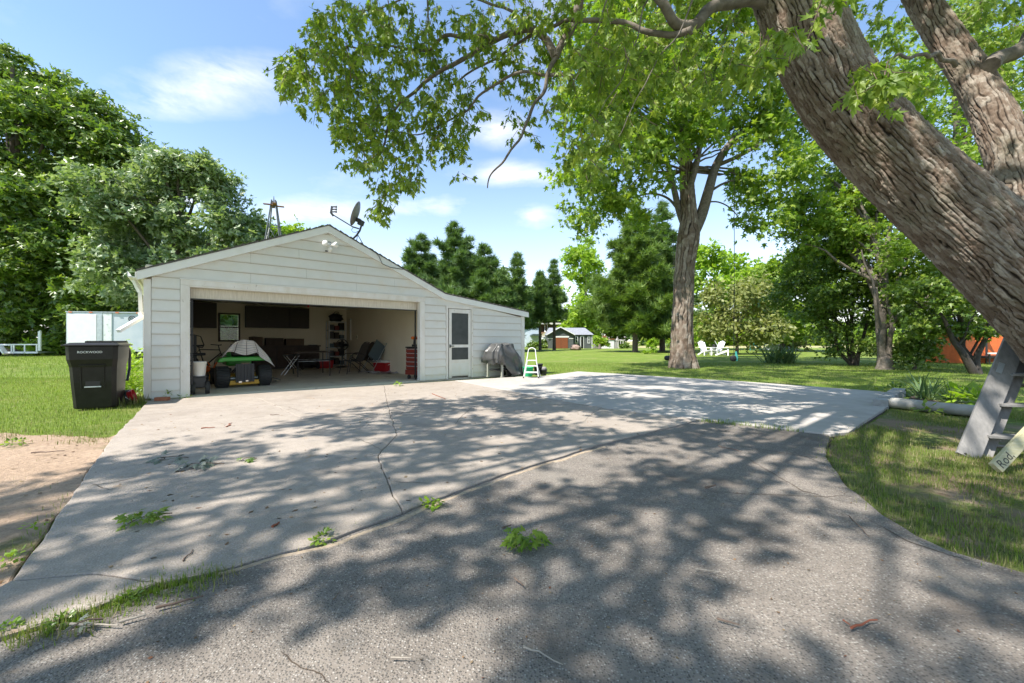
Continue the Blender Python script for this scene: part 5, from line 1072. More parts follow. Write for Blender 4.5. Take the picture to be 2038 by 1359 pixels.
REG = [(640, 140, 85, 75, 4.6, 5.6, 150, .10), (590, 125, 42, 42, 4.8, 5.5, 36, .10), (735, 60, 125, 75, 4.4, 5.6, 190, .10), (700, 40, 80, 60, 4.5, 5.5, 70, .10), (720, 190, 85, 70, 4.6, 5.7, 140, .10), (755, 275, 60, 65, 4.7, 5.6, 95, .10), (790, 330, 50, 50, 4.8, 5.6, 48, .10), (768, 385, 24, 55, 5.0, 5.5, 34, .10), (750, 425, 14, 22, 5.1, 5.4, 6, .10),
       (850, 235, 70, 65, 4.7, 5.5, 95, .10), (905, 215, 55, 70, 4.7, 5.4, 62, .10), (840, 130, 70, 55, 4.7, 5.5, 70, .10), (905, 285, 25, 35, 4.8, 5.2, 16, .10), (915, 345, 8, 8, 5.0, 5.1, 3, .10), (700, 250, 40, 40, 4.9, 5.5, 30, .1),
       (900, 40, 70, 45, 4.6, 5.4, 42, .10), (990, 50, 70, 60, 4.4, 5.2, 60, .10), (1060, 110, 60, 60, 4.6, 5.4, 45, .10), (1080, 20, 80, 40, 4.2, 5.0, 55, .10), (1000, 130, 70, 45, 4.7, 5.4, 32, .10), (1050, 210, 40, 60, 4.9, 5.5, 22, .10),
       (1170, 190, 70, 120, 3.0, 4.2, 95, .11), (1230, 150, 100, 110, 2.6, 3.6, 110, .11), (1190, 270, 65, 75, 2.5, 3.3, 40, .11), (1330, 110, 110, 90, 2.6, 3.8, 90, .11), (1160, 60, 90, 60, 3.2, 4.4, 55, .11), (1300, 20, 160, 50, 2.8, 4.2, 80, .11), (1440, 110, 60, 80, 2.8, 4.2, 42, .11), (1500, 90, 45, 60, 3.0, 3.8, 22, .11), (1560, 70, 30, 30, 2.7, 3.2, 7, .11), (1270, 260, 70, 50, 2.6, 3.4, 20, .11), (1190, 345, 26, 28, 2.5, 2.9, 6, .11),
       (1735, 135, 62, 26, 2.9, 3.4, 17, .11), (1760, 150, 40, 22, 3.0, 3.4, 6, .11), (1632, -6, 20, 16, 2.8, 3.0, 4, .11),
       (1890, 60, 70, 60, 6.0, 8.0, 40, .11), (1980, 40, 60, 60, 5.5, 8.0, 45, .11), (1990, 175, 55, 60, 5.6, 7.5, 50, .11), (2010, 250, 35, 45, 5.6, 7.0, 22, .11), (1760, 50, 50, 60, 6.5, 8.5, 36, .11), (1840, 150, 30, 40, 6.5, 8.0, 16, .11), (1930, 10, 60, 20, 5.5, 8, 26, .11), (1690, 20, 30, 20, 5.5, 7.5, 10, .11)]
REG = [(r[0], r[1], r[2], r[3], r[4] + (1.0 if 1100 < r[0] < 1480 and r[7] > .105 else 0), r[5] + (1.6 if 1100 < r[0] < 1480 and r[7] > .105 else 0), max(2, int(r[6] * (.66 if r[0] < 1100 else .56 if r[0] < 1480 else 1))), r[7] * (.84 if r[0] < 1480 else .9)) for r in REG]
p_, y_, n_, s_, tw_ = sprays(REG)
leaves('leaves', 'maple', p_ - np.array(fm.location), y_, n_, s_, M['maple'], fm)
mb = MB()
for t_ in tw_: mb.tube([rel(q, fm) for q in t_], [.0035, .003, .0015], 4, False)
mb.build('twigs', M['twig'], fm)
# the high crown over the drive, out of the picture, that dapples the ground
def crown_from_shade(n, poly, hmin, hmax, dens, lsize, nleaf):
    """leaf sprays placed so the crown covers the given ground area along the sun's rays; the gaps come from 3D noise"""
    xs = [p[0] for p in poly]; ys = [p[1] for p in poly]; out = []
    def inside(x, y):
        c = False; j = len(poly) - 1
        for i in range(len(poly)):
            if (poly[i][1] > y) != (poly[j][1] > y) and x < (poly[j][0] - poly[i][0]) * (y - poly[i][1]) / (poly[j][1] - poly[i][1]) + poly[i][0]: c = not c
            j = i
        return c
    while len(out) < n:
        x, y = random.uniform(min(xs), max(xs)), random.uniform(min(ys), max(ys))
        q = jitter((x, y), .35)
        if not inside(q.x, q.y): continue
        if noise.noise(Vector((x * 1.0, y * 1.0, 3.3))) + .8 * noise.noise(Vector((x * 2.5, y * 2.5, 8.1))) < dens - (.30 if y < 2.9 and x < 1.0 else .13 if y < 5.2 and -2 < x < 4.2 else 0) - (.06 if x > 5 and y > 8 else 0) + (.10 if y < 2.2 and x > 1.1 else 0) + random.gauss(0, .05): continue
        h = random.uniform(hmin, hmax) * (1.08 if y < 5.5 else 1) if y < 8.5 else random.uniform(10.5, 16.5); p = Vector((x + KX.x * h, y + KX.y * h, h))
        if p.y > .3 and (p.z - EYE) / p.y < .93 and abs(p.x / p.y) < 1.36: continue
        out.append(p)
    C = np.array([tuple(p) for p in out]); k = np.repeat(np.arange(len(C)), nleaf); off = rng.normal(size=(len(k), 3)) * np.array([.11, .11, .08])
    m_ = len(k); return C[k] + off, rng.normal(size=(m_, 3)) + np.array([0, 0, -.5]), unit(rng.normal(size=(m_, 3)) * .6 + np.array([0, 0, 1.0])), lsize * (.7 + .6 * rng.random(m_)), C
SHADE = [(-4.3, -1.0), (-4.0, 2.7), (-3.6, 3.9), (-3.3, 4.7), (-2.9, 5.4), (-2.3, 7.0), (-.5, 8.0), (.6, 9.6), (1.6, 11.6), (3.2, 12.6), (4.5, 17.0), (17, 17.0), (17, 8.0), (9.5, 2.0), (7.0, -1.5), (-4.0, -3.0)]
p_, y_, n_, s_, C_ = crown_from_shade(6000, SHADE, 5.5, 10.5, .0, .155, 9)
leaves('high_leaves', 'maple_lite', p_ - np.array(fm.location), y_, n_, s_, M['maple'], fm)
mb = MB()
for i in range(46):
    c = Vector(C_[random.randrange(len(C_))]); a = Vector(TRK[random.choice((7, 8, 9))][0]); ps = wig(a, c, 8, .5, .6); k = len(ps)
    if all((q.z - EYE) / max(q.y, .01) > .9 or q.y < .3 for q in ps[2:]): mb.tube([rel(q, fm) for q in ps], [.10 * (1 - .85 * j / (k - 1)) for j in range(k)], 6, False)
mb.build('high_limbs', M['limb'], fm)

# --- the second maple, upright on the lawn beyond the pad
M2 = Vector((7.05, 16.5, -.05))
t2 = thing('maple_tree', 'tall upright maple with a forked grey trunk on the lawn beyond the concrete pad', 'tree', M2)
def at16(px, py, d=16.5): return P3(px, py, d) - M2
bark_mesh('trunk', [(0, 0, -.1), at16(1358, 690), at16(1359, 610), at16(1363, 530), at16(1370, 470), at16(1371, 420), at16(1366, 350), at16(1362, 270), at16(1358, 160), at16(1352, 30)], [.44, .42, .395, .39, .43, .31, .26, .21, .14, .06], 260, 130, .13, .7, .04, M['bark'], t2, .2, .04, 12, flare=.45)
mb = MB()
for pts, r0, r1 in (([(1372, 478), (1395, 430), (1410, 380), (1425, 330), (1450, 290), (1490, 250), (1540, 200), (1600, 140)], .27, .06), ([(1366, 455), (1352, 420), (1340, 370), (1325, 310), (1305, 230), (1280, 120)], .17, .05), ([(1352, 420), (1330, 395), (1300, 385), (1270, 390)], .07, .025), ([(1364, 400), (1385, 330), (1400, 250), (1420, 150), (1450, 40)], .15, .05), ([(1408, 385), (1440, 365), (1480, 358), (1510, 375), (1535, 410)], .06, .02), ([(1404, 402), (1430, 402), (1455, 415), (1475, 440)], .04, .015), ([(1425, 330), (1490, 300), (1560, 250), (1620, 190)], .10, .03), ([(1350, 300), (1240, 220), (1180, 150)], .09, .03), ([(1366, 330), (1420, 260), (1460, 190)], .08, .03), ([(1345, 390), (1320, 340), (1290, 300), (1250, 290)], .06, .02), ([(1425, 155), (1480, 152), (1545, 150)], .09, .05)):
    ps = [at16(x, y, 16.5 + random.uniform(-.5, .5) * (i > 0)) for i, (x, y) in enumerate(pts)]; c, _ = spline(ps, [1] * len(ps), len(ps) * 4); k = len(c); mb.tube(c, [r0 + (r1 - r0) * (i / (k - 1)) ** .8 for i in range(k)], 8, False)
mb.build('branches', M['limb'], t2)
def pe(px, py, rx, ry, d, dz=None):    # crown lobe sighted at px,py with half-widths in px at distance d
    p = P3(px, py, d); k = d / FPX; return (p.x, p.y, p.z, rx * k, (dz if dz else (rx + ry) / 2) * k, ry * k)
def shift(ells, o): return [(e[0] - o.x, e[1] - o.y, e[2] - o.z, e[3], e[4], e[5]) for e in ells]
el = [pe(1250, 330, 70, 60, 15.5), pe(1330, 260, 80, 60, 15), pe(1190, 330, 85, 85, 16), pe(1170, 420, 55, 45, 15.8), pe(1230, 230, 100, 90, 16), pe(1320, 190, 110, 90, 15), pe(1300, 330, 60, 45, 15.2), pe(1240, 430, 60, 45, 16), pe(1270, 70, 150, 110, 17), pe(1420, 60, 150, 110, 17), pe(1460, 210, 70, 70, 16.5), pe(1540, 330, 70, 80, 16), pe(1500, 260, 60, 60, 16), pe(1600, 400, 50, 60, 16.5), pe(1570, 260, 50, 60, 17), pe(1180, 130, 90, 90, 17), pe(1360, -140, 240, 160, 17), pe(1560, 60, 90, 110, 18), pe(1510, 420, 38, 50, 16), pe(1390, 250, 60, 50, 14.6), pe(1480, 390, 24, 22, 16)]
C = foliage('crown', shift(el, M2), 1700, 22, .62, 'maple_lite', .23, M['maple2'], t2, .7, .45, .25)
mb = MB(); root = [Vector(at16(1362, 420)), Vector(at16(1366, 340)), Vector(at16(1362, 270)), Vector(at16(1358, 160)), Vector(at16(1352, 30))]; crown_limbs(mb, root, C, 60, .05, .5); mb.build('boughs', M['limb'], t2)

def tree(name, label, cat, base, ells, ncl, nlf, rc, kind, size, m_, tr=.2, trunk_top=None, group=None, up=.6, flat=.6, limbs=10, bark='bark_far', hollow=.45, stems=None):
    o = thing(name, label, cat, base, 0, group); E = shift(ells, base); C = foliage('crown', E, ncl, nlf, rc, kind, size, M[m_], o, flat, up, hollow)
    top = trunk_top or max(e[2] - e[5] * .35 for e in E); cx_ = sum(e[0] for e in E) / len(E); cy_ = sum(e[1] for e in E) / len(E)
    mb = MB(); root = wig((0, 0, -.1), (cx_, cy_, top), 8, .25); mb.tube(root, [tr * (1.25 if j == 0 else 1 - .8 * j / 8) for j in range(9)], 9, False)
    for st in (stems or []): ps = wig(st[0], st[1], 7, .25); mb.tube(ps, [st[2] * (1 - .7 * j / 7) for j in range(8)], 8, False)
    mb.build('trunk', M[bark], o)
    if limbs: mb = MB(); crown_limbs(mb, root, C, limbs, tr * .4, .3); mb.build('branches', M[bark], o)
    return o
def gb_(px, py): q = G(px, py); q.z = -.05; return q
# left: tall dark trees, undergrowth, the round silvery tree
tree('tall_tree', 'tallest dark green tree at the left edge, beyond the flat trailer', 'tree', Vector((-42, 34, -.05)), [pe(-40, 260, 140, 170, 32), pe(15, 170, 65, 80, 32), pe(60, 330, 110, 110, 31.5), pe(-20, 480, 160, 130, 31), pe(90, 240, 70, 70, 32), pe(110, 430, 90, 90, 31), pe(-70, 130, 80, 60, 33), pe(60, 560, 110, 70, 31)], 1500, 26, 1.15, 'clump', .33, 'dark', .5, limbs=20)
tree('tall_tree', 'dark green tree right of the tallest one, its crown sloping down to the silvery tree', 'tree', Vector((-35, 36, -.05)), [pe(170, 300, 85, 95, 34), pe(130, 200, 45, 45, 34), pe(225, 320, 70, 75, 34), pe(180, 430, 100, 110, 33.5), pe(275, 320, 44, 52, 34), pe(120, 520, 100, 90, 33), pe(230, 450, 60, 80, 34), pe(215, 250, 40, 45, 34)], 1150, 26, 1.1, 'clump', .33, 'dark', .45, limbs=16)
tree('silvery_tree', 'round silvery green tree behind the left slope of the garage roof', 'tree', Vector((-23.6, 28, -.05)), [pe(345, 420, 120, 100, 28), pe(300, 470, 90, 100, 27.5), pe(410, 440, 85, 80, 28), pe(350, 340, 62, 42, 28), pe(250, 530, 55, 80, 27.5), pe(455, 430, 40, 46, 28), pe(330, 560, 80, 70, 27.5), pe(300, 360, 50, 40, 28), pe(460, 500, 60, 50, 28), pe(400, 350, 55, 40, 28)], 900, 26, .85, 'clump', .29, 'silver', .35, limbs=16, up=.5)
for i, (px, py, rx, ry, d, nm, lb, m_, n_c) in enumerate(((30, 640, 70, 46, 31.5, 'shrub', 'dark shrub behind the rails of the flat trailer', 'dark', 110), (105, 630, 60, 50, 31.5, 'shrub', 'broad dark shrub between the flat trailer and the white box trailer', 'dark', 110), (-40, 620, 60, 60, 31, 'shrub', 'dark shrub at the far left edge beyond the lawn', 'dark', 90), (215, 590, 75, 60, 30.5, 'shrub', 'dark shrub rising behind the white box trailer', 'dark', 110), (90, 690, 24, 14, 30, 'shrub', 'low bright shrub at the lawn edge right of the trailer post', 'bright', 24), (135, 688, 40, 20, 30.5, 'shrub', 'low dark shrub at the lawn edge left of the trash cart', 'dark', 40))):
    tree(nm, lb, 'shrub', Vector((P3(px, py, d).x, d, -.05)), [pe(px, py, rx, ry, d), pe(px - rx * .4, py + ry * .4, rx * .6, ry * .6, d - .4)], n_c, 20, .8, 'clump', .34, m_, .06, limbs=4)
# pines
def pine(label, px, ytop, d, spread, tiers, m_, bare=.12, group='pines beyond the garage', dens=1.0, irregular=.25, lean=0):
    top = P3(px, ytop, d).z; base = Vector((P3(px, 0, d).x, d, -.05)); o = thing('pine_tree', label, 'tree', base, 0, group)
    mb = MB(); hp = [(lean * k / 6 * .3, 0, top * k / 6) for k in range(7)]; mb.tube(hp, [max(.03, .02 * top * (1 - k / 6.1)) for k in range(7)], 8, False)
    P_ = []; Y_ = []; NR = []; SZ = []
    for k in range(tiers):
        f = bare + (1 - bare) * (k + .3 * random.random()) / tiers; z = top * f; rr = spread * ((1 - f) ** .82) * 1.08 * (1 if f > .25 else .75 + f) + .05
        nb = max(3, int((5 + 3 * random.random()) * min(1, .5 + rr / spread)))
        a0 = random.random() * 6.3
        for b in range(nb):
            a = a0 + 2 * math.pi * b / nb + random.gauss(0, .25); l = rr * (1 + random.uniform(-irregular, irregular)); up_ = .16 + .5 * f
            p0 = Vector((0, 0, z)); p1 = p0 + Vector((math.cos(a) * l, math.sin(a) * l, l * (up_ * .55 - .12))); mid = p0.lerp(p1, .55) + Vector((0, 0, -.06 * l)); p1.z += .10 * l
            mb.tube([p0, mid, p1], [.012 * top * .35 * (1 - f * .7), .010, .006], 5, False)
            nt_ = int(max(8, 44 * l / spread * dens * (spread / 3) ** .7))
            for q in range(nt_):
                t = random.random() ** .6; c = p0.lerp(mid, t / .55) if t < .55 else mid.lerp(p1, (t - .55) / .45)
                w_ = .17 * l * (1.05 - t * .6); off = Vector((random.gauss(0, w_), random.gauss(0, w_), random.gauss(.02, .05) * (1 + l * .3)))
                P_.append(c + off); dv = (p1 - p0).normalized() * .8 + Vector((random.gauss(0, .6), random.gauss(0, .6), random.uniform(.1, 1.0))); Y_.append(dv); NR.append(Vector((random.gauss(0, .8), random.gauss(0, .8), random.gauss(.5, .5)))); SZ.append(random.uniform(.8, 1.3))
    sz = np.array(SZ) * .50 ; leaves('crown', 'tuft', np.array([tuple(v) for v in P_]), np.array([tuple(v) for v in Y_]), np.array([tuple(v) for v in NR]), sz, M[m_], o)
    mb.build('trunk', M['bark_far'], o); return o
pine('dark pine left of the tallest one behind the garage roof', 838, 462, 43, 3.8, 17, 'pine', .05, dens=3.0, irregular=.5)
pine('tallest dark pine rising behind the right slope of the garage roof', 905, 438, 42, 4.2, 19, 'pine', .05, dens=3.0, irregular=.5)
pine('pine right of the tallest one behind the lean-to roof', 962, 482, 41, 3.6, 16, 'pine', .05, dens=3.0, irregular=.5)
pine('thin open-branched pine just right of the dark pines', 1030, 500, 43, 1.8, 15, 'pine', .24, dens=1.6, irregular=.5)
pine('short dark pine standing beside the pale blue house', 1075, 540, 46, 1.8, 14, 'pine', .36, dens=1.8, irregular=.4)
pine('thin pine with tiers of branches above the charcoal shed', 1103, 514, 48, 1.7, 12, 'pine', .34, dens=1.5, irregular=.5)
pine('broad yellowish pine left of the upright maple trunk', 1264, 405, 39, 4.4, 18, 'pine2', .14, dens=3.6, irregular=.4)
pine('tall pine close behind the upright maple trunk', 1318, 395, 42, 3.4, 18, 'pine', .10, dens=3.0, irregular=.4)
tree('leafy_tree', 'bright leafy tree between the thin pines and the broad yellowish pine', 'tree', Vector((P3(1165, 0, 68).x, 68, -.05)), [pe(1165, 570, 42, 80, 68), pe(1150, 630, 40, 40, 68), pe(1190, 620, 40, 50, 67), pe(1160, 510, 24, 28, 68)], 230, 20, 1.3, 'clump', .60, 'bright', .3, limbs=6)
tree('leafy_tree', 'green leafy tree behind the lean-to roof, right of the dark pines', 'tree', Vector((P3(1000, 0, 46).x, 46, -.05)), [pe(985, 590, 45, 60, 46), pe(1010, 610, 30, 40, 46), pe(955, 600, 30, 60, 46)], 190, 20, 1.1, 'clump', .46, 'dark', .3, limbs=6)
tree('leafy_tree', 'small tree top showing over the garage roof beside the windmill tower', 'tree', Vector((P3(585, 0, 32).x, 32, -.05)), [pe(530, 470, 26, 22, 32), pe(570, 478, 30, 22, 32), pe(600, 485, 40, 24, 32), pe(580, 455, 9, 10, 32)], 130, 16, .7, 'clump', .34, 'bright', .2, limbs=10)
tree('leafy_tree', 'small tree top just showing over the garage ridge', 'tree', Vector((P3(640, 0, 32).x, 32, -.05)), [pe(632, 470, 20, 14, 32), pe(665, 490, 30, 20, 32)], 60, 16, .6, 'clump', .32, 'dark', .2, limbs=5)
# right of the upright maple
tree('leafy_tree', 'bright feathery tree just right of the upright maple trunk', 'tree', gb_(1420, 694), [pe(1425, 560, 50, 60, 50), pe(1400, 630, 46, 60, 50), pe(1465, 540, 50, 44, 51), pe(1500, 590, 50, 60, 52), pe(1440, 650, 60, 36, 50)], 330, 20, 1.1, 'leaf', .62, 'bright', .3, limbs=8)
tree('willow', 'drooping olive willow behind the hanging rope', 'tree', gb_(1466, 704), [pe(1460, 605, 56, 50, 33), pe(1490, 640, 56, 44, 33), pe(1430, 640, 36, 40, 33), pe(1500, 590, 36, 40, 33)], 330, 22, .6, 'leaf', .34, 'olive', .14, limbs=14, up=.2, flat=1.3)
tree('leafy_tree', 'green tree with shade below it at the edge of the lawn right of the willow', 'tree', gb_(1555, 697), [pe(1560, 600, 70, 70, 42), pe(1530, 640, 50, 40, 42), pe(1610, 570, 60, 60, 43), pe(1590, 640, 50, 36, 41), pe(1560, 540, 40, 34, 44)], 380, 20, .95, 'clump', .42, 'maple2', .25, limbs=8)
tree('shrub', 'round olive shrub at the corner of the pale pool', 'shrub', gb_(1588, 697), [pe(1590, 668, 34, 26, 45), pe(1575, 680, 20, 14, 45)], 70, 18, .6, 'leaf', .34, 'olive', .08, limbs=4)
tree('multi_stem_tree', 'dense multi-stemmed tree with dark leaves low to the lawn, left of the reddish trunk', 'tree', gb_(1700, 726), [pe(1640, 560, 90, 80, 18.5), pe(1720, 520, 80, 80, 18), pe(1600, 600, 60, 44, 18.5), pe(1700, 620, 80, 56, 18), pe(1700, 690, 42, 32, 17.8), pe(1660, 470, 60, 50, 19), pe(1790, 600, 50, 50, 18)], 820, 26, .50, 'maple_lite', .155, 'dark', .10, limbs=26, bark='bark_dark', stems=[((-.1, 0, 0), (-1.3, .2, 2.0), .08), ((.1, 0, 0), (.9, .1, 3.2), .09), ((0, .1, 0), (-.4, .2, 3.6), .08)])
rb = gb_(1762, 733)
tree('trunk_tree', 'tree with a pale reddish fluted trunk on the right lawn', 'tree', rb, [pe(1760, 500, 90, 80, 16.5), pe(1830, 580, 80, 60, 16), pe(1690, 430, 60, 60, 17), pe(1780, 420, 70, 60, 17), pe(1850, 620, 40, 30, 16), pe(1880, 560, 60, 40, 16.5), pe(1630, 410, 55, 55, 17.5), pe(1720, 380, 60, 50, 17.5), pe(1660, 300, 60, 60, 17.5), pe(1800, 330, 80, 70, 17.5), pe(1610, 470, 40, 50, 17)], 1150, 24, .5, 'maple_lite', .16, 'maple2', .22, trunk_top=6.5, limbs=22, bark='limb', stems=[((.05, -.1, -.1), (-.35, 0, 3.2), .14), ((.2, .0, -.1), (.2, .1, 3.0), .13), ((-.3, 0, 1.6), (-1.1, -.2, 4.6), .07), ((-.05, 0, -.1), (-.1, 0, .6), .27)])
tree('tall_tree', 'tall sunlit tree seen between the big maple trunk and its second limb', 'tree', Vector((P3(1930, 0, 26).x, 26, -.05)), [pe(1900, 200, 110, 110, 26), pe(1830, 100, 90, 90, 27), pe(1980, 330, 90, 100, 26), pe(1880, 380, 110, 90, 25.5), pe(1990, 80, 100, 100, 27), pe(1760, 240, 70, 80, 26), pe(1960, 470, 110, 80, 25.5)], 800, 24, .95, 'maple_lite', .30, 'maple2', .4, limbs=16)
tree('shrub', 'dark round shrub on the lawn right of the reddish trunk', 'shrub', gb_(1815, 734), [pe(1815, 700, 34, 26, 15.5), pe(1830, 680, 26, 22, 15.5)], 90, 18, .35, 'maple_lite', .17, 'dark', .06, limbs=8)
vb = gb_(1945, 742)
tree('v_trunk_tree', 'dark tree with a V-shaped double trunk in front of the orange shed', 'tree', vb, [pe(1870, 600, 80, 40, 13.8), pe(1960, 570, 80, 46, 13.8), pe(1845, 645, 30, 22, 14), pe(2000, 620, 40, 20, 13.6), pe(1920, 540, 80, 50, 14.2), pe(1925, 650, 60, 18, 13.9)], 400, 20, .40, 'maple_lite', .15, 'dark', .09, trunk_top=2.2, limbs=20, bark='bark_dark', stems=[((-.05, 0, -.05), (-1.15, .1, 2.1), .13), ((.05, 0, -.05), (.5, .1, 1.9), .12), ((.5, .1, 1.2), (.9, 0, 2.4), .06), ((-.6, .05, .9), (-.1, 0, 2.0), .04)])
tree('shrub', 'tiny yellowish sapling on the lawn left of the upright maple', 'shrub', gb_(1296, 702), [pe(1296, 690, 7, 12, 34), pe(1294, 702, 12, 5, 34), pe(1298, 680, 4, 7, 34)], 44, 12, .2, 'clump', .20, 'bright', .03, limbs=4)
tree('shrub', 'round light green bush between the charcoal shed and the white shed', 'shrub', gb_(1193, 694), [pe(1196, 680, 9, 8, 55), pe(1190, 676, 7, 6, 55), pe(1202, 684, 7, 6, 55)], 60, 14, .4, 'clump', .30, 'bright', .2, limbs=4)
for (px, py, rx, ry, lb) in ((1064, 688, 10, 6, 'dark green bush against the pale blue house'), (1080, 686, 9, 8, 'dark green bush at the foot of the white outbuilding'), (1352, 690, 20, 9, 'dark bush far behind the hanging tyre'), (1240, 688, 8, 6, 'dark bush right of the white shed')):
    tree('shrub', lb, 'shrub', Vector((P3(px, 0, 58).x, 58, -.05)), [pe(px, py, rx, ry, 58)], 40, 14, .6, 'clump', .34, 'dark', .06, limbs=3)
# far tree lines, read as masses
def mass(name, label, ells, n, size, m_, rc=2.0):
    o = foliage_obj = None; P_, O_, C = crown_points(ells, n, 16, rc, .7, .3); k = len(P_); ok = P_[:, 2] > 0; P_, O_ = P_[ok], O_[ok]; k = len(P_)
    o = leaves(name, 'clump', P_, unit(O_ * .5 + rng.normal(size=(k, 3))), unit(O_ + np.array([0, 0, .6]) + rng.normal(size=(k, 3)) * .5), size * (.7 + .6 * rng.random(k)), M[m_]); tag(o, label, kind='stuff'); return o
mass('far_woods', 'far green woods beyond the dry field', [pe(1580 + 40 * i, 676 - 9 * (i % 3), 40, 18 + 6 * (i % 2), 130 + 8 * (i % 3)) for i in range(16)] + [pe(1350 + 45 * i, 668, 45, 26, 90) for i in range(6)], 900, 1.4, 'maple2', 3.0)
mass('far_woods', 'far woods behind the houses and pines', [pe(1030 + 40 * i, 660 - 12 * (i % 3), 42, 34, 95) for i in range(9)] + [pe(820 + 40 * i, 620, 50, 50, 80) for i in range(6)], 700, 1.1, 'dark', 2.4)
mass('far_woods', 'dark woods behind the left trees', [pe(-120 + 60 * i, 560 - 20 * (i % 2), 60, 90, 50) for i in range(12)] + [pe(370 + 40 * i, 650, 40, 40, 45) for i in range(6)], 950, .8, 'dark', 2.2)

# ------------------------------------------------------------------ things out on the lawns
gz = -.045
# white box trailer behind the trash cart
bx = thing('box_trailer', 'white enclosed box trailer with a round emblem, behind the trash cart', 'trailer', P3(206, CY, 24) * 1.0, 0); bx.location.z = gz
bx.rotation_euler.z = R(14)
hb_ = 2.80
mb = MB(); mb.b2((-1.78, -.05, .45), (-.02, 4.2, hb_)); mb.build('body', M['galv'], bx, bevel=.03)
mb = MB(); mb.b2((-1.70, -.075, .5), (-.30, -.052, hb_ - .12)); dr = mb.build('rear_door', M['wpaint'], bx, bevel=.01)
mb = MB(); mb.b2((-.28, -.07, .5), (-.04, -.052, hb_ - .14)); mb.build('rear_panel', M['galv'], bx)
mb = MB(); mb.b2((-.018, -.04, .45), (.42, .0, hb_ - .04)); mb.b2((-.018, .0, .45), (.0, .02, hb_ - .04)); mb.build('stained_panel', M['wstain'], bx, label='stained white corner panel')
mb = MB(); mb.b2((.42, .0, .46), (1.98, .04, hb_ - .02)); mb.build('side_wall', M['poolwall'], bx)  # grey-blue colour carries the shade on this side of the white trailer
mb = MB(); mb.b2((-1.80, -.07, hb_), (2.0, .06, hb_ + .05)); mb.build('top_rail', M['galv'], bx)
for x in (-1.56, -.58, .72, 1.76):
    mb = MB(); mb.box((x, -.08, hb_ + .0), (.16, .03, .06)); mb.build('marker_light', M['orange'], bx)
em = MB(); em.torus((1.42, -.012, hb_ - .36), .17, .018, 'Y', 20, 5); em.tube([(1.34, -.012, hb_ - .40), (1.36, -.012, hb_ - .30), (1.44, -.012, hb_ - .27), (1.49, -.012, hb_ - .34), (1.42, -.012, hb_ - .42)], .016, 6); em.bar((1.28, -.012, hb_ - .50), (1.56, -.012, hb_ - .47), .012, .03); em.build('emblem', M['dkmetal'], bx)
for y in (1.6, 2.5):
    for x in (-1.85, .05): mb = MB(); mb.lathe([(.05, -.1), (.33, -.1), (.34, 0), (.33, .1), (.05, .1)], 18, (x, y, .34), 'X'); mb.build('wheel', M['rubber'], bx)
mb = MB(); mb.b2((1.98, .0, .4), (2.14, .3, hb_ - .1)); mb.build('front_post', M['dkmetal'], bx)
# open flat trailer at the left edge
ut = thing('utility_trailer', 'pale open utility trailer with side rails at the left edge of the lawn', 'trailer', Vector((P3(0, 0, 28.5).x, 28.5, gz)), R(2)); k_ = 28.5 / FPX
def ux(px): return (px) * k_
def uz(py): return EYE + (CY - py) * k_ - gz
mb = MB(); mb.b2((ux(-60), -.06, uz(686.5)), (ux(73), .02, uz(684.3))); mb.b2((ux(-60), 1.5, uz(688)), (ux(73), 1.56, uz(685.3)))
mb.b2((ux(16), -.05, uz(703)), (ux(73), .02, uz(700)))
for px in (-40, -14, 22, 26.5, 47, 70): mb.b2((ux(px), -.05, uz(702)), (ux(px + 2.2), .0, uz(685)))
mb.build('side_rail', M['wpaint'], ut)
mb = MB(); mb.b2((ux(-60), .0, uz(703)), (ux(73), 1.6, uz(699.6))); mb.build('bed', M['galv'], ut)
mb = MB(); mb.b2((ux(73), -.02, uz(698)), (ux(78), .06, uz(660))); mb.prism([(ux(73), uz(660)), (ux(78), uz(660)), (ux(77), uz(657))], -.02, .06); mb.build('gate_post', M['wpaint'], ut)
mb = MB(); mb.prism([(ux(-24), uz(701)), (ux(-18), uz(688)), (ux(8), uz(688)), (ux(18), uz(703)), (ux(15), uz(703)), (ux(6), uz(690.5)), (ux(-16), uz(690.5)), (ux(-21), uz(701))], -.34, -.04); mb.build('mudguard', M['wpaint'], ut)
mb = MB(); mb.lathe([(.18, -.12), (.36, -.12), (.37, 0), (.36, .12), (.18, .12)], 20, (ux(-2), -.19, .37), 'Y'); wl = mb.build('tyre', M['rubber'], ut)
mb = MB(); mb.lathe([(.03, -.10), (.18, -.08), (.18, .08), (.03, .1)], 16, (ux(-2), -.19, .37), 'Y'); mb.build('rim', M['chrome'], wl)
# windmill tower
wm = thing('windmill_tower', 'tall grey lattice windmill tower with a rusty platform behind the garage', 'tower', Vector((P3(545, 0, 24).x, 24, gz)), R(20))
Ht = P3(0, 397, 24).z; zp = P3(0, 407, 24).z
lw = lambda z: 2.3 * (1 - z / (Ht + .6)) * .5 + .03
for sx, sy in ((-1, -1), (1, -1), (1, 1), (-1, 1)):
    mb = MB(); mb.bar((sx * lw(0), sy * lw(0), 0), (sx * lw(Ht), sy * lw(Ht), Ht), .055, .055); mb.build('leg', M['steel'], wm)
mb = MB()
for z in np.arange(1.2, Ht - .8, 1.35):
    q = lw(z); c4 = [(-q, -q), (q, -q), (q, q), (-q, q)]; q2 = lw(z + 1.35); d4 = [(-q2, -q2), (q2, -q2), (q2, q2), (-q2, q2)]
    for i in range(4):
        a, b = c4[i], c4[(i + 1) % 4]; mb.bar((*a, z), (*b, z), .035, .035)
        if z < Ht - 2: e = d4[(i + 1) % 4]; mb.bar((*a, z), (*e, z + 1.35), .018, .018); e = d4[i]; mb.bar((*b, z), (*e, z + 1.35), .018, .018)
mb.build('brace', M['steel'], wm)
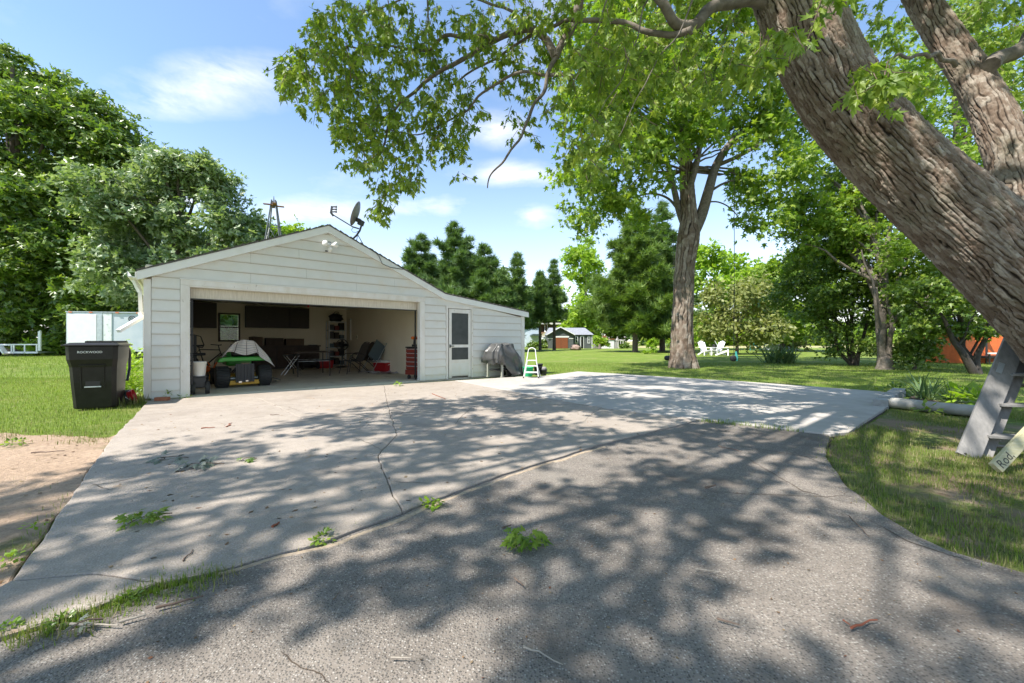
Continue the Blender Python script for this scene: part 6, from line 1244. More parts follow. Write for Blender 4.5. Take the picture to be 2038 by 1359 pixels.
for k in range(4): mb = MB(); mb.M = Matrix.Rotation(k * math.pi / 2, 4, 'Z'); mb.box((.26, .11, zp), (.52, .18, .04)); mb.build('platform_board', M['rust'], wm)
mb = MB(); mb.tube([(0, 0, Ht - .4), (0, 0, Ht + .25)], [.06, .015], 6); mb.build('spike', M['steel'], wm)

# charcoal shed, white shed, boulder
kS = 57 / FPX
def shed_pt(px): return (px - 1134) * kS
sh = thing('garden_shed', 'charcoal garden shed with white trim and brown double doors far across the lawn', 'shed', Vector((P3(1134, 0, 57).x, 57, gz)), 0)
x0, x1, xm = shed_pt(1089), shed_pt(1180), shed_pt(1141); hw_ = 2.0
mb = MB(); mb.b2((x0 + .1, 0, 0), (xm, 1.5, hw_)); mb.b2((x0 + .1, 1.5, 0), (x1, 5, hw_)); mb.b2((xm + .001, .6, 0), (x1, 1.499, hw_)); mb.prism([(x0 + .1, hw_), (xm, hw_), ((x0 + xm) / 2, hw_ + .93)], .0, .12); mb.build('wall', M['greysiding'], sh)
mb = MB(); mb.add([(x0, .4, hw_ - .02), (x1 + .25, .4, hw_ - .02), (x1 - .65, 2.8, hw_ + 1.05), (x0 + .5, 2.8, hw_ + 1.05), (x1 + .25, 5.2, hw_ - .02), (x0, 5.2, hw_ - .02)], [(0, 1, 2, 3), (3, 2, 4, 5), (1, 4, 2), (0, 3, 5)]); mb.build('roof', M['greyroof'], sh)
xc = (x0 + xm) / 2
mb = MB(); mb.prism([(x0 - .12, hw_ - .08), (xc, hw_ + 1.02), (xm + .22, hw_ - .08), (xm + .22, hw_ - .0), (xc, hw_ + 1.10), (x0 - .12, hw_ + .0)], -.28, 2.6); mb.build('gable_roof', M['greyroof'], sh)
mb = MB(); mb.prism([(x0 - .12, hw_ - .12), (xc, hw_ + .98), (xm + .22, hw_ - .12), (xm + .22, hw_ + .0), (xc, hw_ + 1.13), (x0 - .12, hw_ + .0)], -.34, -.285); mb.b2((x0 + .95, -.05, 1.58), (xm - .6, .0, 1.78)); mb.b2((x0 + .1, -.04, 1.38), (x0 + .95, .0, 1.48)); mb.b2((xm - .6, -.04, 1.38), (xm, .0, 1.48)); mb.b2((x0 + .88, -.05, 0), (x0 + .98, .0, 1.6)); mb.b2((x1 - .06, .55, 0), (x1 + .04, .62, hw_)); mb.build('white_trim', M['wpaint'], sh)
for k in range(2): mb = MB(); xa = x0 + 1.0 + k * .98; mb.b2((xa, -.05, .05), (xa + .95, -.005, 1.57)); mb.build('door_leaf', M['brownwood'], sh)
for a, b in ((1146, 1151.5), (1171, 1176)):
    f = MB(); f.b2((shed_pt(a), .54, .75), (shed_pt(b), .59, 1.78)); f = f.build('window', M['wpaint'], sh); mb = MB(); xw0, xw1 = shed_pt(a) + .08, shed_pt(b) - .08
    for z in (.85, 1.31): mb.b2((xw0, .53, z), (xw1, .538, z + .40))
    mb.build('pane', M['glass'], f)
f = MB(); f.b2((shed_pt(1156.5), .54, 0), (shed_pt(1163.5), .59, 1.80)); f = f.build('side_door', M['wpaint'], sh); mb = MB(); mb.b2((shed_pt(1157.6), .53, .02), (shed_pt(1162.4), .538, 1.70)); mb.build('door_panel', M['black'], f)
ws = thing('garden_shed', 'white metal shed with a rusty brown roof right of the charcoal shed', 'shed', Vector((P3(1200, 0, 58).x, 58, gz)), 0); k2 = 58 / FPX
mb = MB(); mb.b2((-.1, 0, 0), (22 * k2, 2.4, 1.22)); mb.build('wall', M['whitewall'], ws); mb = MB(); mb.b2((22 * k2 + .002, .05, 0), (22 * k2 + 1.0, 2.3, 1.3)); mb.build('side_wall', M['cinder'], ws)
mb = MB(); mb.prism([(-.2, 1.22), (22 * k2 + .1, 1.30), (22 * k2 + .1, 1.42), (-.2, 1.40)], -.1, 2.5); mb.b2((.1, .2, 1.40), (.55, .8, 1.86)); mb.build('roof', M['rust'], ws)
mb = MB(); mb.bar((.9, -.01, .05), (.8, -.01, 1.15), .03, .02); mb.box((.95, -.015, .7), (.03, .02, .3)); mb.build('door_seam', M['galv'], ws)
ar = thing('garden_arbour', 'small pale wooden arbour standing at the right end of the white shed', 'arbour', Vector((P3(1230, 0, 57.5).x, 57.5, gz)))
mb = MB()
for x in (0, .35, .7): mb.b2((x, 0, 0), (x + .06, .06, 1.2))
mb.b2((-.1, -.02, 1.2), (.9, .5, 1.26)); mb.build('frame', M['cooler_lid'], ar)
bo = tag(MB().ball((0, 0, .26), (.60, .45, .36), 18, 12, .45, 5).build('boulder', M['boulder']), 'pinkish brown boulder on the lawn in front of the charcoal shed', 'boulder'); bo.location = (P3(1145.5, 0, 47).x, 47, gz)
sw = thing('stone_wall', 'low grey stone wall between the charcoal shed and the light green bush', 'wall', Vector((P3(1180, 0, 57.2).x, 57.2, gz)))
for r_ in range(3):
    for c in range(3): mb = MB(); mb.box((.2 + c * .40 + .1 * (r_ % 2), 0, .12 + r_ * .22), (.37, .3, .205)); mb.build('stone', M['stone'], sw, bevel=.03)
# neighbour's house and outbuilding
ho = thing('house', 'pale blue two-storey house with a wooden balcony behind the garage', 'house', Vector((P3(1075, 0, 72).x, 72, gz)), R(6)); k3 = 72 / FPX
hx = lambda px: (px - 1075) * k3; hz = lambda py: EYE + (CY - py) * k3
mb = MB(); mb.b2((hx(1020), 0, 0), (hx(1072), 7, hz(652))); mb.build('wall', M['bluewall'], ho); mb = MB(); mb.b2((hx(1072.1), 1.4, 0), (hx(1118), 7, hz(645))); mb.build('rear_wall', M['card'], ho)
mb = MB(); mb.prism([(hx(1016), hz(654)), (hx(1048), hz(640)), (hx(1120), hz(642)), (hx(1122), hz(645)), (hx(1050), hz(644)), (hx(1016), hz(657))], -.4, 7.4); mb.build('roof', M['cooler_lid'], ho)
mb = MB(); mb.prism([(hx(1054), hz(667)), (hx(1058), hz(664)), (hx(1072), hz(664.5)), (hx(1072), hz(668))], -2.0, -.01); mb.build('porch_roof', M['greenroof'], ho)
mb = MB(); mb.b2((hx(1072.2), 0, hz(662)), (hx(1113), 1.39, hz(660))); mb.build('balcony_floor', M['deckwood'], ho)
mb = MB(); mb.b2((hx(1090), -.02, hz(655.5)), (hx(1113), .04, hz(654.6)))
for i in range(12): mb.b2((hx(1090.5 + i * 1.9), -.01, hz(660)), (hx(1091.2 + i * 1.9), .03, hz(655.5)))
mb.build('balustrade', M['deckwood'], ho)
for px in (1084, 1089, 1104, 1113): mb = MB(); mb.b2((hx(px), -.02, hz(662)), (hx(px + .9), .06, hz(645))); mb.build('post', M['cooler_lid'], ho)
for a, b in ((1085.3, 1088), (1093, 1097)): mb = MB(); mb.b2((hx(a), 1.36, hz(660)), (hx(b), 1.398, hz(648))); mb.build('window', M['glass'], ho)
mb = MB(); mb.bar((hx(1083), -.5, hz(658)), (hx(1087), -1.2, hz(664)), .14, .14); mb.bar((hx(1089.5), -.5, hz(658)), (hx(1092), -1.2, hz(664)), .14, .14); mb.build('stair_rail', M['wpaint'], ho)
ob = thing('outbuilding', 'white outbuilding with a tan roof beside the charcoal shed', 'building', Vector((P3(1068, 0, 64).x, 64, gz)), R(4)); k4 = 64 / FPX
ox = lambda px: (px - 1068) * k4; oz = lambda py: EYE + (CY - py) * k4 - gz
mb = MB(); mb.b2((ox(1081), .0, 0), (ox(1109), 4.5, oz(671.5))); mb.prism([(ox(1081), 0), (ox(1093), 0), (ox(1093), oz(671)), (ox(1081), oz(671))], -.4, -.001); mb.build('wall', M['whitewall'], ob)
mb = MB(); mb.prism([(ox(1077), oz(667.5)), (ox(1084), oz(661)), (ox(1093), oz(667)), (ox(1093), oz(671)), (ox(1081), oz(671))], -.45, -.401); mb.build('gable', M['rawwood'], ob)
mb = MB(); mb.add([(ox(1084), -.5, oz(660.8)), (ox(1114), -.5, oz(662.2)), (ox(1112), -.5, oz(671)), (ox(1092), -.5, oz(669.5)), (ox(1084), 4.5, oz(660.8)), (ox(1114), 4.5, oz(662.2)), (ox(1112), 4.5, oz(672)), (ox(1092), 4.5, oz(671.2))], [(0, 1, 2, 3), (4, 7, 6, 5), (0, 4, 5, 1), (1, 5, 6, 2), (2, 6, 7, 3), (3, 7, 4, 0)]); mb.build('roof', M['tanroof'], ob)
mb = MB(); mb.b2((ox(1094), -.06, .1), (ox(1105), -.002, oz(672.5))); mb.build('garage_door', M['bluewall'], ob)
mb = MB(); mb.b2((ox(1077.5), -.50, oz(668.2)), (ox(1112), -.46, oz(670.5) + .0)); mb.build('fascia', M['cooler_lid'], ob)
br_ = thing('blue_banner', 'bright blue and white banner on a pole above the charcoal shed roof', 'banner', Vector((P3(1117, 0, 66).x, 66, gz)))
mb = MB(); mb.tube([(0, 0, 0), (0, 0, 3.3)], .03, 6); mb.build('pole', M['galv'], br_); mb = MB(); mb.b2((-.1, -.03, 1.4), (.28, .0, 2.5)); mb.build('cloth', mat('blue_cloth', (.03, .22, .55), .6), br_)

# white garden chairs
def adirondack(lbl, loc, rz):
    c = thing('garden_chair', lbl, 'chair', loc, rz, 'white garden chairs'); th_ = R(28)
    for i in range(5):
        x = (i - 2) * .115; h = (.78, .86, .90, .86, .78)[i]; mb = MB(); mb.bar((x * .9, .18, .32), (x * 1.05, .18 + h * math.sin(th_), .32 + h * math.cos(th_)), .10, .02, (0, 1, 0)); mb.build('back_slat', M['wpaint'], c)
    mb = MB()
    for i in range(5): mb.box((0, -.28 + i * .115, .40 - i * .028), (.54, .10, .02))
    mb.build('seat', M['wpaint'], c)
    mb = MB(); mb.box((0, .42, .72), (.56, .03, .07)); mb.build('back_rail', M['wpaint'], c)
    for x in (-.31, .31):
        mb = MB(); mb.box((x, .02, .60), (.13, .72, .024)); mb.build('armrest', M['wpaint'], c); mb = MB(); mb.bar((x * .93, -.30, 0), (x * .93, -.30, .59), .03, .10, (0, 1, 0)); mb.build('front_leg', M['wpaint'], c); mb = MB(); mb.bar((x * .9, -.32, .38), (x * .9, .55, .03), .03, .11); mb.build('rear_leg', M['wpaint'], c)
def gl_(px, py): q = G(px, py); q.z = gz; return q
adirondack('white slatted garden chair facing the camera, right of the maple trunk', gl_(1404, 705.8), R(8))
adirondack('white slatted garden chair seen from the side, leftmost of the pair turned right', gl_(1427, 705.6), R(-68))
adirondack('white slatted garden chair at the right of the group, its reclined back nearest the willow', gl_(1440, 706), R(62))
t = thing('garden_table', 'small white side table with a dark pot between the garden chairs', 'table', gl_(1421, 705)); mb = MB(); mb.box((0, 0, .55), (.5, .5, .03)); mb.build('tabletop', M['wpaint'], t)
for x in (-.2, .2):
    for y in (-.2, .2): mb = MB(); mb.b2((x - .02, y - .02, 0), (x + .02, y + .02, .535)); mb.build('leg', M['wpaint'], t)
po = thing('plant_pot', 'dark plant pot on the small white garden table', 'pot', gl_(1421, 705) + Vector((0, 0, .566))); mb = MB(); mb.lathe([(.10, 0), (.15, .24), (.16, .26), (.13, .26), (.12, .22), (.01, .2)], 14); mb.build('pot', M['dkmetal'], po)
# rope swing and hanging tyre below the maple
rs = thing('rope_swing', 'long rope with a round black disc and teal grip hanging over the right lawn', 'rope swing', P3(1461, 330, 15.5)); zz0 = P3(1461, 712, 15.5).z - rs.location.z
mb = MB(); mb.tube([(0, 0, 0), (.01, 0, zz0 * .5), (-.01, 0, zz0)], .011, 6); mb.build('rope', M['black'], rs)
mb = MB(); mb.lathe([(.02, -.05), (.115, -.045), (.125, 0), (.115, .045), (.02, .05)], 20, (-.03, 0, zz0 - .02), 'Y'); mb.build('disc', M['rubber'], rs); mb = MB(); mb.tube([(.07, 0, zz0 + .25), (.10, 0, zz0 + .02), (.09, 0, zz0 - .12)], [.03, .06, .04], 8); mb.build('grip', M['teal'], rs)
ty = thing('tyre_swing', 'black tyre hung flat on thin ropes behind the maple trunk', 'tyre swing', P3(1340, 712.5, 18.2)); mb = MB(); mb.torus((0, 0, 0), .28, .115, 'Z', 28, 10); mb.build('tyre', M['rubber'], ty)
mb = MB()
for a in (0, 2.1, 4.2): mb.tube([(.28 * math.cos(a), .28 * math.sin(a), .10), (.0, 0, 1.3)], .008, 5, False)
mb.tube([(0, 0, 1.3), (0, 0, 5.6)], .010, 5, False); mb.build('rope', M['rope'], ty)
# pool, slide
pl = thing('garden_pool', 'round pale above-ground pool at the far right edge of the lawn', 'pool', Vector((P3(1553, 0, 50).x, 50, gz))); mb = MB(); mb.lathe([(1.78, 0), (1.78, .62), (1.86, .62), (1.86, .68), (1.70, .68), (1.70, .3), (.01, .3)], 32); mb.build('wall', M['poolwall'], pl)
mb = MB(); mb.box((-.4, -1.80, .32), (.22, .06, .5)); mb.box((1.0, -1.53, .34), (.2, .06, .46)); mb.build('skimmer', M['dkmetal'], pl)
sd2 = thing('play_slide', 'small teal plastic play slide left of the pale pool', 'slide', Vector((P3(1497, 0, 46).x, 46, gz))); mb = MB(); mb.bar((.0, 0, .9), (.5, -.8, .1), .4, .05); mb.build('chute', M['teal'], sd2); mb = MB()
for x in (-.2, .2): mb.bar((x, .05, 0), (x, .0, 1.1), .06, .06, (0, 1, 0))
for z in (.3, .6): mb.box((0, .04, z), (.4, .05, .05))
mb.build('ladder', M['teal'], sd2)
# orange shed and trailer on the right
og = G(1912, 722); os_ = thing('orange_shed', 'orange board-sided shed behind the V-shaped double trunk', 'shed', Vector((og.x, og.y, gz)), R(4)); kO = og.y / FPX
wx = 55 * kO; hO = 1.62
mb = MB(); mb.b2((.03, .03, 0), (wx - .02, 1.7, hO)); mb.build('core', M['dkwood'], os_)
for i in range(9): mb = MB(); mb.b2((0, .032 + i * .185, .02), (.028, .032 + (i + 1) * .185 - .008, hO)); mb.build('board', M['orangewall'], os_)
nb_ = 9
for i in range(nb_): mb = MB(); a = wx / nb_; mb.b2((i * a + .004, 0, .02), ((i + 1) * a - .004, .028 - .006 * (i % 2), hO)); mb.build('board', M['orangewall'], os_)
mb = MB(); mb.prism([(-.15, hO - .02), (wx / 2, hO + .6), (wx + .15, hO - .02), (wx + .15, hO + .05), (wx / 2, hO + .68), (-.15, hO + .05)], -.2, 1.9); mb.build('roof', M['greyroof'], os_)
mb = MB(); mb.prism([(.02, hO), (wx - .02, hO), (wx / 2, hO + .58)], .0, .03); mb.build('gable', M['greysiding'], os_)
mb = MB(); mb.b2((wx - .04, -.02, 0), (wx + .06, .06, hO)); mb.build('corner_post', M['dkmetal'], os_)
fO = thing('orange_fence', 'orange board fence running right from the orange shed', 'fence', os_.location + Vector((wx + .1, .35, 0)), R(4))
for i in range(22): mb = MB(); mb.b2((i * .17 + .003, 0, .05), ((i + 1) * .17 - .003, .022, 1.35 + .02 * (i % 3))); mb.build('board', M['orangewall'], fO)
mb = MB(); mb.b2((0, .023, .3), (3.74, .06, .38)); mb.b2((0, .023, 1.1), (3.74, .06, 1.18)); mb.build('rail', M['deckwood'], fO)
u2 = thing('utility_trailer', 'black flat trailer with a pale rail parked in front of the orange fence', 'trailer', G(1968, 724) + Vector((0, 0, gz)), R(-2)); kT = u2.location.y / FPX
mb = MB(); mb.b2((0, 0, .50), (2.6, .05, .57)); mb.build('rail', M['cooler_lid'], u2); mb = MB(); mb.b2((0, .05, .30), (2.6, 1.4, .40)); mb.b2((.03, 0, .02), (.08, .05, .5)); mb.b2((1.3, 0, .30), (1.35, .05, .5)); mb.build('bed', M['black'], u2)
mb = MB(); mb.lathe([(.08, -.09), (.25, -.09), (.26, 0), (.25, .09), (.08, .09)], 18, (.78, -.1, .26), 'Y'); mb.build('wheel', M['rubber'], u2)

# ------------------------------------------------------------------ planting bed by the pad
bed = thing('planting_bed', 'raised bed edged by a thick pale rail and cinder blocks beside the pad', 'planting bed', G(1775, 808) + Vector((0, 0, -.03)))
ra, rb_ = Vector((0, 0, .085)), G(1985, 831) - G(1775, 808); rb_.z = .085
mb = MB(); ps = [ra.lerp(rb_, t / 10) + Vector((0, .012 * math.sin(t * 1.7), .004 * math.sin(t))) for t in range(11)]; mb.tube([ps[0] + Vector((-.06, .04, -.01))] + ps, [.05] + [.085] * 11, 14); mb.build('front_rail', M['pvc'], bed)
rc_ = G(1805, 781) - G(1772, 805); rc_.z = 0
for i in range(5):
    p = Vector((-.05, .12, .05)) + rc_ * (i / 4.6); mb = MB(); mb.box(p, (.19, .36, .17), (0, 0, math.atan2(rc_.y, rc_.x) - math.pi / 2)); mb.build('cinder_block', M['cinder'], bed, bevel=.008)
mb = MB(); q = rc_ * 1.02; mb.tube([(q.x + .12, q.y - .1, 0), (q.x + .12, q.y - .1, .22)], .05, 10); mb.build('corner_post', M['pvc'], bed)
sq = [ra + Vector((.1, .1, 0)), rb_ + Vector((0, .1, 0)), rb_ + Vector((.8, 1.8, 0)), rc_ + Vector((.3, 0, 0))]
so2 = sheet('bed_soil', [bed.location + Vector((v.x, v.y, 0)) for v in sq], .03, M['soil'], .05, amp=.06, kind='structure')
def blades_plant(name, label, cat, loc, n, ln, wd, m_, spread=.10, tiltm=.8):
    o = thing(name, label, cat, loc); P_ = rng.normal(size=(n, 3)) * np.array([spread, spread, 0]); a = rng.random(n) * 6.283; ti = rng.random(n) * tiltm
    yd = np.stack([np.cos(a) * np.sin(ti), np.sin(a) * np.sin(ti), np.cos(ti)], -1); nr = np.stack([-np.cos(a) * np.cos(ti), -np.sin(a) * np.cos(ti), np.sin(ti)], -1)
    T, F = TPL['blade']; T2_ = T.copy(); T2_[:, 0] *= wd / .07; TPL['tmp'] = (T2_, F); leaves('blades', 'tmp', P_, yd, -nr, ln * (.6 + .5 * rng.random(n)), M[m_], o); return o
blades_plant('yucca', 'large spiky yucca in the bed behind the pale rail', 'plant', G(1843, 797), 60, .62, .055, 'yucca', .08, 1.05)
blades_plant('yucca', 'smaller spiky yucca right of the large one in the bed', 'plant', G(1893, 797), 34, .50, .05, 'yucca', .06, 1.0)
blades_plant('spiky_plant', 'dark clump of upright blades on the lawn right of the rope swing', 'plant', gl_(1551, 721), 130, 1.0, .10, 'yucca', .28, .75)
blades_plant('spiky_plant', 'thin clump of upright blades beside the dark clump on the lawn', 'plant', gl_(1574, 720), 40, .95, .07, 'yucca', .13, .5)
def low_plant(name, lbl, loc, r, h, n, size, m_, kind='leaf'):
    o = thing(name, lbl, 'plant', loc); d = rdir(n); d[:, 2] = np.abs(d[:, 2]); P_ = d * np.array([r, r, h]) * (.4 + .6 * rng.random((n, 1))); leaves('foliage', kind, P_, unit(d + rng.normal(size=(n, 3)) * .4 - np.array([0, 0, .3])), unit(d * .4 + np.array([0, 0, 1]) + rng.normal(size=(n, 3)) * .3), size * (.7 + .6 * rng.random(n)), M[m_], o); return o
low_plant('hosta', 'leafy green hosta at the right of the bed', G(1938, 800), .32, .26, 70, .20, 'bright')
low_plant('groundcover_plant', 'dark low plant behind the cinder blocks of the bed', G(1788, 781), .32, .18, 130, .09, 'dark')
low_plant('weed', 'broad-leaved weed against the front of the pale rail', G(1848, 819), .13, .12, 26, .10, 'maple')
low_plant('leafy_weed', 'bright green weeds filling the strip beside the garage and trash cart', GA(-.98, .75), .30, .85, 700, .085, 'bright')
low_plant('leafy_weed', 'tall bright weeds along the garage side wall behind the trash cart', GA(-1.05, 2.0), .42, 1.1, 800, .095, 'bright')
low_plant('leafy_weed', 'dark weeds at the foot of the corner board', GA(-.78, .10), .22, .22, 90, .07, 'dark')
low_plant('weed', 'small weed growing at the foot of the left door casing', GA(-.06, -.06), .09, .07, 22, .06, 'dark')
low_plant('weed', 'thin weed on the siding left of the door casing', GA(-.30, -.05), .05, .17, 16, .05, 'dark')
low_plant('weed', 'bright weed in the joint before the right end of the garage opening', G(791, 768), .10, .09, 26, .07, 'bright')

# ------------------------------------------------------------------ old ladder and lettered board against the leaning maple
ld = thing('wooden_ladder', 'old grey wooden stepladder folded and leaned against the big maple', 'ladder', G(1925, 904) + Vector((0, 0, -.03)))
upv = Vector((.72, .28, 1.0)); upv_n = upv.normalized(); sd_ = Vector((.80, -.25, 0)).normalized(); dp_ = sd_.cross(upv_n).normalized()
if dp_.y < 0: dp_ = -dp_
def rail(off, wd, th_, ln, nm, taper=0):
    mb = MB(); a = off; b = off + upv_n * ln + sd_ * taper; mb.bar(a, b, wd, th_, dp_); return mb.build(nm, M['oldwood'], ld, bevel=.003)
W = .165
rail(Vector((0, 0, 0)), W, .032, 2.1, 'front_rail', .05)
rail(sd_ * .175 + dp_ * .10, .085, .032, 2.1, 'rear_rail', .05)
rail(sd_ * .58 + dp_ * .03, .10, .032, 2.1, 'front_rail', -.05)
rail(sd_ * .62 + dp_ * .14, .085, .032, 2.1, 'rear_rail', -.05)
for z in (.26, .62, .98, 1.34): 
    mb = MB(); c = upv_n * z + dp_ * .02; mb.bar(c + sd_ * .07, c + sd_ * .60, .15, .026, (0, 0, 1)); mb.build('step', M['oldwood'], ld, bevel=.003)
for z in (.18, .9): mb = MB(); c = upv_n * z + dp_ * .13; mb.bar(c + sd_ * .22, c + sd_ * .62, .02, .05, dp_); mb.build('brace', M['oldwood'], ld)
mb = MB()
for o_ in (Vector((0, 0, 0)) + upv_n * .035 - sd_ * .03, sd_ * .175 + dp_ * .10 + upv_n * .03): mb.ball(o_ - dp_ * .018, .010, 8, 6)
mb.build('bolt', M['black'], ld)
mb = MB(); c = upv_n * .98 - dp_ * .0175 - sd_ * .01; mb.bar(c, c + upv_n * .12, .045, .002, dp_); mb.build('worn_label', M['galv'], ld)
bd = thing('lettered_board', 'short pale board with hand lettering leaning at the foot of the big maple', 'board', G(1991, 938) + Vector((0, 0, -.012)))
bdv = Vector((.55, .14, .36)).normalized(); face = Vector((-.35, -.93, .10)); face = (face - bdv * face.dot(bdv)).normalized(); bup = face.cross(bdv).normalized()
if bup.z < 0: bup = -bup
mb = MB(); c = bdv * .45 + bup * .045; m3 = Matrix((bdv, -face, bup)).transposed(); mb.box(c, (.9, .038, .088), m3); mb.build('plank', M['rawwood'], bd, bevel=.003)
rot = Matrix((bdv, bup, face)).transposed().to_euler()
text('lettering', 'Rod,', .095, M['ink'], bdv * .115 + bup * .045 + face * .0195, rot, bd, .0006)

# ------------------------------------------------------------------ fallen leaves and twigs on the paving
def sprig(lbl, px, py, n, r, ls, m_='maple2', flat=.05, asp=1.0, rz=0):
    o = thing('leaf_sprig', lbl, 'fallen leaves', G(px, py), rz, 'leaf sprigs fallen on the drive'); a = rng.random(n) * 6.283; q = np.sqrt(rng.random(n)) * r
    P_ = np.stack([np.cos(a) * q * asp, np.sin(a) * q * .62, .02 + flat * rng.random(n)], -1); yd = np.stack([np.cos(a) + rng.normal(size=n) * .4, np.sin(a) + rng.normal(size=n) * .4 - .5, rng.normal(size=n) * .25 - .12], -1)
    leaves('leaves', 'maple', P_, yd, np.stack([rng.normal(size=n) * .45, rng.normal(size=n) * .45 - .2, np.ones(n)], -1), ls * (.7 + .5 * rng.random(n)), M[m_], o)
    mb = MB(); mb.tube([(r * asp * 1.25, .05, .012), (r * .4, .02, .03), (-r * .2, 0, .03), (-r * .7, -.02, .012)], [.0035, .003, .003, .002], 6); mb.build('stem', M['twig'], o); return o
sprig('fresh green maple sprig in the middle of the front paving', 1048, 1088, 46, .085, .062, 'maple2', .07, 1.2)
sprig('dark green maple sprig on the left concrete slab', 283, 1040, 40, .085, .058, 'maple', .05, 1.2, .5)
sprig('dried grey leaf heap in the shade on the left slab', 394, 929, 15, .15, .10, 'deadleaf', .03, 1.0)
sprig('pale curled leaf pile left of the dried leaf heap', 330, 916, 9, .13, .09, 'deadleaf', .02, 1.0)
sprig('small dark leaf pair far out on the left slab', 490, 918, 4, .05, .08, 'dark', .02)
sprig('pale wilted leaf lying beside the sticks near the bottom left', 158, 1256, 4, .025, .045, 'deadleaf', .012, 1.2)
low_plant('weed', 'broadleaf plantain weed in the joint between slab and front paving', G(645, 1071), .06, .03, 40, .035, 'maple2')
low_plant('weed', 'grassy weed in the joint at the end of the long crack', G(858, 1004), .07, .035, 60, .035, 'bright')
low_plant('weed', 'weed at the left end of the joint, at the picture edge', G(18, 1248), .03, .025, 40, .02, 'bright')
low_plant('weed', 'weed at the dirt edge left of the slab', G(35, 1108), .06, .03, 30, .028, 'bright')
low_plant('weed', 'small weed on the dirt strip higher up', G(27, 882), .10, .04, 40, .035, 'maple2')
low_plant('weed', 'small weed where the dirt meets the left slab edge', G(66, 1046), .05, .025, 26, .025, 'bright')
tw_n = 0
def twig(lbl, p, q, r=.005, m_='twig', bend=.02):
    a, b = G(*p), G(*q); a.z = b.z = r * .9; ps = wig(a, b, 5, bend); ps = [Vector((v.x, v.y, max(r * .8, .004 + .3 * abs(v.z)))) for v in ps]; c = a
    mb = MB(); mb.tube([v - c for v in ps], [r * (1 - .1 * i) for i in range(6)], 6); o = mb.build('twig', M[m_]); o.location = c; tag(o, lbl, 'twig', 'twigs on the paving')
twig('long brown twig across the paving below the grassy joint', (310, 1212), (405, 1188), .006, 'twig', .015)
twig('pale peeled stick left of the long brown twig', (238, 1240), (290, 1226), .006, 'twig_pale', .004)
twig('thin pale stick at the bottom left beside the joint', (140, 1244), (235, 1247), .005, 'twig_pale', .01)
twig('reddish brown twig on the left slab', (365, 1118), (384, 1095), .004, 'twig', .02)
twig('short dark bark chip on the left slab', (542, 1050), (556, 1041), .008, 'twig_red', .01)
twig('thin twig on the front paving before the green sprig', (1024, 1152), (1042, 1168), .005, 'twig', .005)
twig('twig just behind the green sprig', (1000, 1052), (1018, 1046), .006, 'twig', .006)
twig('pale stick at the bottom of the paving, left of centre', (778, 1311), (818, 1312), .003, 'twig_pale', .003)
twig('long pale twig at the bottom of the paving, right of centre', (1042, 1290), (1120, 1325), .0035, 'twig_pale', .02)
twig('dark twig left of the red twig at lower right', (1427, 1233), (1472, 1246), .004, 'twig', .008)
twig('red brown twig at lower right of the paving', (1694, 1252), (1746, 1236), .005, 'twig_red', .02)
twig('thin red chip left of the red brown twig', (1678, 1236), (1692, 1246), .003, 'twig_red', .004)
twig('dark thin twig on the right of the paving near the grass', (1690, 1028), (1730, 1070), .004, 'twig', .02)
twig('pale grass stalk on the lower middle paving', (1384, 1134), (1436, 1140), .003, 'twig_pale', .01)
twig('twig along the paving crack at upper right', (1430, 888), (1475, 900), .006, 'twig', .05)
twig('dark stick on the paving right of the centre', (1404, 972), (1424, 967), .009, 'twig', .01)
twig('reddish branchlet on the slab before the garage', (400, 853), (428, 851), .007, 'twig_red', .04)
twig('forked reddish twig right of the branchlet before the garage', (450, 850), (462, 842), .007, 'twig_red', .05)
twig('dark twig on the slab before the right side of the garage', (860, 784), (886, 794), .008, 'twig_red', .06)
twig('thin stick on the slab left of the garage centre', (538, 826), (556, 826), .006, 'twig', .02)
twig('fallen dark stick on the left dirt strip', (62, 902), (128, 898), .007, 'twig', .05)
twig('thin stick at the lower left of the paving', (664, 1195), (676, 1180), .003, 'twig', .004)

# ------------------------------------------------------------------ grass
def in_poly(x, y, poly):
    c = np.zeros(len(x), bool); j = len(poly) - 1
    for i in range(len(poly)):
        xi, yi, xj, yj = poly[i][0], poly[i][1], poly[j][0], poly[j][1]
        with np.errstate(divide='ignore', invalid='ignore'): c ^= ((yi > y) != (yj > y)) & (x < (xj - xi) * (y - yi) / (yj - yi + 1e-12) + xi)
        j = i
    return c
def n2d(x, y, s): return np.array([noise.noise(Vector((a * s, b * s, 2.7))) for a, b in zip(x, y)])
def grass(name, label, poly, n, ln, m_, thin=0.0, holes=(), z=-.045, lean=.55, ns=1.1):
    pl_ = [(p[0], p[1]) for p in poly]; xs = [p[0] for p in pl_]; ys = [p[1] for p in pl_]
    x = rng.uniform(min(xs), max(xs), n * 3); y = rng.uniform(min(ys), max(ys), n * 3); xj = x + .06 * rng.normal(size=len(x)); yj = y + .06 * rng.normal(size=len(x)); ok = in_poly(xj, yj, pl_)
    for h in holes: ok &= ~in_poly(xj, yj, [(p[0], p[1]) for p in h])
    x, y = x[ok][:n], y[ok][:n]
    if thin: k = n2d(x, y, ns) + .5 * n2d(x, y, ns * 3.3) > thin + .12 * rng.normal(size=len(x)); x, y = x[k], y[k]
    m = len(x); a = rng.random(m) * 6.283; ti = np.abs(rng.normal(size=m)) * lean; yd = np.stack([np.cos(a) * np.sin(ti), np.sin(a) * np.sin(ti), np.cos(ti)], -1); nr = np.stack([np.cos(a) * np.cos(ti), np.sin(a) * np.cos(ti), -np.sin(ti)], -1)
    o = leaves(name, 'blade', np.stack([x, y, np.full(m, z)], -1), yd, -nr, ln * (.45 + .9 * rng.random(m)), M[m_]); tag(o, label, kind='stuff'); return o
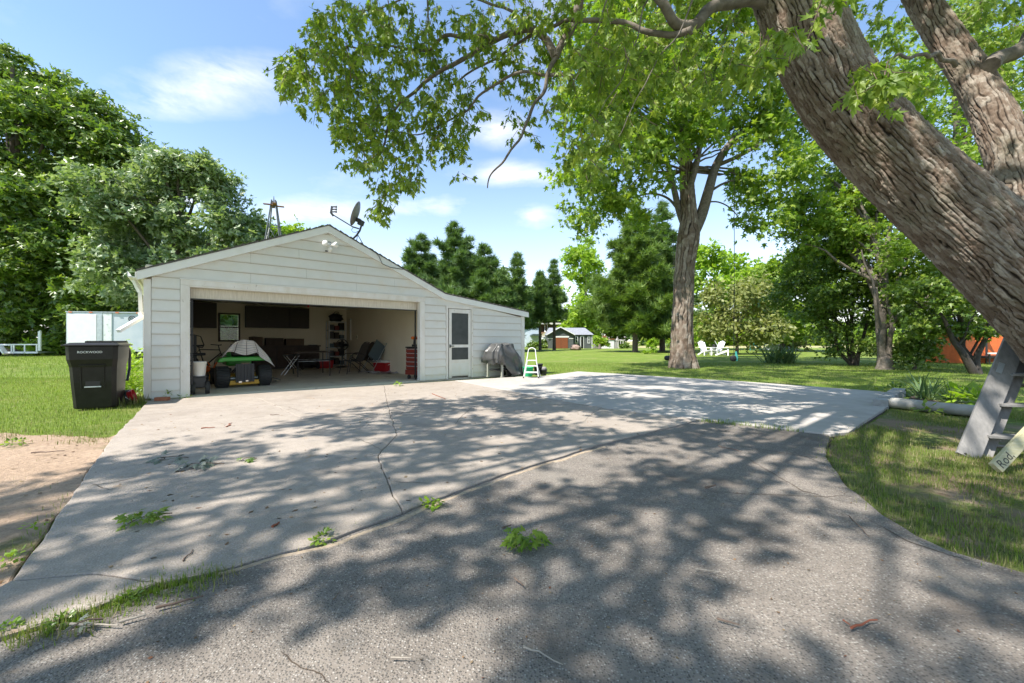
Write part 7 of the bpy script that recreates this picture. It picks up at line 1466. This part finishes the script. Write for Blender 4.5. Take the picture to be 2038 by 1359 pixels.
TPL['blade'] = (TPL['blade'][0] * np.array([1.35, 1, 1]), TPL['blade'][1])
LE = pxs((-60, 862), (60, 862), (120, 862), (180, 868), (222, 868), (268, 827), (292, 797)) + [GA(-.66, .0), GA(-.66, 3), Vector((-9.5, 12, 0)), Vector((-19, 12, 0)), Vector((-8.0, 4.2, 0))]
grass('lawn_grass', 'short sunlit grass of the left lawn', LE, 60000, .045, 'grass')
grass('dry_grass', 'dry tufts strewn over the left lawn', LE, 9000, .045, 'grass_dry', thin=.05, ns=1.6)
grass('lawn_grass', 'coarser grass of the left lawn further back', [Vector((-18, 11.5, 0)), Vector((-9.5, 11.5, 0)), Vector((-19, 30, 0)), Vector((-42, 30, 0))], 30000, .09, 'grass')
RE = pxs((1655, 868), (1645, 905), (1690, 962), (1760, 1020), (1830, 1062), (1900, 1092), (2060, 1138)) + [Vector((5.2, 2.4, 0)), Vector((8.2, 6.5, 0))] + pxs((1985, 838), (1775, 812), (1700, 858))
grass('lawn_grass', 'patchy grass between the paving and the big maple', RE, 34000, .04, 'grass', thin=.02, z=-.035)
grass('lawn_grass', 'green tufts round the bare ground by the maple', dpatch, 7000, .04, 'grass', thin=.08, z=-.03, lean=.8, ns=1.8)
grass('dry_grass', 'straw coloured grass creeping over the bare ground by the maple', dpatch, 9000, .04, 'grass_dry', thin=-.02, z=-.03, lean=.9, ns=2.2)
grass('dry_grass', 'dry yellow tufts at the edge of the paving by the big maple', RE, 30000, .045, 'grass_dry', thin=-.05, z=-.035, lean=.8)
RB = pxs((1100, 745), (1150, 737.5), (1210, 741), (1500, 759), (1790, 779), (2040, 800)) + [Vector((17, 13, 0)), Vector((26, 20, 0)), Vector((1.5, 20, 0))]
grass('lawn_grass', 'shaded grass of the lawn behind the concrete pad', RB, 50000, .065, 'grass', z=-.05)
grass('dry_grass', 'small pale tufts strewn over the lawn behind the concrete pad', RB, 4500, .07, 'grass_dry', thin=.1, z=-.05)
def strip(pts, w_): 
    a = [G(*p) for p in pts]; d = (a[-1] - a[0]).normalized(); n_ = Vector((-d.y, d.x, 0)); return [p + n_ * w_ for p in a] + [p - n_ * w_ for p in a[::-1]]
grass('joint_grass', 'grass growing along the lower left joint of the drive', strip([(0, 1268), (150, 1226), (310, 1172), (440, 1134)], .05), 4200, .042, 'grass', z=-.03, lean=1.0)
grass('joint_grass', 'dry straw along the lower left joint of the drive', strip([(0, 1278), (150, 1236), (310, 1180), (470, 1134)], .05), 1100, .05, 'grass_dry', z=-.022, lean=1.3, thin=-.1, ns=6)
low_plant('weed', 'clump of broad weed leaves near the left end of the lower joint', G(120, 1236), .045, .02, 60, .018, 'dark')
low_plant('weed', 'flat weed leaves halfway along the grassy lower joint', G(255, 1190), .05, .02, 60, .02, 'maple2')
grass('joint_grass', 'sparse dry grass in the middle of the long joint', strip([(440, 1132), (640, 1078), (800, 1017), (1000, 942)], .014), 420, .04, 'grass_dry', z=-.03, lean=1.0)
grass('joint_grass', 'grass tufts where the pale pad meets the front paving', strip([(1392, 836), (1470, 843), (1500, 846), (1600, 857)], .045), 1500, .06, 'grass', z=-.03, thin=-.1, ns=2.5)
grass('edge_weeds', 'thin weeds along the left edge of the slab', strip([(150, 975), (92, 1065), (25, 1155), (0, 1195)], .07), 700, .03, 'grass', z=-.03, thin=.0, ns=5)
grass('edge_weeds', 'tall grass blades at the foot of the trash cart', [G(236, 806) , G(290, 798), GA(-.7, .5), G(250, 792)], 320, .15, 'grass_dry', z=-.04, lean=.6)

# crumbs of bark, dry leaf and seed strewn over the paving
def litter(name, label, poly, n, sz, m_, kind='leaf', z=.004):
    pl_ = [(p[0], p[1]) for p in poly]; xs = [p[0] for p in pl_]; ys = [p[1] for p in pl_]; x = rng.uniform(min(xs), max(xs), n * 3); y = rng.uniform(min(ys), max(ys), n * 3); ok = in_poly(x, y, pl_); x, y = x[ok][:n], y[ok][:n]; m = len(x)
    a = rng.random(m) * 6.283; o = leaves(name, kind, np.stack([x, y, np.full(m, z)], -1), np.stack([np.cos(a), np.sin(a), np.zeros(m)], -1), np.stack([rng.normal(size=m) * .25, rng.normal(size=m) * .25, np.ones(m)], -1), sz * (.4 + .9 * rng.random(m)), M[m_]); tag(o, label, kind='stuff')
FP = [Vector((-1.9, .9, 0))] + pxs(*JT) + pxs((1655, 870), *AR[1:]) + [Vector((2.9, 1, 0))]
litter('leaf_litter', 'brown bark and leaf crumbs strewn over the front paving', FP, 520, .014, 'crumb', z=-.006)
litter('leaf_litter', 'brown crumbs strewn over the old concrete slabs', pxs((268, 827), (900, 760), (1390, 832), (800, 1010), (310, 1150), (60, 1110)), 380, .035, 'crumb', z=.005)
litter('leaf_litter', 'dry leaf bits and straw on the bare ground by the maple', dpatch, 700, .035, 'crumb', z=-.018)
litter('leaf_litter', 'bits of straw and leaf on the left dirt strip', dirt, 500, .035, 'crumb', z=-.02)
grass('dry_grass', 'thin grass creeping over the rim of the left dirt strip', pxs((0, 852), (120, 856), (215, 860), (225, 878), (120, 880), (0, 876)), 900, .05, 'grass_dry', z=-.03, thin=-.1, ns=3)
grass('dry_grass', 'scattered tufts on the left dirt strip', dirt, 2600, .035, 'grass_dry', z=-.028, thin=.28, ns=3)
